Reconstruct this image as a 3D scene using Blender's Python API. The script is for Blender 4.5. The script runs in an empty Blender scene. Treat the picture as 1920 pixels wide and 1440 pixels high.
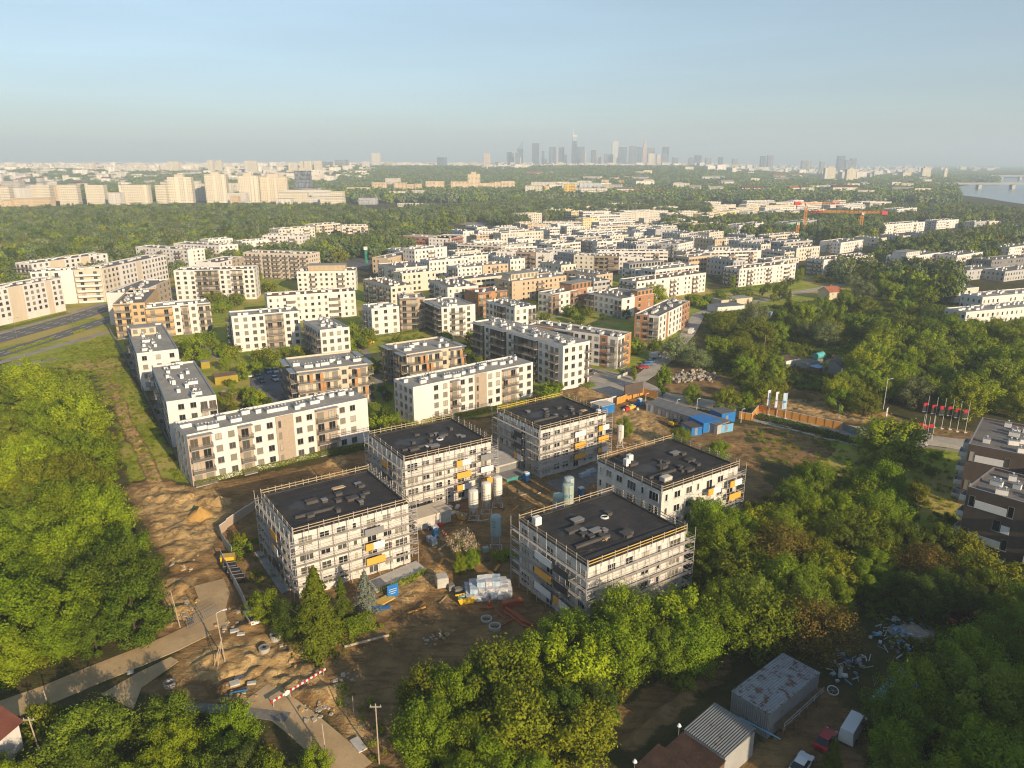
SKY_STR, SUN_STR, EXPO, HAZE = 0.10, 5, 0.55, 0.00021
import bpy, math, random
import numpy as np
from mathutils import Vector, Matrix
R = math.radians
random.seed(11)
rng = np.random.default_rng(11)
S = bpy.context.scene
COL = S.collection

# ---------------------------------------------------------------- survey of the place (camera 72 m up, looking slightly down)
FPX, HY, H = 1390.0, 304.0, 72.0
TH = math.atan((720 - HY) / FPX)
CT, ST = math.cos(TH), math.sin(TH)
def U(px, py, z=0.0):
    """ground position seen at a point of the 1920 x 1440 photograph, at height z"""
    x = (px - 960) / FPX; y = (720 - py) / FPX
    d = (x, CT + y * ST, -ST + y * CT)
    t = (z - H) / d[2]
    return (d[0] * t, d[1] * t)
def zrow(py, yd):
    y = (720 - py) / FPX
    return H + yd * (-ST + y * CT) / (CT + y * ST)
def xcol(px, yd, z=0.0):
    return (px - 960) / FPX * (yd * CT + (H - z) * ST)
def smooth(a, b, x):
    t = np.clip((x - a) / (b - a), 0, 1)
    return t * t * (3 - 2 * t)
def elev_far(x, y):
    """the old town stands on an escarpment beyond the woods; the river lies low to the right"""
    x = np.asarray(x, float); y = np.asarray(y, float)
    side = 1 - smooth(0.20, 0.42, x / np.maximum(y, 1))
    return 40 * smooth(1900, 3600, y) * side + 10 * smooth(4500, 9000, y)

# ---------------------------------------------------------------- mesh builder
class MB:
    def __init__(s): s.v = []; s.f = []; s.m = []; s.uv = None
    def add(s, vs, fs, m=0):
        o = len(s.v); s.v.extend(vs)
        for f in fs: s.f.append(tuple(i + o for i in f)); s.m.append(m)
    def box(s, x0, y0, z0, x1, y1, z1, m=0, mt=None):
        vs = [(x0,y0,z0),(x1,y0,z0),(x1,y1,z0),(x0,y1,z0),(x0,y0,z1),(x1,y0,z1),(x1,y1,z1),(x0,y1,z1)]
        s.add(vs, [(0,3,2,1),(0,1,5,4),(1,2,6,5),(2,3,7,6),(3,0,4,7)], m)
        s.add(vs[4:], [(0,1,2,3)], m if mt is None else mt)
    def obox(s, cx, cy, z0, lx, ly, lz, rz=0.0, m=0, tilt=0.0):
        c, n = math.cos(rz), math.sin(rz); ct, sn = math.cos(tilt), math.sin(tilt)
        vs = []
        for dz in (0, lz):
            for dx, dy in ((-lx/2,-ly/2),(lx/2,-ly/2),(lx/2,ly/2),(-lx/2,ly/2)):
                x2 = dx * ct - dz * sn; z2 = dx * sn + dz * ct
                vs.append((cx + x2*c - dy*n, cy + x2*n + dy*c, z0 + z2))
        s.add(vs, [(0,3,2,1),(0,1,5,4),(1,2,6,5),(2,3,7,6),(3,0,4,7),(4,5,6,7)], m)
    def quad(s, a, b, c, d, m=0): s.add([a,b,c,d], [(0,1,2,3)], m)
    def tube(s, p0, p1, r0, r1=None, n=6, m=0):
        r1 = r0 if r1 is None else r1
        p0, p1 = Vector(p0), Vector(p1); d = (p1 - p0)
        if d.length < 1e-6: return
        d.normalize(); a = d.orthogonal().normalized(); b = d.cross(a)
        vs = []
        for p, r in ((p0, r0), (p1, r1)):
            for i in range(n):
                t = 2 * math.pi * i / n
                q = p + (a * math.cos(t) + b * math.sin(t)) * r; vs.append(tuple(q))
        fs = [(i, (i+1) % n, n + (i+1) % n, n + i) for i in range(n)]
        fs += [tuple(range(n))[::-1], tuple(range(n, 2*n))]
        s.add(vs, fs, m)
    def lathe(s, prof, cx=0, cy=0, n=16, m=0):
        vs = []; fs = []
        for r, z in prof:
            for i in range(n):
                t = 2 * math.pi * i / n; vs.append((cx + r*math.cos(t), cy + r*math.sin(t), z))
        for k in range(len(prof) - 1):
            for i in range(n):
                j = (i + 1) % n; fs.append((k*n+i, k*n+j, (k+1)*n+j, (k+1)*n+i))
        fs.append(tuple(range(n))[::-1]); o = (len(prof)-1)*n; fs.append(tuple(range(o, o+n)))
        s.add(vs, fs, m)
    def prism(s, poly, z0, z1, m=0, mt=None):
        n = len(poly); vs = [(x, y, z0) for x, y in poly] + [(x, y, z1) for x, y in poly]
        s.add(vs, [(i, (i+1) % n, n+(i+1) % n, n+i) for i in range(n)], m)
        s.add(vs, [tuple(range(n, 2*n))], m if mt is None else mt)
        s.add(vs, [tuple(range(n))[::-1]], m)
    def mesh(s, name, mats, smooth=False):
        me = bpy.data.meshes.new(name); me.from_pydata(s.v, [], s.f)
        for q in (mats if isinstance(mats, (list, tuple)) else [mats]): me.materials.append(q)
        if any(s.m): me.polygons.foreach_set('material_index', s.m)
        if s.uv is not None:
            l = me.uv_layers.new(name='UVMap')
            l.data.foreach_set('uv', [c for uv in s.uv for c in uv])
        if smooth: me.polygons.foreach_set('use_smooth', [True] * len(s.f))
        me.update(); return me
    def build(s, name, mats, parent=None, loc=(0,0,0), rz=0.0, smooth=False):
        return place(s.mesh(name, mats, smooth), name, parent, loc, rz)
def place(me, name, parent=None, loc=(0,0,0), rz=0.0, scale=None):
    o = bpy.data.objects.new(name, me); COL.objects.link(o)
    o.location = loc; o.rotation_euler = (0, 0, rz)
    if scale is not None: o.scale = (scale,)*3 if not isinstance(scale, (tuple, list)) else scale
    if parent is not None: o.parent = parent
    return o
def thing(name, label, cat, loc=(0,0,0), rz=0.0, group=None):
    o = bpy.data.objects.new(name, None); COL.objects.link(o)
    o.empty_display_size = 0.3
    o.location = loc; o.rotation_euler = (0, 0, rz)
    o['label'] = label; o['category'] = cat
    if group: o['group'] = group
    return o
def tag(o, label, cat, group=None):
    o['label'] = label; o['category'] = cat
    if group: o['group'] = group
    return o
def kind(o, k): o['kind'] = k; return o
def dup(o, parent=None, loc=None, rz=None):
    c = o.copy(); COL.objects.link(c)
    if parent is not None: c.parent = parent
    if loc is not None: c.location = loc
    if rz is not None: c.rotation_euler = (0, 0, rz)
    return c
def dup_tree(root, loc, rz, label=None, group=None, scale=None):
    r = dup(root, None, loc, rz)
    if label: r['label'] = label
    if group: r['group'] = group
    if scale is not None: r.scale = (scale,)*3 if not isinstance(scale, (tuple, list)) else scale
    for ch in list(root.children):
        c = dup(ch, r)
        for g in list(ch.children): dup(g, c)
    return r

# ---------------------------------------------------------------- materials
MATS = {}
def nn(t, typ, **kw):
    n = t.nodes.new(typ)
    for k, v in kw.items(): setattr(n, k, v)
    return n
def new_mat(name):
    m = bpy.data.materials.new(name); m.use_nodes = True
    t = m.node_tree; t.nodes.clear()
    out = nn(t, 'ShaderNodeOutputMaterial'); b = nn(t, 'ShaderNodeBsdfPrincipled')
    t.links.new(b.outputs[0], out.inputs[0]); MATS[name] = m
    return m, t, b, out
def mixc(t, fac, a, b, mode='MIX'):
    n = nn(t, 'ShaderNodeMix', data_type='RGBA', blend_type=mode)
    for sock, v in ((0, fac), (6, a), (7, b)):
        if hasattr(v, 'node'): t.links.new(v, n.inputs[sock])
        elif sock == 0: n.inputs[0].default_value = v
        else: n.inputs[sock].default_value = (*v, 1) if len(v) == 3 else v
    return n.outputs[2]
def math_(t, op, a, b=None, c=None):
    n = nn(t, 'ShaderNodeMath', operation=op)
    for i, v in enumerate((a, b, c)):
        if v is None: continue
        if hasattr(v, 'node'): t.links.new(v, n.inputs[i])
        else: n.inputs[i].default_value = v
    return n.outputs[0]
def ramp(t, fac, lo, hi):
    n = nn(t, 'ShaderNodeMapRange', interpolation_type='SMOOTHSTEP'); t.links.new(fac, n.inputs[0])
    n.inputs[1].default_value = lo; n.inputs[2].default_value = hi
    return n.outputs[0]
def noise(t, vec, scale, detail=3.0, rough=0.6, dist=0.0):
    n = nn(t, 'ShaderNodeTexNoise'); n.inputs['Scale'].default_value = scale
    n.inputs['Detail'].default_value = detail; n.inputs['Roughness'].default_value = rough
    n.inputs['Distortion'].default_value = dist
    if vec is not None: t.links.new(vec, n.inputs['Vector'])
    return n.outputs[0]
def plain(name, col, rough=0.8, var=0.18, scale=0.6, metal=0.0, spec=0.3, streak=False, bump=0.0):
    """an opaque surface with weathering: two sizes of noise shift its colour"""
    if name in MATS: return MATS[name]
    m, t, b, out = new_mat(name)
    tc = nn(t, 'ShaderNodeTexCoord'); v = tc.outputs['Object']
    if streak:
        mp = nn(t, 'ShaderNodeMapping'); mp.inputs['Scale'].default_value = (1, 1, 0.12); t.links.new(v, mp.inputs[0]); v = mp.outputs[0]
    n1 = noise(t, v, scale, 4.0); n2 = noise(t, v, scale * 7, 2.0)
    f = math_(t, 'MULTIPLY_ADD', n2, 0.4, math_(t, 'MULTIPLY', n1, 0.6))
    f = ramp(t, f, 0.3, 0.7)
    lo = tuple(c * (1 - var) for c in col); hi = tuple(min(1, c * (1 + var * 0.6)) for c in col)
    c = mixc(t, f, lo, hi)
    t.links.new(c, b.inputs['Base Color'])
    b.inputs['Roughness'].default_value = rough; b.inputs['Metallic'].default_value = metal
    b.inputs['Specular IOR Level'].default_value = spec
    if bump:
        bn = nn(t, 'ShaderNodeBump'); bn.inputs['Strength'].default_value = bump; bn.inputs['Distance'].default_value = 0.05
        t.links.new(n2, bn.inputs['Height']); t.links.new(bn.outputs[0], b.inputs['Normal'])
    return m
def ribbed(name, col, axis=0, pitch=0.25, rough=0.5, metal=0.0, var=0.3, rust=0.0, depth=0.04):
    """corrugated sheet"""
    if name in MATS: return MATS[name]
    m, t, b, out = new_mat(name)
    tc = nn(t, 'ShaderNodeTexCoord'); sp = nn(t, 'ShaderNodeSeparateXYZ'); t.links.new(tc.outputs['Object'], sp.inputs[0])
    w = math_(t, 'SINE', math_(t, 'MULTIPLY', sp.outputs[axis], 2 * math.pi / pitch))
    n1 = noise(t, tc.outputs['Object'], 0.5, 5.0, 0.7)
    c = mixc(t, ramp(t, n1, 0.3, 0.7), tuple(q * (1 - var) for q in col), col)
    if rust: c = mixc(t, ramp(t, noise(t, tc.outputs['Object'], 0.9, 4.0, 0.7), 0.62 - rust * 0.1, 0.72 - rust * 0.1), c, (0.12, 0.05, 0.025))
    t.links.new(c, b.inputs['Base Color'])
    bn = nn(t, 'ShaderNodeBump'); bn.inputs['Strength'].default_value = 1.0; bn.inputs['Distance'].default_value = depth
    t.links.new(w, bn.inputs['Height']); t.links.new(bn.outputs[0], b.inputs['Normal'])
    b.inputs['Roughness'].default_value = rough; b.inputs['Metallic'].default_value = metal
    return m

WHITE = plain('white_render', (0.68, 0.65, 0.61), 0.9, 0.10, 0.25, streak=True)
CREAM = plain('cream_render', (0.58, 0.49, 0.37), 0.9, 0.10, 0.25, streak=True)
BEIGE = plain('beige_render', (0.60, 0.53, 0.43), 0.9, 0.10, 0.25, streak=True)
TAN = plain('tan_render', (0.44, 0.34, 0.25), 0.9, 0.12, 0.3)
BRICKTAN = plain('tan_cladding', (0.40, 0.32, 0.24), 0.85, 0.15, 2.0)
ORANGE = plain('orange_render', (0.46, 0.24, 0.10), 0.85, 0.15, 0.4)
TERRA = plain('terracotta_render', (0.38, 0.19, 0.10), 0.85, 0.15, 0.4)
OCHRE = plain('ochre_render', (0.56, 0.38, 0.19), 0.85, 0.15, 0.4)
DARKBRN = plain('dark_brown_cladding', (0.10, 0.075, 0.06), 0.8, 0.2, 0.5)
GREYWALL = plain('grey_render', (0.32, 0.32, 0.31), 0.9, 0.15, 0.3)
LBLOCK = plain('raw_pale_block', (0.62, 0.585, 0.53), 0.95, 0.22, 0.5)
ROOFG = plain('grey_roofing', (0.31, 0.30, 0.27), 0.9, 0.25, 0.15)
ROOFD = plain('dark_roofing', (0.17, 0.155, 0.14), 0.85, 0.25, 0.2)
ROOFBRN = plain('brown_roofing', (0.22, 0.14, 0.085), 0.9, 0.3, 0.25)
HATCHM = plain('hatch_felt', (0.075, 0.07, 0.066), 0.8, 0.3, 0.8)
def felt():
    m, t, b, out = new_mat('black_bitumen'); tc = nn(t, 'ShaderNodeTexCoord'); P = tc.outputs['Object']; sp = nn(t, 'ShaderNodeSeparateXYZ'); t.links.new(P, sp.inputs[0])
    wob = math_(t, 'MULTIPLY_ADD', noise(t, P, 0.8, 2), 0.12, sp.outputs[1]); seam = math_(t, 'LESS_THAN', math_(t, 'FRACT', wob), 0.09)
    row = nn(t, 'ShaderNodeTexWhiteNoise', noise_dimensions='1D'); t.links.new(math_(t, 'FLOOR', wob), row.inputs['W'])
    c = mixc(t, ramp(t, noise(t, P, 0.22, 5, 0.65), 0.35, 0.68), (0.022, 0.021, 0.022), (0.052, 0.047, 0.044))
    c = mixc(t, math_(t, 'MULTIPLY', row.outputs[0], 0.35), c, (0.060, 0.055, 0.052)); c = mixc(t, math_(t, 'MULTIPLY', seam, 0.55), c, (0.012, 0.012, 0.012))
    c = mixc(t, math_(t, 'MULTIPLY', ramp(t, noise(t, P, 0.5, 5, 0.7, 1.5), 0.60, 0.72), 0.7), c, (0.13, 0.11, 0.09))
    t.links.new(c, b.inputs['Base Color']); t.links.new(math_(t, 'MULTIPLY_ADD', ramp(t, noise(t, P, 0.12, 3), 0.5, 0.62), -0.35, 0.8), b.inputs['Roughness']); b.inputs['Specular IOR Level'].default_value = 0.25; return m
BITUMEN = felt()
CAP = plain('metal_cap', (0.30, 0.31, 0.32), 0.45, 0.15, 1.0, metal=0.3)
CONC = plain('concrete', (0.36, 0.34, 0.30), 0.9, 0.25, 0.6)
CONCL = plain('pale_concrete', (0.50, 0.48, 0.43), 0.9, 0.2, 0.6)
CONCD = plain('grey_concrete', (0.20, 0.19, 0.17), 0.9, 0.3, 0.6)
UNIT = plain('white_chimney_render', (0.74, 0.72, 0.68), 0.8, 0.12, 0.8)
RAILD = plain('dark_rail', (0.085, 0.08, 0.075), 0.5, 0.3, 2.0, metal=0.2)
RAILB = plain('grey_brown_rail', (0.17, 0.14, 0.11), 0.6, 0.3, 2.0)
RAILW = plain('white_balustrade', (0.70, 0.68, 0.64), 0.7, 0.12, 1.0)
FRAMEW = plain('white_frame', (0.70, 0.69, 0.67), 0.5, 0.1, 2.0)
FRAMEG = plain('grey_frame', (0.20, 0.19, 0.18), 0.5, 0.1, 2.0)
FRAMEB = plain('brown_frame', (0.16, 0.10, 0.06), 0.5, 0.1, 2.0)
STEEL = plain('scaffold_steel', (0.56, 0.53, 0.49), 0.5, 0.25, 1.5, metal=0.2)
DECKM = plain('scaffold_deck', (0.44, 0.40, 0.35), 0.8, 0.3, 1.0)
WOOD = plain('fresh_timber', (0.44, 0.34, 0.21), 0.8, 0.25, 1.0)
WOODY = plain('yellow_timber', (0.60, 0.40, 0.10), 0.7, 0.2, 1.0)
WOODD = plain('old_timber', (0.16, 0.11, 0.07), 0.9, 0.3, 1.0)
OPANEL = plain('orange_panel', (0.74, 0.36, 0.055), 0.6, 0.12, 0.8)
WPANEL = plain('white_panel', (0.74, 0.72, 0.69), 0.6, 0.08, 0.8)
GPANEL = plain('grey_panel', (0.22, 0.22, 0.22), 0.5, 0.15, 0.8)
DPANEL = plain('dark_panel', (0.05, 0.05, 0.055), 0.5, 0.15, 0.8)
BLUE = plain('blue_paint', (0.02, 0.17, 0.48), 0.45, 0.2, 0.8)
BLUEL = plain('light_blue_paint', (0.16, 0.40, 0.62), 0.5, 0.15, 0.8)
RED = plain('red_paint', (0.55, 0.03, 0.03), 0.45, 0.2, 0.8)
YELLOW = plain('yellow_paint', (0.75, 0.47, 0.03), 0.45, 0.2, 0.8)
ORNG = plain('orange_paint', (0.68, 0.22, 0.03), 0.45, 0.2, 0.8)
ORPIPE = plain('orange_pipe', (0.40, 0.10, 0.035), 0.5, 0.2, 0.8)
GREEN = plain('green_net', (0.05, 0.38, 0.20), 0.8, 0.2, 0.8)
TEAL = plain('teal_marking', (0.03, 0.30, 0.27), 0.6, 0.1, 0.8)
LBLUE = plain('blue_marking', (0.02, 0.27, 0.50), 0.6, 0.1, 0.8)
PALEGRN = plain('pale_green_paint', (0.36, 0.46, 0.40), 0.5, 0.15, 0.6)
SILOW = plain('silo_white', (0.72, 0.68, 0.60), 0.5, 0.15, 0.6, streak=True)
SILOG = plain('silo_blue_grey', (0.36, 0.45, 0.45), 0.5, 0.15, 0.6, streak=True)
FOIL = plain('crumpled_foil', (0.55, 0.56, 0.58), 0.35, 0.35, 1.6, bump=1.0)
BLACK = plain('black_plastic', (0.018, 0.018, 0.02), 0.5, 0.3, 0.8)
TYRE = plain('tyre_rubber', (0.02, 0.02, 0.02), 0.8, 0.2, 2.0)
CARGLASS = plain('car_glass', (0.015, 0.02, 0.025), 0.06, 0.1, 1.0, spec=0.6)
LAMPW = plain('headlamp_glass', (0.7, 0.7, 0.68), 0.2, 0.05, 1.0)
CRANEO = plain('crane_orange', (0.72, 0.27, 0.03), 0.5, 0.15, 0.5)
CRANEG = plain('crane_green', (0.05, 0.38, 0.25), 0.5, 0.15, 0.5)
BARK = plain('bark', (0.075, 0.055, 0.038), 0.95, 0.35, 2.0, bump=0.6)
BARKP = plain('pale_pole_wood', (0.40, 0.33, 0.25), 0.9, 0.25, 1.0)
MASTW = plain('white_mast', (0.72, 0.70, 0.66), 0.5, 0.1, 0.5)
SOILP = plain('excavated_sand', (0.44, 0.29, 0.12), 0.95, 0.25, 0.5, bump=0.7)
SANDY = plain('ochre_sand', (0.50, 0.30, 0.085), 0.95, 0.2, 0.8, bump=0.5)
RUBM = plain('rubble_concrete', (0.42, 0.37, 0.30), 0.95, 0.35, 0.9, bump=0.6)
ROOFRED = plain('red_brown_roof', (0.16, 0.055, 0.035), 0.8, 0.25, 0.7)
BRICK = plain('red_brick', (0.36, 0.13, 0.07), 0.9, 0.2, 0.8)
HEDGEM = None

def glass_mat():
    m, t, b, out = new_mat('window_glass')
    oi = nn(t, 'ShaderNodeObjectInfo'); cr = nn(t, 'ShaderNodeValToRGB'); t.links.new(oi.outputs['Random'], cr.inputs[0])
    e = cr.color_ramp; e.interpolation = 'CONSTANT'
    e.elements[0].position = 0; e.elements[0].color = (0.018, 0.02, 0.02, 1)
    e.elements[1].position = 0.35; e.elements[1].color = (0.075, 0.075, 0.065, 1)
    for p, c in ((0.55, (0.24, 0.22, 0.17, 1)), (0.78, (0.42, 0.38, 0.31, 1)), (0.9, (0.10, 0.085, 0.06, 1))):
        q = e.elements.new(p); q.color = c
    t.links.new(cr.outputs[0], b.inputs['Base Color'])
    b.inputs['Roughness'].default_value = 0.12; b.inputs['Specular IOR Level'].default_value = 0.6
    return m
GLASS = glass_mat()

def facade_mat(name, u0, u1, v0, v1, blank, lit):
    """far walls: openings laid out by bay (u) and storey (v); wall colour from the object's own colour"""
    m, t, b, out = new_mat(name)
    uv = nn(t, 'ShaderNodeUVMap'); sp = nn(t, 'ShaderNodeSeparateXYZ'); t.links.new(uv.outputs[0], sp.inputs[0])
    oi = nn(t, 'ShaderNodeObjectInfo')
    fu = math_(t, 'FRACT', sp.outputs[0]); fv = math_(t, 'FRACT', sp.outputs[1])
    iu = math_(t, 'FLOOR', sp.outputs[0]); iv = math_(t, 'FLOOR', sp.outputs[1])
    def wn(x, y, z):
        c = nn(t, 'ShaderNodeCombineXYZ')
        for i, q in enumerate((x, y, z)):
            if hasattr(q, 'node'): t.links.new(q, c.inputs[i])
            else: c.inputs[i].default_value = q
        w = nn(t, 'ShaderNodeTexWhiteNoise', noise_dimensions='3D'); t.links.new(c.outputs[0], w.inputs[0]); return w.outputs[0]
    col = wn(iu, 3.3, oi.outputs['Random']); cell = wn(iu, iv, oi.outputs['Random'])
    lo = math_(t, 'MULTIPLY_ADD', col, 0.12, u0 - 0.06); hi = math_(t, 'MULTIPLY_ADD', col, -0.16, u1 + 0.08)
    a = math_(t, 'MULTIPLY', math_(t, 'GREATER_THAN', fu, lo), math_(t, 'LESS_THAN', fu, hi))
    c = math_(t, 'MULTIPLY', math_(t, 'GREATER_THAN', fv, v0), math_(t, 'LESS_THAN', fv, v1))
    win = math_(t, 'MULTIPLY', math_(t, 'MULTIPLY', a, c), math_(t, 'GREATER_THAN', col, blank))
    g = nn(t, 'ShaderNodeValToRGB'); t.links.new(cell, g.inputs[0]); e = g.color_ramp; e.interpolation = 'CONSTANT'
    e.elements[0].color = (0.025, 0.025, 0.025, 1); e.elements[1].position = 0.5; e.elements[1].color = (0.07, 0.06, 0.05, 1)
    q = e.elements.new(0.75); q.color = (*lit, 1)
    n1 = noise(t, uv.outputs[0], 0.35, 3.0)
    mul = nn(t, 'ShaderNodeMapRange'); t.links.new(n1, mul.inputs[0]); mul.inputs[3].default_value = 0.86; mul.inputs[4].default_value = 1.08
    vm = nn(t, 'ShaderNodeVectorMath', operation='SCALE'); t.links.new(oi.outputs['Color'], vm.inputs[0]); t.links.new(mul.outputs[0], vm.inputs['Scale'])
    t.links.new(mixc(t, win, vm.outputs[0], g.outputs[0]), b.inputs['Base Color'])
    t.links.new(math_(t, 'MULTIPLY_ADD', win, -0.65, 0.9), b.inputs['Roughness'])
    return m
FAC_P = facade_mat('punched_windows_wall', 0.30, 0.68, 0.30, 0.78, 0.16, (0.34, 0.26, 0.16))
FAC_B = facade_mat('window_band_wall', 0.10, 0.90, 0.36, 0.80, 0.05, (0.40, 0.27, 0.13))
FAC_S = facade_mat('slab_block_wall', 0.24, 0.76, 0.34, 0.74, 0.10, (0.36, 0.30, 0.20))
FAC_G = facade_mat('glazed_tower_wall', 0.05, 0.95, 0.12, 0.92, 0.02, (0.16, 0.22, 0.28))

def leaf_mat(name, a, b_, trans=0.24, hue=0.035, warm=None, raw=False):
    if not raw: a = tuple(q*k for q, k in zip(a, (1.62, 1.62, 0.36))); b_ = tuple(q*k for q, k in zip(b_, (1.52, 1.52, 0.36)))
    m, t, b, out = new_mat(name)
    g = nn(t, 'ShaderNodeNewGeometry'); oi = nn(t, 'ShaderNodeObjectInfo')
    c = mixc(t, g.outputs['Random Per Island'], a, b_)
    if warm is not None: c = mixc(t, math_(t, 'MULTIPLY', ramp(t, oi.outputs['Random'], 0.72, 0.95), 0.6), c, warm)
    hs = nn(t, 'ShaderNodeHueSaturation'); t.links.new(c, hs.inputs['Color'])
    t.links.new(math_(t, 'MULTIPLY_ADD', oi.outputs['Random'], hue, 0.5 - hue * 0.5), hs.inputs['Hue'])
    w = nn(t, 'ShaderNodeTexWhiteNoise', noise_dimensions='1D'); t.links.new(oi.outputs['Random'], w.inputs['W'])
    t.links.new(math_(t, 'MULTIPLY_ADD', w.outputs[0], 0.38, 0.76), hs.inputs['Value'])
    t.links.new(hs.outputs[0], b.inputs['Base Color'])
    b.inputs['Roughness'].default_value = 0.65; b.inputs['Specular IOR Level'].default_value = 0.2
    tr = nn(t, 'ShaderNodeBsdfTranslucent'); t.links.new(hs.outputs[0], tr.inputs[0])
    mx = nn(t, 'ShaderNodeMixShader'); mx.inputs[0].default_value = trans
    t.links.new(b.outputs[0], mx.inputs[1]); t.links.new(tr.outputs[0], mx.inputs[2]); t.links.new(mx.outputs[0], out.inputs[0])
    return m
LEAF_Y = leaf_mat('spring_leaf', (0.12, 0.17, 0.012), (0.24, 0.28, 0.03), warm=(0.26, 0.26, 0.025))
LEAF_G = leaf_mat('green_leaf', (0.082, 0.132, 0.012), (0.17, 0.225, 0.02), warm=(0.20, 0.21, 0.02))
LEAF_D = leaf_mat('dark_leaf', (0.035, 0.065, 0.012), (0.085, 0.12, 0.02), warm=(0.10, 0.095, 0.025))
LEAF_O = leaf_mat('olive_leaf', (0.085, 0.105, 0.013), (0.17, 0.185, 0.025))
LEAF_B = leaf_mat('rusty_leaf', (0.125, 0.095, 0.012), (0.22, 0.17, 0.022), raw=True)
LEAF_W = leaf_mat('silvery_leaf', (0.15, 0.19, 0.06), (0.28, 0.31, 0.12), raw=True)
LEAF_S = leaf_mat('spruce_needles', (0.05, 0.075, 0.010), (0.10, 0.125, 0.018), 0.15)
LEAF_BS = leaf_mat('blue_spruce_needles', (0.17, 0.20, 0.15), (0.33, 0.35, 0.26), 0.15, raw=True)
LEAF_H = leaf_mat('hedge_leaf', (0.09, 0.13, 0.008), (0.17, 0.20, 0.016), 0.2)
LEAF_F = leaf_mat('woodland_leaf', (0.095, 0.155, 0.045), (0.20, 0.265, 0.075), hue=0.05, warm=(0.27, 0.24, 0.08), raw=True)
LEAF_F2 = leaf_mat('pale_woodland_leaf', (0.17, 0.215, 0.09), (0.30, 0.34, 0.14), hue=0.05, raw=True)
PETAL = leaf_mat('pink_blossom', (0.62, 0.36, 0.36), (0.75, 0.58, 0.55), 0.3, raw=True)
# ---------------------------------------------------------------- camera, daylight, air
cam = bpy.data.cameras.new('camera'); co = bpy.data.objects.new('camera', cam); COL.objects.link(co)
co.location = (0, 0, H); co.rotation_euler = (math.pi/2 - TH, 0, 0)
cam.sensor_width = 36; cam.lens = 36 * FPX / 1920; cam.clip_start = 1; cam.clip_end = 80000
S.camera = co
SUN_AZ, SUN_EL = 36.0, 19.0          # the sun stands behind the camera, to the right
w = bpy.data.worlds.new('World'); S.world = w; w.use_nodes = True
nt = w.node_tree; bg = nt.nodes['Background']
sky = nt.nodes.new('ShaderNodeTexSky'); sky.sky_type = 'NISHITA'; sky.sun_disc = False
sky.sun_elevation = R(SUN_EL); sky.sun_rotation = R(180 - SUN_AZ)
sky.altitude = 100; sky.air_density = 1.0; sky.dust_density = 0.5; sky.ozone_density = 1.0
wc = nt.nodes.new('ShaderNodeTexCoord'); ws = nt.nodes.new('ShaderNodeSeparateXYZ'); nt.links.new(wc.outputs['Generated'], ws.inputs[0])
wr = nt.nodes.new('ShaderNodeValToRGB'); wr.color_ramp.elements[0].position = 0.0; wr.color_ramp.elements[0].color = (0.51, 0.645, 0.82, 1); wr.color_ramp.elements[1].position = 0.22; wr.color_ramp.elements[1].color = (1.0, 0.98, 0.95, 1)
q_ = wr.color_ramp.elements.new(0.08); q_.color = (0.65, 0.74, 0.89, 1); nt.links.new(ws.outputs[2], wr.inputs[0])
wm = nt.nodes.new('ShaderNodeMix'); wm.data_type = 'RGBA'; wm.blend_type = 'MULTIPLY'; wm.inputs[0].default_value = 1.0
nt.links.new(sky.outputs[0], wm.inputs[6]); nt.links.new(wr.outputs[0], wm.inputs[7])
wp = nt.nodes.new('ShaderNodeMapping'); wp.inputs['Scale'].default_value = (1.5, 1.5, 14); wn_ = nt.nodes.new('ShaderNodeTexNoise'); wn_.inputs['Scale'].default_value = 2.2; wn_.inputs['Detail'].default_value = 5; wv = nt.nodes.new('ShaderNodeMapRange'); wv.inputs[1].default_value = .3; wv.inputs[2].default_value = .7; wv.inputs[3].default_value = .955; wv.inputs[4].default_value = 1.05
w2 = nt.nodes.new('ShaderNodeVectorMath'); w2.operation = 'SCALE'; nt.links.new(wc.outputs['Generated'], wp.inputs[0]); nt.links.new(wp.outputs[0], wn_.inputs['Vector']); nt.links.new(wn_.outputs[0], wv.inputs[0]); nt.links.new(wm.outputs[2], w2.inputs[0]); nt.links.new(wv.outputs[0], w2.inputs['Scale']); nt.links.new(w2.outputs[0], bg.inputs[0]); bg.inputs[1].default_value = SKY_STR
sl = bpy.data.lights.new('sun', 'SUN'); so = bpy.data.objects.new('sun', sl); COL.objects.link(so)
sl.energy = SUN_STR; sl.angle = R(0.5); sl.color = (1.0, 0.79, 0.54)
sd = Vector((math.sin(R(SUN_AZ)) * math.cos(R(SUN_EL)), -math.cos(R(SUN_AZ)) * math.cos(R(SUN_EL)), math.sin(R(SUN_EL))))
so.rotation_euler = sd.to_track_quat('Z', 'Y').to_euler()
S.view_settings.view_transform = 'Standard'; S.view_settings.look = 'None'
S.view_settings.exposure = EXPO; S.view_settings.gamma = 1
S.render.engine = 'CYCLES'
S.cycles.use_denoising = True; S.cycles.filter_width = 1.15
S.cycles.max_bounces = 4; S.cycles.diffuse_bounces = 2; S.cycles.glossy_bounces = 2
S.cycles.transmission_bounces = 2; S.cycles.transparent_max_bounces = 4; S.cycles.volume_bounces = 1
S.cycles.caustics_reflective = False; S.cycles.caustics_refractive = False

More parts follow.
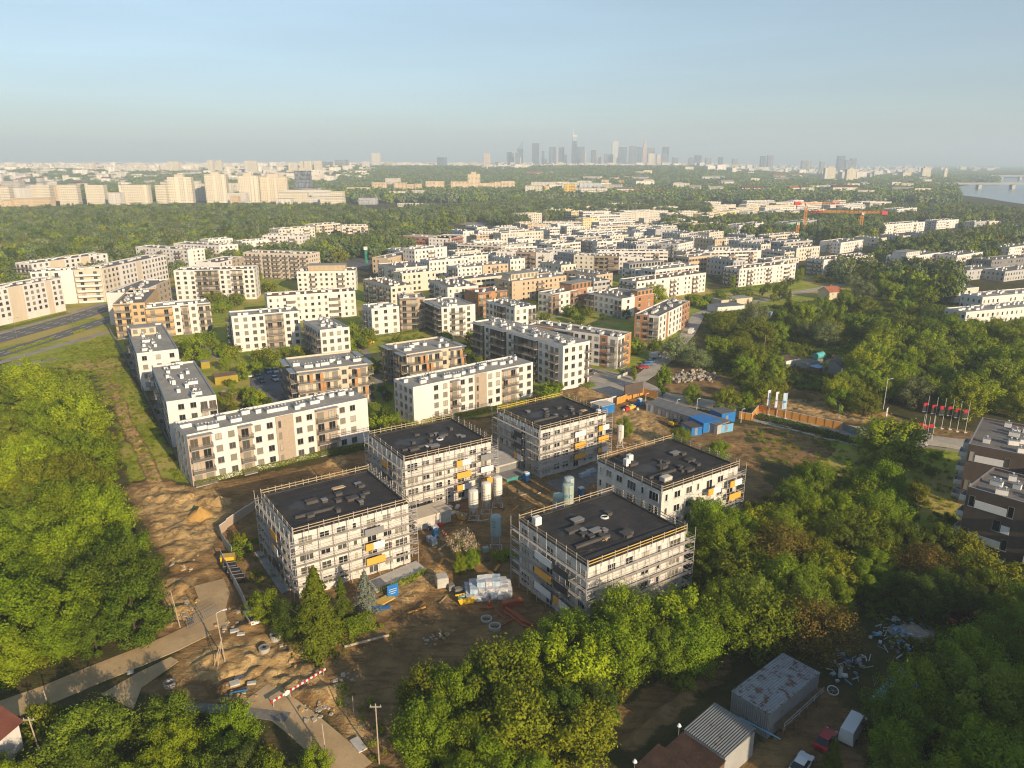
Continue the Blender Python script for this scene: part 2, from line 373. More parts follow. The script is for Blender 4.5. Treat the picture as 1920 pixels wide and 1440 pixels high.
hz = MB(); hz.box(-14000, -600, -6, 14000, 15000, 345)
hm = bpy.data.materials.new('hazy_air'); hm.use_nodes = True; ht = hm.node_tree; ht.nodes.clear()
ho = nn(ht, 'ShaderNodeOutputMaterial'); pv = nn(ht, 'ShaderNodeVolumePrincipled')
pv.inputs['Color'].default_value = (0.71, 0.85, 1.0, 1); pv.inputs['Density'].default_value = HAZE; pv.inputs['Anisotropy'].default_value = 0.0
ht.links.new(pv.outputs[0], ho.inputs['Volume'])
haze = hz.build('haze', hm); kind(haze, 'stuff'); haze['label'] = 'thin blue morning haze over the far city'

# ---------------------------------------------------------------- ground
def grade(lo, hi, fine, far, g=1.16):
    xs = list(np.arange(lo, hi, fine)); s = fine; x = xs[-1]
    while x < far[1]: s *= g; x += s; xs.append(x)
    s = fine; x = lo; pre = []
    while x > far[0]: s *= g; x -= s; pre.append(x)
    return np.array(pre[::-1] + xs)
GX = grade(-120, 120, 0.55, (-20000, 20000)); GY = grade(64, 226, 0.55, (-700, 24000))
X, Y = np.meshgrid(GX, GY); Xf, Yf = X.ravel(), Y.ravel()

def vnoise(x, y, seed=0):
    """smooth value noise"""
    def hsh(i, j):
        v = np.sin(i * 127.1 + j * 311.7 + seed * 74.7) * 43758.5453
        return v - np.floor(v)
    i, j = np.floor(x), np.floor(y); u, v = x - i, y - j
    u = u*u*(3-2*u); v = v*v*(3-2*v)
    return (hsh(i,j)*(1-u)+hsh(i+1,j)*u)*(1-v) + (hsh(i,j+1)*(1-u)+hsh(i+1,j+1)*u)*v
def fbm(x, y, o=4, seed=0):
    t = 0; a = 0.5
    for k in range(o): t = t + a * vnoise(x * 2**k, y * 2**k, seed + k); a *= 0.5
    return t
def sdist(px, py, poly):
    """signed distance, positive inside"""
    n = len(poly); d = np.full(px.shape, 1e9); ins = np.zeros(px.shape, bool)
    for i in range(n):
        ax, ay = poly[i]; bx, by = poly[(i+1) % n]
        ex, ey = bx-ax, by-ay; wx, wy = px-ax, py-ay
        t = np.clip((wx*ex + wy*ey) / (ex*ex + ey*ey + 1e-9), 0, 1)
        d = np.minimum(d, np.hypot(wx - ex*t, wy - ey*t))
        c = ((ay <= py) & (by > py)) | ((by <= py) & (ay > py))
        xi = ax + (py - ay) / (by - ay + 1e-12) * ex
        ins ^= c & (px < xi)
    return np.where(ins, d, -d)
def ldist(px, py, line):
    d = np.full(px.shape, 1e9)
    for (ax, ay), (bx, by) in zip(line, line[1:]):
        ex, ey = bx-ax, by-ay; wx, wy = px-ax, py-ay
        t = np.clip((wx*ex + wy*ey) / (ex*ex + ey*ey + 1e-9), 0, 1)
        d = np.minimum(d, np.hypot(wx - ex*t, wy - ey*t))
    return d
PP = lambda pts: [U(*p) for p in pts]
jit = (fbm(Xf*0.25, Yf*0.25, 4, 3) - 0.47) * 5
def zone(polys, soft=2.0, j=1.0):
    z = np.zeros(Xf.shape)
    for p in polys: z = np.maximum(z, smooth(-soft, soft, sdist(Xf, Yf, PP(p)) + jit * j))
    return z
DIRT = zone([[(236,905),(300,898),(350,915),(480,895),(690,845),(735,805),(790,790),(920,785),(1010,735),(1075,712),(1130,700),(1190,745),(1300,770),(1390,800),(1400,830),(1460,930),(1400,1010),(1300,1040),(1200,1080),(1120,1130),(1040,1170),(960,1230),(880,1270),(800,1270),(770,1320),(745,1445),(690,1440),(600,1340),(480,1330),(330,1310),(262,1290),(330,1250),(370,1180),(305,1190),(310,1050),(250,960)],
    [(1230,690),(1330,690),(1390,725),(1480,730),(1600,760),(1720,795),(1840,812),(1840,830),(1700,805),(1560,788),(1420,762),(1330,745),(1250,735)],
    [(1380,1445),(1430,1385),(1540,1300),(1650,1345),(1600,1445)],
    [(1395,795),(1540,815),(1560,850),(1500,880),(1430,850)],
    [(1160,1330),(1330,1200),(1400,1230),(1240,1370),(1160,1420)]], 1.6)
SAND = zone([[(248,915),(400,908),(438,950),(418,1000),(395,1040),(330,1060),(285,1000)], [(402,1195),(520,1195),(600,1250),(612,1300),(520,1312),(430,1290),(340,1265),(350,1245)],
    [(300,905),(360,935),(400,1000),(398,1092)],[(690,1095),(830,1050),(850,1075),(770,1130)], [(598,868),(640,852),(662,866),(622,884)], [(1150,770),(1235,765),(1250,825),(1200,838),(1150,800)],
    [(1440,742),(1560,757),(1690,795),(1560,786),(1450,764)], [(285,1090),(370,1085),(372,1165),(320,1175)], [(570,1290),(640,1285),(720,1400),(650,1380)], [(1085,722),(1150,730),(1130,745),(1080,745)]], 1.8) * 0.72
SAND = np.maximum(SAND, zone([[(860,905),(1000,858),(1085,900),(1010,975),(880,995)],[(770,1010),(840,985),(870,1040),(800,1060)],[(930,830),(1010,890),(985,905),(915,850)]], 2.5) * 0.42)
PATHL = [(170,672),(188,680),(196,700),(212,728),(226,755),(232,785),(250,815),(268,850),(285,890),(300,920)]
SAND = np.maximum(SAND, 0.8 * smooth(1.3, 0.5, np.abs(ldist(Xf, Yf, PP(PATHL)) - 0.5) + jit * 0.12) * 1.2)
DIRT = np.maximum(DIRT, smooth(2.6, 1.0, ldist(Xf, Yf, PP(PATHL)) + jit * 0.3) * 0.8)
LAWN = zone([[(120,672),(205,628),(250,720),(310,830),(358,905),(300,903),(238,905),(225,850),(205,760),(170,700)], [(40,672),(195,622),(215,660),(150,700)],
    [(325,640),(390,560),(560,490),(700,540),(1000,520),(1330,515),(1320,590),(1210,680),(1120,722),(1010,765),(780,800),(690,835),(690,750),(420,760)],
    [(1390,805),(1560,825),(1660,850),(1560,900),(1440,860)], [(0,560),(150,545),(330,520),(330,640),(0,700)],
    [(1500,660),(1590,640),(1650,690),(1540,720)], [(1640,840),(1800,840),(1800,1000),(1700,980)], [(1300,560),(1500,520),(1700,500),(1700,540),(1400,610)]], 3.0)
LAWN = np.clip(LAWN - DIRT, 0, 1)
GZ = elev_far(Xf, Yf)
near = (Xf > -135) & (Xf < 135) & (Yf > 58) & (Yf < 240)
rough_ = np.where(near, DIRT * (1 - 0.5 * LAWN), 0)
rid = 1 - np.abs(fbm(Xf*0.42 + 0.3*Yf, Yf*0.42 - 0.2*Xf, 3, 44) - 0.45) * 4
GZ = GZ + rough_ * (np.maximum(SAND, 0.35) * (np.clip(rid, 0, 1)**2 * 0.35 + (fbm(Xf*0.8, Yf*0.8, 4, 71) - 0.45) * 1.1) + (fbm(Xf*0.35, Yf*0.35, 4, 9) - 0.45) * 0.8 + np.abs(fbm(Xf*0.22, Yf*0.5, 3, 21) - 0.5) * -0.5)
def mound(px, py, rx, ry, h, rz=0.0, lump=0.35):
    global GZ
    cx, cy = U(px, py); c, s = math.cos(rz), math.sin(rz)
    dx, dy = Xf - cx, Yf - cy; u = (dx*c + dy*s) / rx; v = (-dx*s + dy*c) / ry
    r = np.hypot(u, v) + (fbm(Xf*0.5 + px, Yf*0.5, 4, 5) - 0.45) * lump * 3.2
    GZ = GZ + h * (.72 if h > 0 else 1) * smooth(1.0, 0.05, r)
for a in [(345,935,6,3.5,1.5),(395,940,6,2.2,1.3,0.2),(300,935,4,2.5,0.9),(330,1000,3.5,2.5,0.9),(315,1030,4,1.8,0.8),(345,1062,4,1.6,0.9,0.3),(300,985,3,1.2,0.6),(350,1105,3.8,2.2,1.5),(345,1145,3.6,1.8,1.3),(330,1170,2,1,0.6),
          (440,1146,2.2,1.2,0.9),(462,1180,2.2,1.4,1.0),(540,1232,2.2,1.5,1.3),(575,1262,1.6,3.2,1.3,0.6),(500,1195,2.4,1.3,0.7),(470,1235,2.2,1.2,0.9),(390,1238,2.8,1.2,1.0,0.5),(470,1300,2.0,1.3,1.1),(505,1302,1.6,1.2,0.9),
          (598,1305,2.8,1.8,1.6,0.4),(566,1300,1.6,1.1,0.7),(628,1272,2.2,1.0,0.6),(530,1180,2.4,1.0,0.7),(790,1192,5.5,1.6,0.5),(690,1320,3,3,-0.35),
          (1462,740,7,2.2,2.2,-0.25),(1500,742,7,2.2,2.0,-0.3),(1560,760,9,2.2,2.0,-0.3),(1640,778,9,2.2,1.8,-0.3),(1400,735,5,1.6,1.0,-0.3),(1290,700,7,3,1.4),
          (1360,835,5,1.5,1.2,-0.6),(1300,1290,5,1.3,1.0,0.8),(1250,1330,6,1.2,1.0,0.8),(1215,1360,6,1.2,0.9,0.8)]:
    mound(*a)
for a in [(455,1285,3.6,1.6,-1.5,0.5),(430,1270,3.0,1.3,-1.3,0.4),(522,1265,2.2,0.9,-0.9,0.3),(487,1262,0.9,2.6,-0.9,-0.5),(350,1280,3.2,0.8,-1.0,0.55),(405,1302,2.5,1.2,-1.3),(312,1300,2.2,0.9,-0.9,0.6)]:
    mound(*a)
GZ = np.where(near, GZ + (1 - DIRT) * (1 - LAWN) * (fbm(Xf*0.15, Yf*0.15, 3, 31) - 0.45) * 0.35, GZ)
# flatten under buildings, roads and slabs
FLAT = []
def flat_line(pts, w): FLAT.append(smooth(w + 1.6, w, ldist(Xf, Yf, PP(pts))))
ROAD_T = [(-30,1345),(60,1313),(90,1302),(170,1268),(250,1236),(320,1207),(380,1178)]
ROAD_S = [(398,1182),(392,1150),(402,1118),(392,1092)]
ROAD_B = [(478,1300),(520,1322),(560,1352),(610,1395),(670,1450)]
ROAD_E = [(1040,700),(1110,704),(1180,722),(1240,742),(1330,757),(1420,778),(1560,802),(1700,820),(1830,836),(1960,852)]
ROAD_N = [(1180,722),(1215,700),(1250,670),(1290,625),(1310,590)]
for l, wd in ((ROAD_T, 2.6), (ROAD_S, 2.6), (ROAD_B, 2.4), (ROAD_E, 4.6), (ROAD_N, 3.5)): flat_line(l, wd)
for pl in ([(476,1036),(492,1034),(546,1106),(528,1114)],[(690,1090),(780,1052),(800,1068),(706,1112)],[(1022,905),(1135,862),(1180,878),(1060,930)],[(950,1046),(985,1040),(1090,1130),(1062,1142)],[(1290,1030),(1400,985),(1420,1000),(1310,1050)],[(925,850),(965,842),(1010,882),(975,900)],
           [(190,1302),(258,1262),(320,1232),(335,1240),(265,1290),(250,1330)],[(868,965),(940,940),(950,960),(880,985)],[(1265,775),(1370,800),(1385,830),(1330,830),(1180,760)],[(1090,722),(1120,716),(1180,735),(1150,746)]):
    FLAT.append(smooth(-1.2, 0.3, sdist(Xf, Yf, PP(pl))))
fl = np.max(FLAT, axis=0); GZ = GZ * (1 - fl) - 0.03 * fl
gm = bpy.data.meshes.new('ground'); nx, ny = len(GX), len(GY)
idx = np.arange(nx*ny).reshape(ny, nx)
q = np.stack([idx[:-1,:-1], idx[:-1,1:], idx[1:,1:], idx[1:,:-1]], -1).reshape(-1, 4)
gm.vertices.add(nx*ny); gm.vertices.foreach_set('co', np.stack([Xf, Yf, GZ], -1).ravel())
gm.loops.add(q.size); gm.loops.foreach_set('vertex_index', q.ravel())
gm.polygons.add(len(q)); gm.polygons.foreach_set('loop_start', np.arange(0, q.size, 4))
gm.polygons.foreach_set('use_smooth', np.ones(len(q), bool)); gm.update(calc_edges=True)
at = gm.color_attributes.new('cover', 'FLOAT_COLOR', 'POINT')
at.data.foreach_set('color', np.stack([DIRT, SAND, LAWN, np.ones_like(DIRT)], -1).ravel())
def gz(x, y):
    i = min(max(np.searchsorted(GX, x) - 1, 0), nx-2); j = min(max(np.searchsorted(GY, y) - 1, 0), ny-2)
    u = (x - GX[i]) / (GX[i+1] - GX[i]); v = (y - GY[j]) / (GY[j+1] - GY[j])
    z = GZ.reshape(ny, nx)
    return float((z[j,i]*(1-u)+z[j,i+1]*u)*(1-v) + (z[j+1,i]*(1-u)+z[j+1,i+1]*u)*v)
def G(px, py, dz=0.0):
    x, y = U(px, py); z = gz(x, y)
    x, y = U(px, py, z); return (x, y, gz(x, y) + dz)

m, t, b, out = new_mat('ground_cover')
ca = nn(t, 'ShaderNodeVertexColor', layer_name='cover'); sp = nn(t, 'ShaderNodeSeparateColor'); t.links.new(ca.outputs[0], sp.inputs[0])
tc = nn(t, 'ShaderNodeTexCoord'); P = tc.outputs['Object']
n_a = noise(t, P, 0.03, 4.0, 0.6); n_b = noise(t, P, 0.22, 5.0, 0.65); n_c = noise(t, P, 1.3, 4.0, 0.65); n_d = noise(t, P, 4.0, 3.0, 0.6)
mp = nn(t, 'ShaderNodeMapping'); mp.inputs['Rotation'].default_value = (0, 0, R(-35)); mp.inputs['Scale'].default_value = (0.25, 1.1, 1); t.links.new(P, mp.inputs[0])
trk = noise(t, mp.outputs[0], 1.0, 3.0, 0.5, 0.6)
floor_ = mixc(t, ramp(t, n_b, 0.35, 0.65), (0.045, 0.055, 0.012), (0.10, 0.075, 0.028))
floor_ = mixc(t, ramp(t, n_c, 0.5, 0.75), floor_, (0.075, 0.085, 0.018))
lawn = mixc(t, ramp(t, n_b, 0.3, 0.7), (0.19, 0.25, 0.022), (0.38, 0.38, 0.045))
lawn = mixc(t, ramp(t, n_a, 0.47, 0.60), lawn, (0.46, 0.36, 0.10))
lawn = mixc(t, math_(t, 'MULTIPLY', ramp(t, n_c, 0.45, 0.8), 0.6), lawn, (0.15, 0.20, 0.018))
dirt = mixc(t, ramp(t, n_b, 0.3, 0.7), (0.17, 0.102, 0.042), (0.34, 0.212, 0.085))
dirt = mixc(t, math_(t, 'MULTIPLY', ramp(t, trk, 0.48, 0.68), 0.5), dirt, (0.095, 0.056, 0.022))
dirt = mixc(t, math_(t, 'MULTIPLY', ramp(t, n_d, 0.55, 0.75), 0.5), dirt, (0.38, 0.255, 0.11))
sand = mixc(t, ramp(t, n_b, 0.3, 0.7), (0.42, 0.265, 0.10), (0.57, 0.40, 0.18))
sand = mixc(t, math_(t, 'MULTIPLY', ramp(t, n_c, 0.5, 0.75), 0.6), sand, (0.19, 0.11, 0.042))
sand = mixc(t, math_(t, 'MULTIPLY', ramp(t, noise(t, P, 0.65, 5, 0.7, 0.8), 0.46, 0.60), 0.72), sand, (0.20, 0.125, 0.056))
edge = math_(t, 'MULTIPLY', math_(t, 'SUBTRACT', math_(t, 'MULTIPLY_ADD', n_c, 0.6, math_(t, 'MULTIPLY', n_d, 0.4)), 0.5), 1.3)
fac = lambda ch: ramp(t, math_(t, 'ADD', sp.outputs[ch], edge), 0.3, 0.7)
c = mixc(t, fac(2), floor_, lawn); c = mixc(t, fac(0), c, dirt); c = mixc(t, fac(1), c, sand)
t.links.new(c, b.inputs['Base Color']); b.inputs['Roughness'].default_value = 0.95; b.inputs['Specular IOR Level'].default_value = 0.15
bn = nn(t, 'ShaderNodeBump'); bn.inputs['Strength'].default_value = 0.9; bn.inputs['Distance'].default_value = 0.35
hgt = math_(t, 'ADD', math_(t, 'MULTIPLY', n_c, 0.7), math_(t, 'ADD', math_(t, 'MULTIPLY', n_d, 0.3), math_(t, 'MULTIPLY', trk, 0.35)))
t.links.new(hgt, bn.inputs['Height']); t.links.new(bn.outputs[0], b.inputs['Normal'])
gm.materials.append(m)
ground = bpy.data.objects.new('ground', gm); COL.objects.link(ground); kind(ground, 'structure')
ground['label'] = 'ground of brown earth, sand, grass and leaf litter'

# ---------------------------------------------------------------- roads and slabs (sheets a little above the ground)
def asphalt(name, lo, hi, crack=True):
    m, t, b, out = new_mat(name); tc = nn(t, 'ShaderNodeTexCoord'); P = tc.outputs['Object']
    c = mixc(t, ramp(t, noise(t, P, 0.18, 4, 0.6), 0.3, 0.7), lo, hi)
    c = mixc(t, math_(t, 'MULTIPLY', ramp(t, noise(t, P, 2.5, 4, 0.7), 0.5, 0.8), 0.5), c, tuple(q * 0.6 for q in lo))
    c = mixc(t, math_(t, 'MULTIPLY', ramp(t, noise(t, P, 0.6, 5, 0.75, 1.0), 0.56, 0.68), 0.5), c, (0.26, 0.19, 0.10))
    t.links.new(c, b.inputs['Base Color']); b.inputs['Roughness'].default_value = 0.9; return m
ASPH = asphalt('grey_asphalt', (0.10, 0.098, 0.10), (0.15, 0.145, 0.14)); ASPHL = asphalt('dusty_asphalt', (0.33, 0.29, 0.235), (0.46, 0.41, 0.33))
SLABM = asphalt('old_slab_road', (0.40, 0.275, 0.14), (0.53, 0.385, 0.205)); PAVEM = asphalt('pale_paving', (0.24, 0.21, 0.18), (0.36, 0.32, 0.27))
MARK = plain('road_marking_white', (0.72, 0.70, 0.66), 0.7, 0.2, 0.5)
def strip(name, mat_, pts, wd, z=0.03, px=True, label=None, k='structure'):
    pts = PP(pts) if px else pts
    L = []
    for i, p in enumerate(pts):
        a = pts[max(i-1, 0)]; c = pts[min(i+1, len(pts)-1)]
        d = Vector((c[0]-a[0], c[1]-a[1])).normalized(); nrm = (-d.y, d.x)
        L.append(((p[0]+nrm[0]*wd/2, p[1]+nrm[1]*wd/2, z), (p[0]-nrm[0]*wd/2, p[1]-nrm[1]*wd/2, z)))
    mb = MB()
    for (a, b_), (c, d) in zip(L, L[1:]): mb.add([b_, d, c, a, (b_[0],b_[1],z-0.12), (d[0],d[1],z-0.12), (c[0],c[1],z-0.12), (a[0],a[1],z-0.12)], [(0,1,2,3),(0,4,5,1),(2,6,7,3)])
    o = mb.build(name, mat_); kind(o, k)
    if label: o['label'] = label
    return o
def sheet(name, mat_, pts, z=0.025, label=None, h=0.12):
    mb = MB(); p = PP(pts)
    a = sum(p[i][0]*p[(i+1) % len(p)][1] - p[(i+1) % len(p)][0]*p[i][1] for i in range(len(p)))
    if a < 0: p = p[::-1]
    mb.prism(p, z - h, z); o = mb.build(name, mat_); kind(o, 'structure')
    if label: o['label'] = label
    return o
strip('road', SLABM, ROAD_T, 5.0, 0.05, label='dusty old road entering from the lower left')
strip('road', SLABM, ROAD_S, 5.0, 0.054, label='short broken road stub leading to the sand piles')
strip('road', SLABM, ROAD_B, 4.6, 0.05, label='narrow dusty road past the red and white barrier')
sheet('pavement', SLABM, [(190,1302),(258,1262),(320,1232),(335,1240),(265,1290),(250,1330)], 0.065, 'broken grey paving beside the trench')
strip('pavement', CONCD, [(320,1325),(420,1330),(540,1345)], 1.8, 0.06, label='low concrete walk behind the trees')
strip('road', ASPHL, ROAD_E, 8.4, 0.04, label='paved road running past the site compound')
strip('road', ASPHL, ROAD_N, 6.0, 0.044, label='side road between the blocks and the thicket')
strip('pavement', PAVEM, [(1235,752),(1330,768),(1420,790),(1560,813),(1700,833),(1830,850),(1960,868)], 1.6, 0.10, label='pavement along the near side of the paved road')
strip('pavement', PAVEM, [(1075,690),(1130,694),(1180,712)], 2.2, 0.10, label='pavement at the foot of the tall white block')
sheet('road', ASPHL, [(1098,692),(1150,697),(1190,708),(1225,722),(1262,742),(1180,740),(1092,714)], 0.036, 'wide dusty turning area before the tall white block')
sheet('pavement', CONC, [(1090,722),(1120,716),(1180,735),(1150,746)], 0.06, 'grey paved bay beside the billboard')
# dual carriageway on the left
HW_A = [(-120,664),(0,635),(100,608),(200,577),(330,540)]; HW_B = [(-120,697),(0,664),(100,633),(200,600),(330,556)]
strip('road', ASPH, HW_A, 13.0, 0.05, label='far carriageway of the dual road'); strip('road', ASPH, HW_B, 9.0, 0.05, label='near carriageway of the dual road')
strip('pavement', PAVEM, [(-120,655),(0,625),(110,593),(195,570)], 4.0, 0.10, label='pavement below the white blocks'); strip('path', PAVEM, [(-60,697),(40,668),(110,648),(205,622)], 4.0, 0.04, label='cycle path beside the dual road')
strip('path', PAVEM, [(-60,712),(30,684),(60,680),(110,672)], 5.0, 0.03, label='gravel lay-by below the cycle path')
def dashes(line, off, n0, n1, dash=4.0, gap=6.0, wd=0.16):
    p = [Vector(q) for q in PP(line)]; out = []; mb = MB()
    for a, c in zip(p, p[1:]):
        d = (c - a); L = d.length; d.normalize(); nr = Vector((-d.y, d.x)); s = 0
        while s < L:
            e = min(s + dash, L); q0 = a + d*s + nr*off; q1 = a + d*e + nr*off; h = nr * wd
            mb.add([(*(q0-h), 0.056), (*(q1-h), 0.056), (*(q1+h), 0.056), (*(q0+h), 0.056)], [(0,1,2,3)]); s += dash + gap
    o = mb.build('road_marking', MARK); kind(o, 'structure'); o['label'] = 'white dashed lane marking'
for off in (-3.2, 0.2, 3.4): dashes(HW_A, off, 0, 0)
for off in (-1.4, 1.6): dashes(HW_B, off, 0, 0)
# junction and open tarmac in the middle distance, car park beyond
sheet('road', ASPH, [(560,497),(590,470),(640,462),(690,452),(745,447),(790,462),(760,476),(700,490),(690,505),(620,500)], 0.05, 'wide tarmac junction behind the estate')
strip('road', ASPH, [(690,455),(760,440),(850,418),(930,405),(1010,396)], 22, 0.06, label='main road curving into the woods')
sheet('pavement', PAVEM, [(850,402),(900,405),(925,416),(900,424),(850,420)], 0.08, 'car park at the edge of the woods')
strip('road', ASPHL, [(1310,590),(1350,575),(1420,565),(1500,548),(1640,520),(1760,505)], 6, 0.04, label='street in front of the brown roofed blocks')
# courtyard car park and paths
sheet('pavement', ASPH, [(468,700),(535,692),(560,712),(545,760),(470,752)], 0.05, 'courtyard car park between the blocks')
strip('path', PAVEM, [(372,668),(385,650),(410,672),(470,664),(530,655),(560,652)], 2.4, 0.05, label='curving garden path in the courtyard')
strip('path', PAVEM, [(668,640),(690,665),(705,700),(720,745)], 2.6, 0.05, label='path between the tan blocks')
strip('path', PAVEM, [(700,775),(730,800)], 1.5, 0.05, label='short path to the white block')
strip('path', PAVEM, [(1000,600),(1070,590),(1130,585),(1180,600)], 2.2, 0.05, label='path across the inner courtyard lawn')
# site slabs
sheet('pavement', CONC, [(476,1036),(492,1034),(546,1106),(528,1114)], 0.12, 'bare concrete ramp strip beside the scaffold', 0.3)
sheet('pavement', CONCL, [(690,1090),(780,1052),(800,1068),(706,1112)], 0.10, 'pale concrete apron before the scaffolded front', 0.3)
sheet('pavement', CONCD, [(1022,905),(1135,862),(1180,878),(1060,930)], 0.08, 'grey slab beside the raised scaffold block', 0.3)
sheet('pavement', CONCD, [(950,1046),(985,1040),(1090,1130),(1062,1142)], 0.09, 'grey concrete strip at the foot of the nearest scaffold', 0.3)
sheet('pavement', CONC, [(1290,1030),(1400,985),(1420,1000),(1310,1050)], 0.07, 'concrete strip behind the middle belt of trees', 0.3)
sheet('pavement', CONCL, [(925,850),(965,842),(1010,882),(975,900)], 0.08, 'pale hardstanding between two scaffolded blocks', 0.3)
# river
m, t, b, out = new_mat('river_water'); b.inputs['Base Color'].default_value = (0.10, 0.16, 0.20, 1); b.inputs['Roughness'].default_value = 0.18
tc = nn(t, 'ShaderNodeTexCoord'); bn = nn(t, 'ShaderNodeBump'); bn.inputs['Strength'].default_value = 0.25
t.links.new(noise(t, tc.outputs['Object'], 0.15, 3), bn.inputs['Height']); t.links.new(bn.outputs[0], b.inputs['Normal'])
WATER = m
rv = MB(); rv.add([(q[0], q[1], 0.35) for q in PP([(1800,366),(1790,352),(1830,344),(1850,336),(1870,331),(2050,328),(2300,345),(2300,400),(1940,386),(1890,379),(1850,372)])][::-1], [tuple(range(11))])
o = rv.build('river', WATER); kind(o, 'structure'); o['label'] = 'pale blue river under two long bridges'
# ---------------------------------------------------------------- building kit
CACHE = {}
def cached(key, fn):
    if key not in CACHE: CACHE[key] = fn()
    return CACHE[key]
def window_mesh(w, h, frame='W', panel=0.0, n=2):
    """one window: frame, mullions, panes, sill and (optionally) the panel under it; wall plane is y=0, outside is -y"""
    def mk():
        mb = MB(); f = 0.08
        mb.box(f, -0.025, f, w-f, 0.0, h-f, 1)
        mb.box(0, -0.07, 0, w, 0.0, f, 0); mb.box(0, -0.07, h-f, w, 0.0, h, 0)
        mb.box(0, -0.07, f, f, 0.0, h-f, 0); mb.box(w-f, -0.07, f, w, 0.0, h-f, 0)
        for i in range(1, n):
            x = w * i / n; mb.box(x-f*0.45, -0.06, f, x+f*0.45, 0.0, h-f, 0)
        mb.box(-0.06, -0.16, -0.06, w+0.06, 0.0, 0.0, 2)
        if panel: mb.box(0.0, -0.03, -0.06-panel, w, 0.0, -0.06, 3)
        return mb.mesh('window', [{'W': FRAMEW, 'G': FRAMEG, 'B': FRAMEB}[frame], GLASS, CAP, BEIGE])
    return cached(('win', w, h, frame, panel, n), mk)
def balcony_mesh(w, d, rail, slab=CONC, solid=False):
    def mk():
        mb = MB(); mb.box(0, -d, -0.2, w, 0, 0, 0); return mb.mesh('balcony', slab)
    def mr():
        mb = MB(); h = 1.05
        if solid:
            mb.box(0, -d, 0, w, -d+0.06, h, 0); mb.box(0, -d+0.06, 0, 0.06, 0, h, 0); mb.box(w-0.06, -d+0.06, 0, w, 0, h, 0)
        else:
            for z in (0.08, 0.55, h-0.05):
                mb.box(0, -d, z, w, -d+0.05, z+0.05, 0); mb.box(0, -d+0.05, z, 0.05, 0, z+0.05, 0); mb.box(w-0.05, -d+0.05, z, w, 0, z+0.05, 0)
            k = max(2, int(w / 0.28))
            for i in range(k + 1):
                x = (w - 0.05) * i / k; mb.box(x, -d+0.01, 0.0, x+0.05, -d+0.04, h-0.05, 0)
            for i in range(1, 5):
                y = -d * i / 5; mb.box(0.01, y, 0.0, 0.04, y+0.05, h-0.05, 0); mb.box(w-0.04, y, 0.0, w-0.01, y+0.05, h-0.05, 0)
        return mb.mesh('railing', rail)
    k = (round(w, 2), d, rail.name, slab.name, solid)
    return cached(('bal',) + k, mk), cached(('rail',) + k, mr)
def chimney_mesh(v):
    def mk():
        mb = MB(); L, D, h = ((1.3, 0.9, 1.0), (2.0, 0.9, 1.0), (0.9, 0.9, 1.25), (2.6, 1.0, 0.9))[v]
        mb.box(-L/2, -D/2, 0, L/2, D/2, h, 0); mb.box(-L/2-0.06, -D/2-0.06, h, L/2+0.06, D/2+0.06, h+0.1, 1)
        k = max(1, int(L / 0.75))
        for i in range(k):
            x = -L/2 + L * (i + 0.5) / k
            mb.tube((x, 0, h+0.1), (x, 0, h+0.5), 0.13, n=8, m=1); mb.tube((x, 0, h+0.5), (x, 0, h+0.62), 0.2, n=8, m=0)
        return mb.mesh('chimney', [UNIT, CAP])
    return cached(('chim', v), mk)
def box_wall(W, D, h, sides, name, mats, parent, para=0.6, t=0.3, uv=None):
    """four outer walls with a parapet; uv lays out bays and storeys for the far blocks"""
    mb = MB(); c = [(0,0),(W,0),(W,D),(0,D)]; i = [(t,t),(W-t,t),(W-t,D-t),(t,D-t)]
    for k in range(4):
        a, b_ = c[k], c[(k+1) % 4]
        mb.add([(*a,-1.0),(*b_,-1.0),(*b_,h),(*a,h)], [(0,1,2,3)], 0)
    for k in range(4):
        a, b_, p, q = c[k], c[(k+1) % 4], i[k], i[(k+1) % 4]
        mb.add([(*a,h),(*b_,h),(*q,h),(*p,h)], [(0,1,2,3)], 1)
        mb.add([(*p,h),(*q,h),(*q,h-para),(*p,h-para)], [(0,1,2,3)], 0)
    if uv:
        nf, bay = uv; mb.uv = []
        for k in range(4):
            n = max(1, round((W if k % 2 == 0 else D) / bay)); v1 = nf + 0.25
            mb.uv += [(0, -1.0 * nf / h), (n, -1.0 * nf / h), (n, v1), (0, v1)]
        mb.uv += [(0.02, 0.02)] * (len(mb.f) * 4 - 16)
    return mb.build(name, mats, parent)
def roof_deck(W, D, z, mat_, parent, t=0.3):
    mb = MB(); mb.box(t+0.004, t+0.004, z-0.2, W-t-0.004, D-t-0.004, z, 0); return mb.build('roof', mat_, parent)
def frame_of(F, D, h, ang=None):
    p0, p1 = U(F[0], F[1], h), U(F[2], F[3], h)
    a = math.atan2(p1[1]-p0[1], p1[0]-p0[0]); W = math.hypot(p1[0]-p0[0], p1[1]-p0[1])
    if ang is not None:
        a = R(ang); W = (p1[0]-p0[0]) * math.cos(a) + (p1[1]-p0[1]) * math.sin(a)
    return p0, a, W
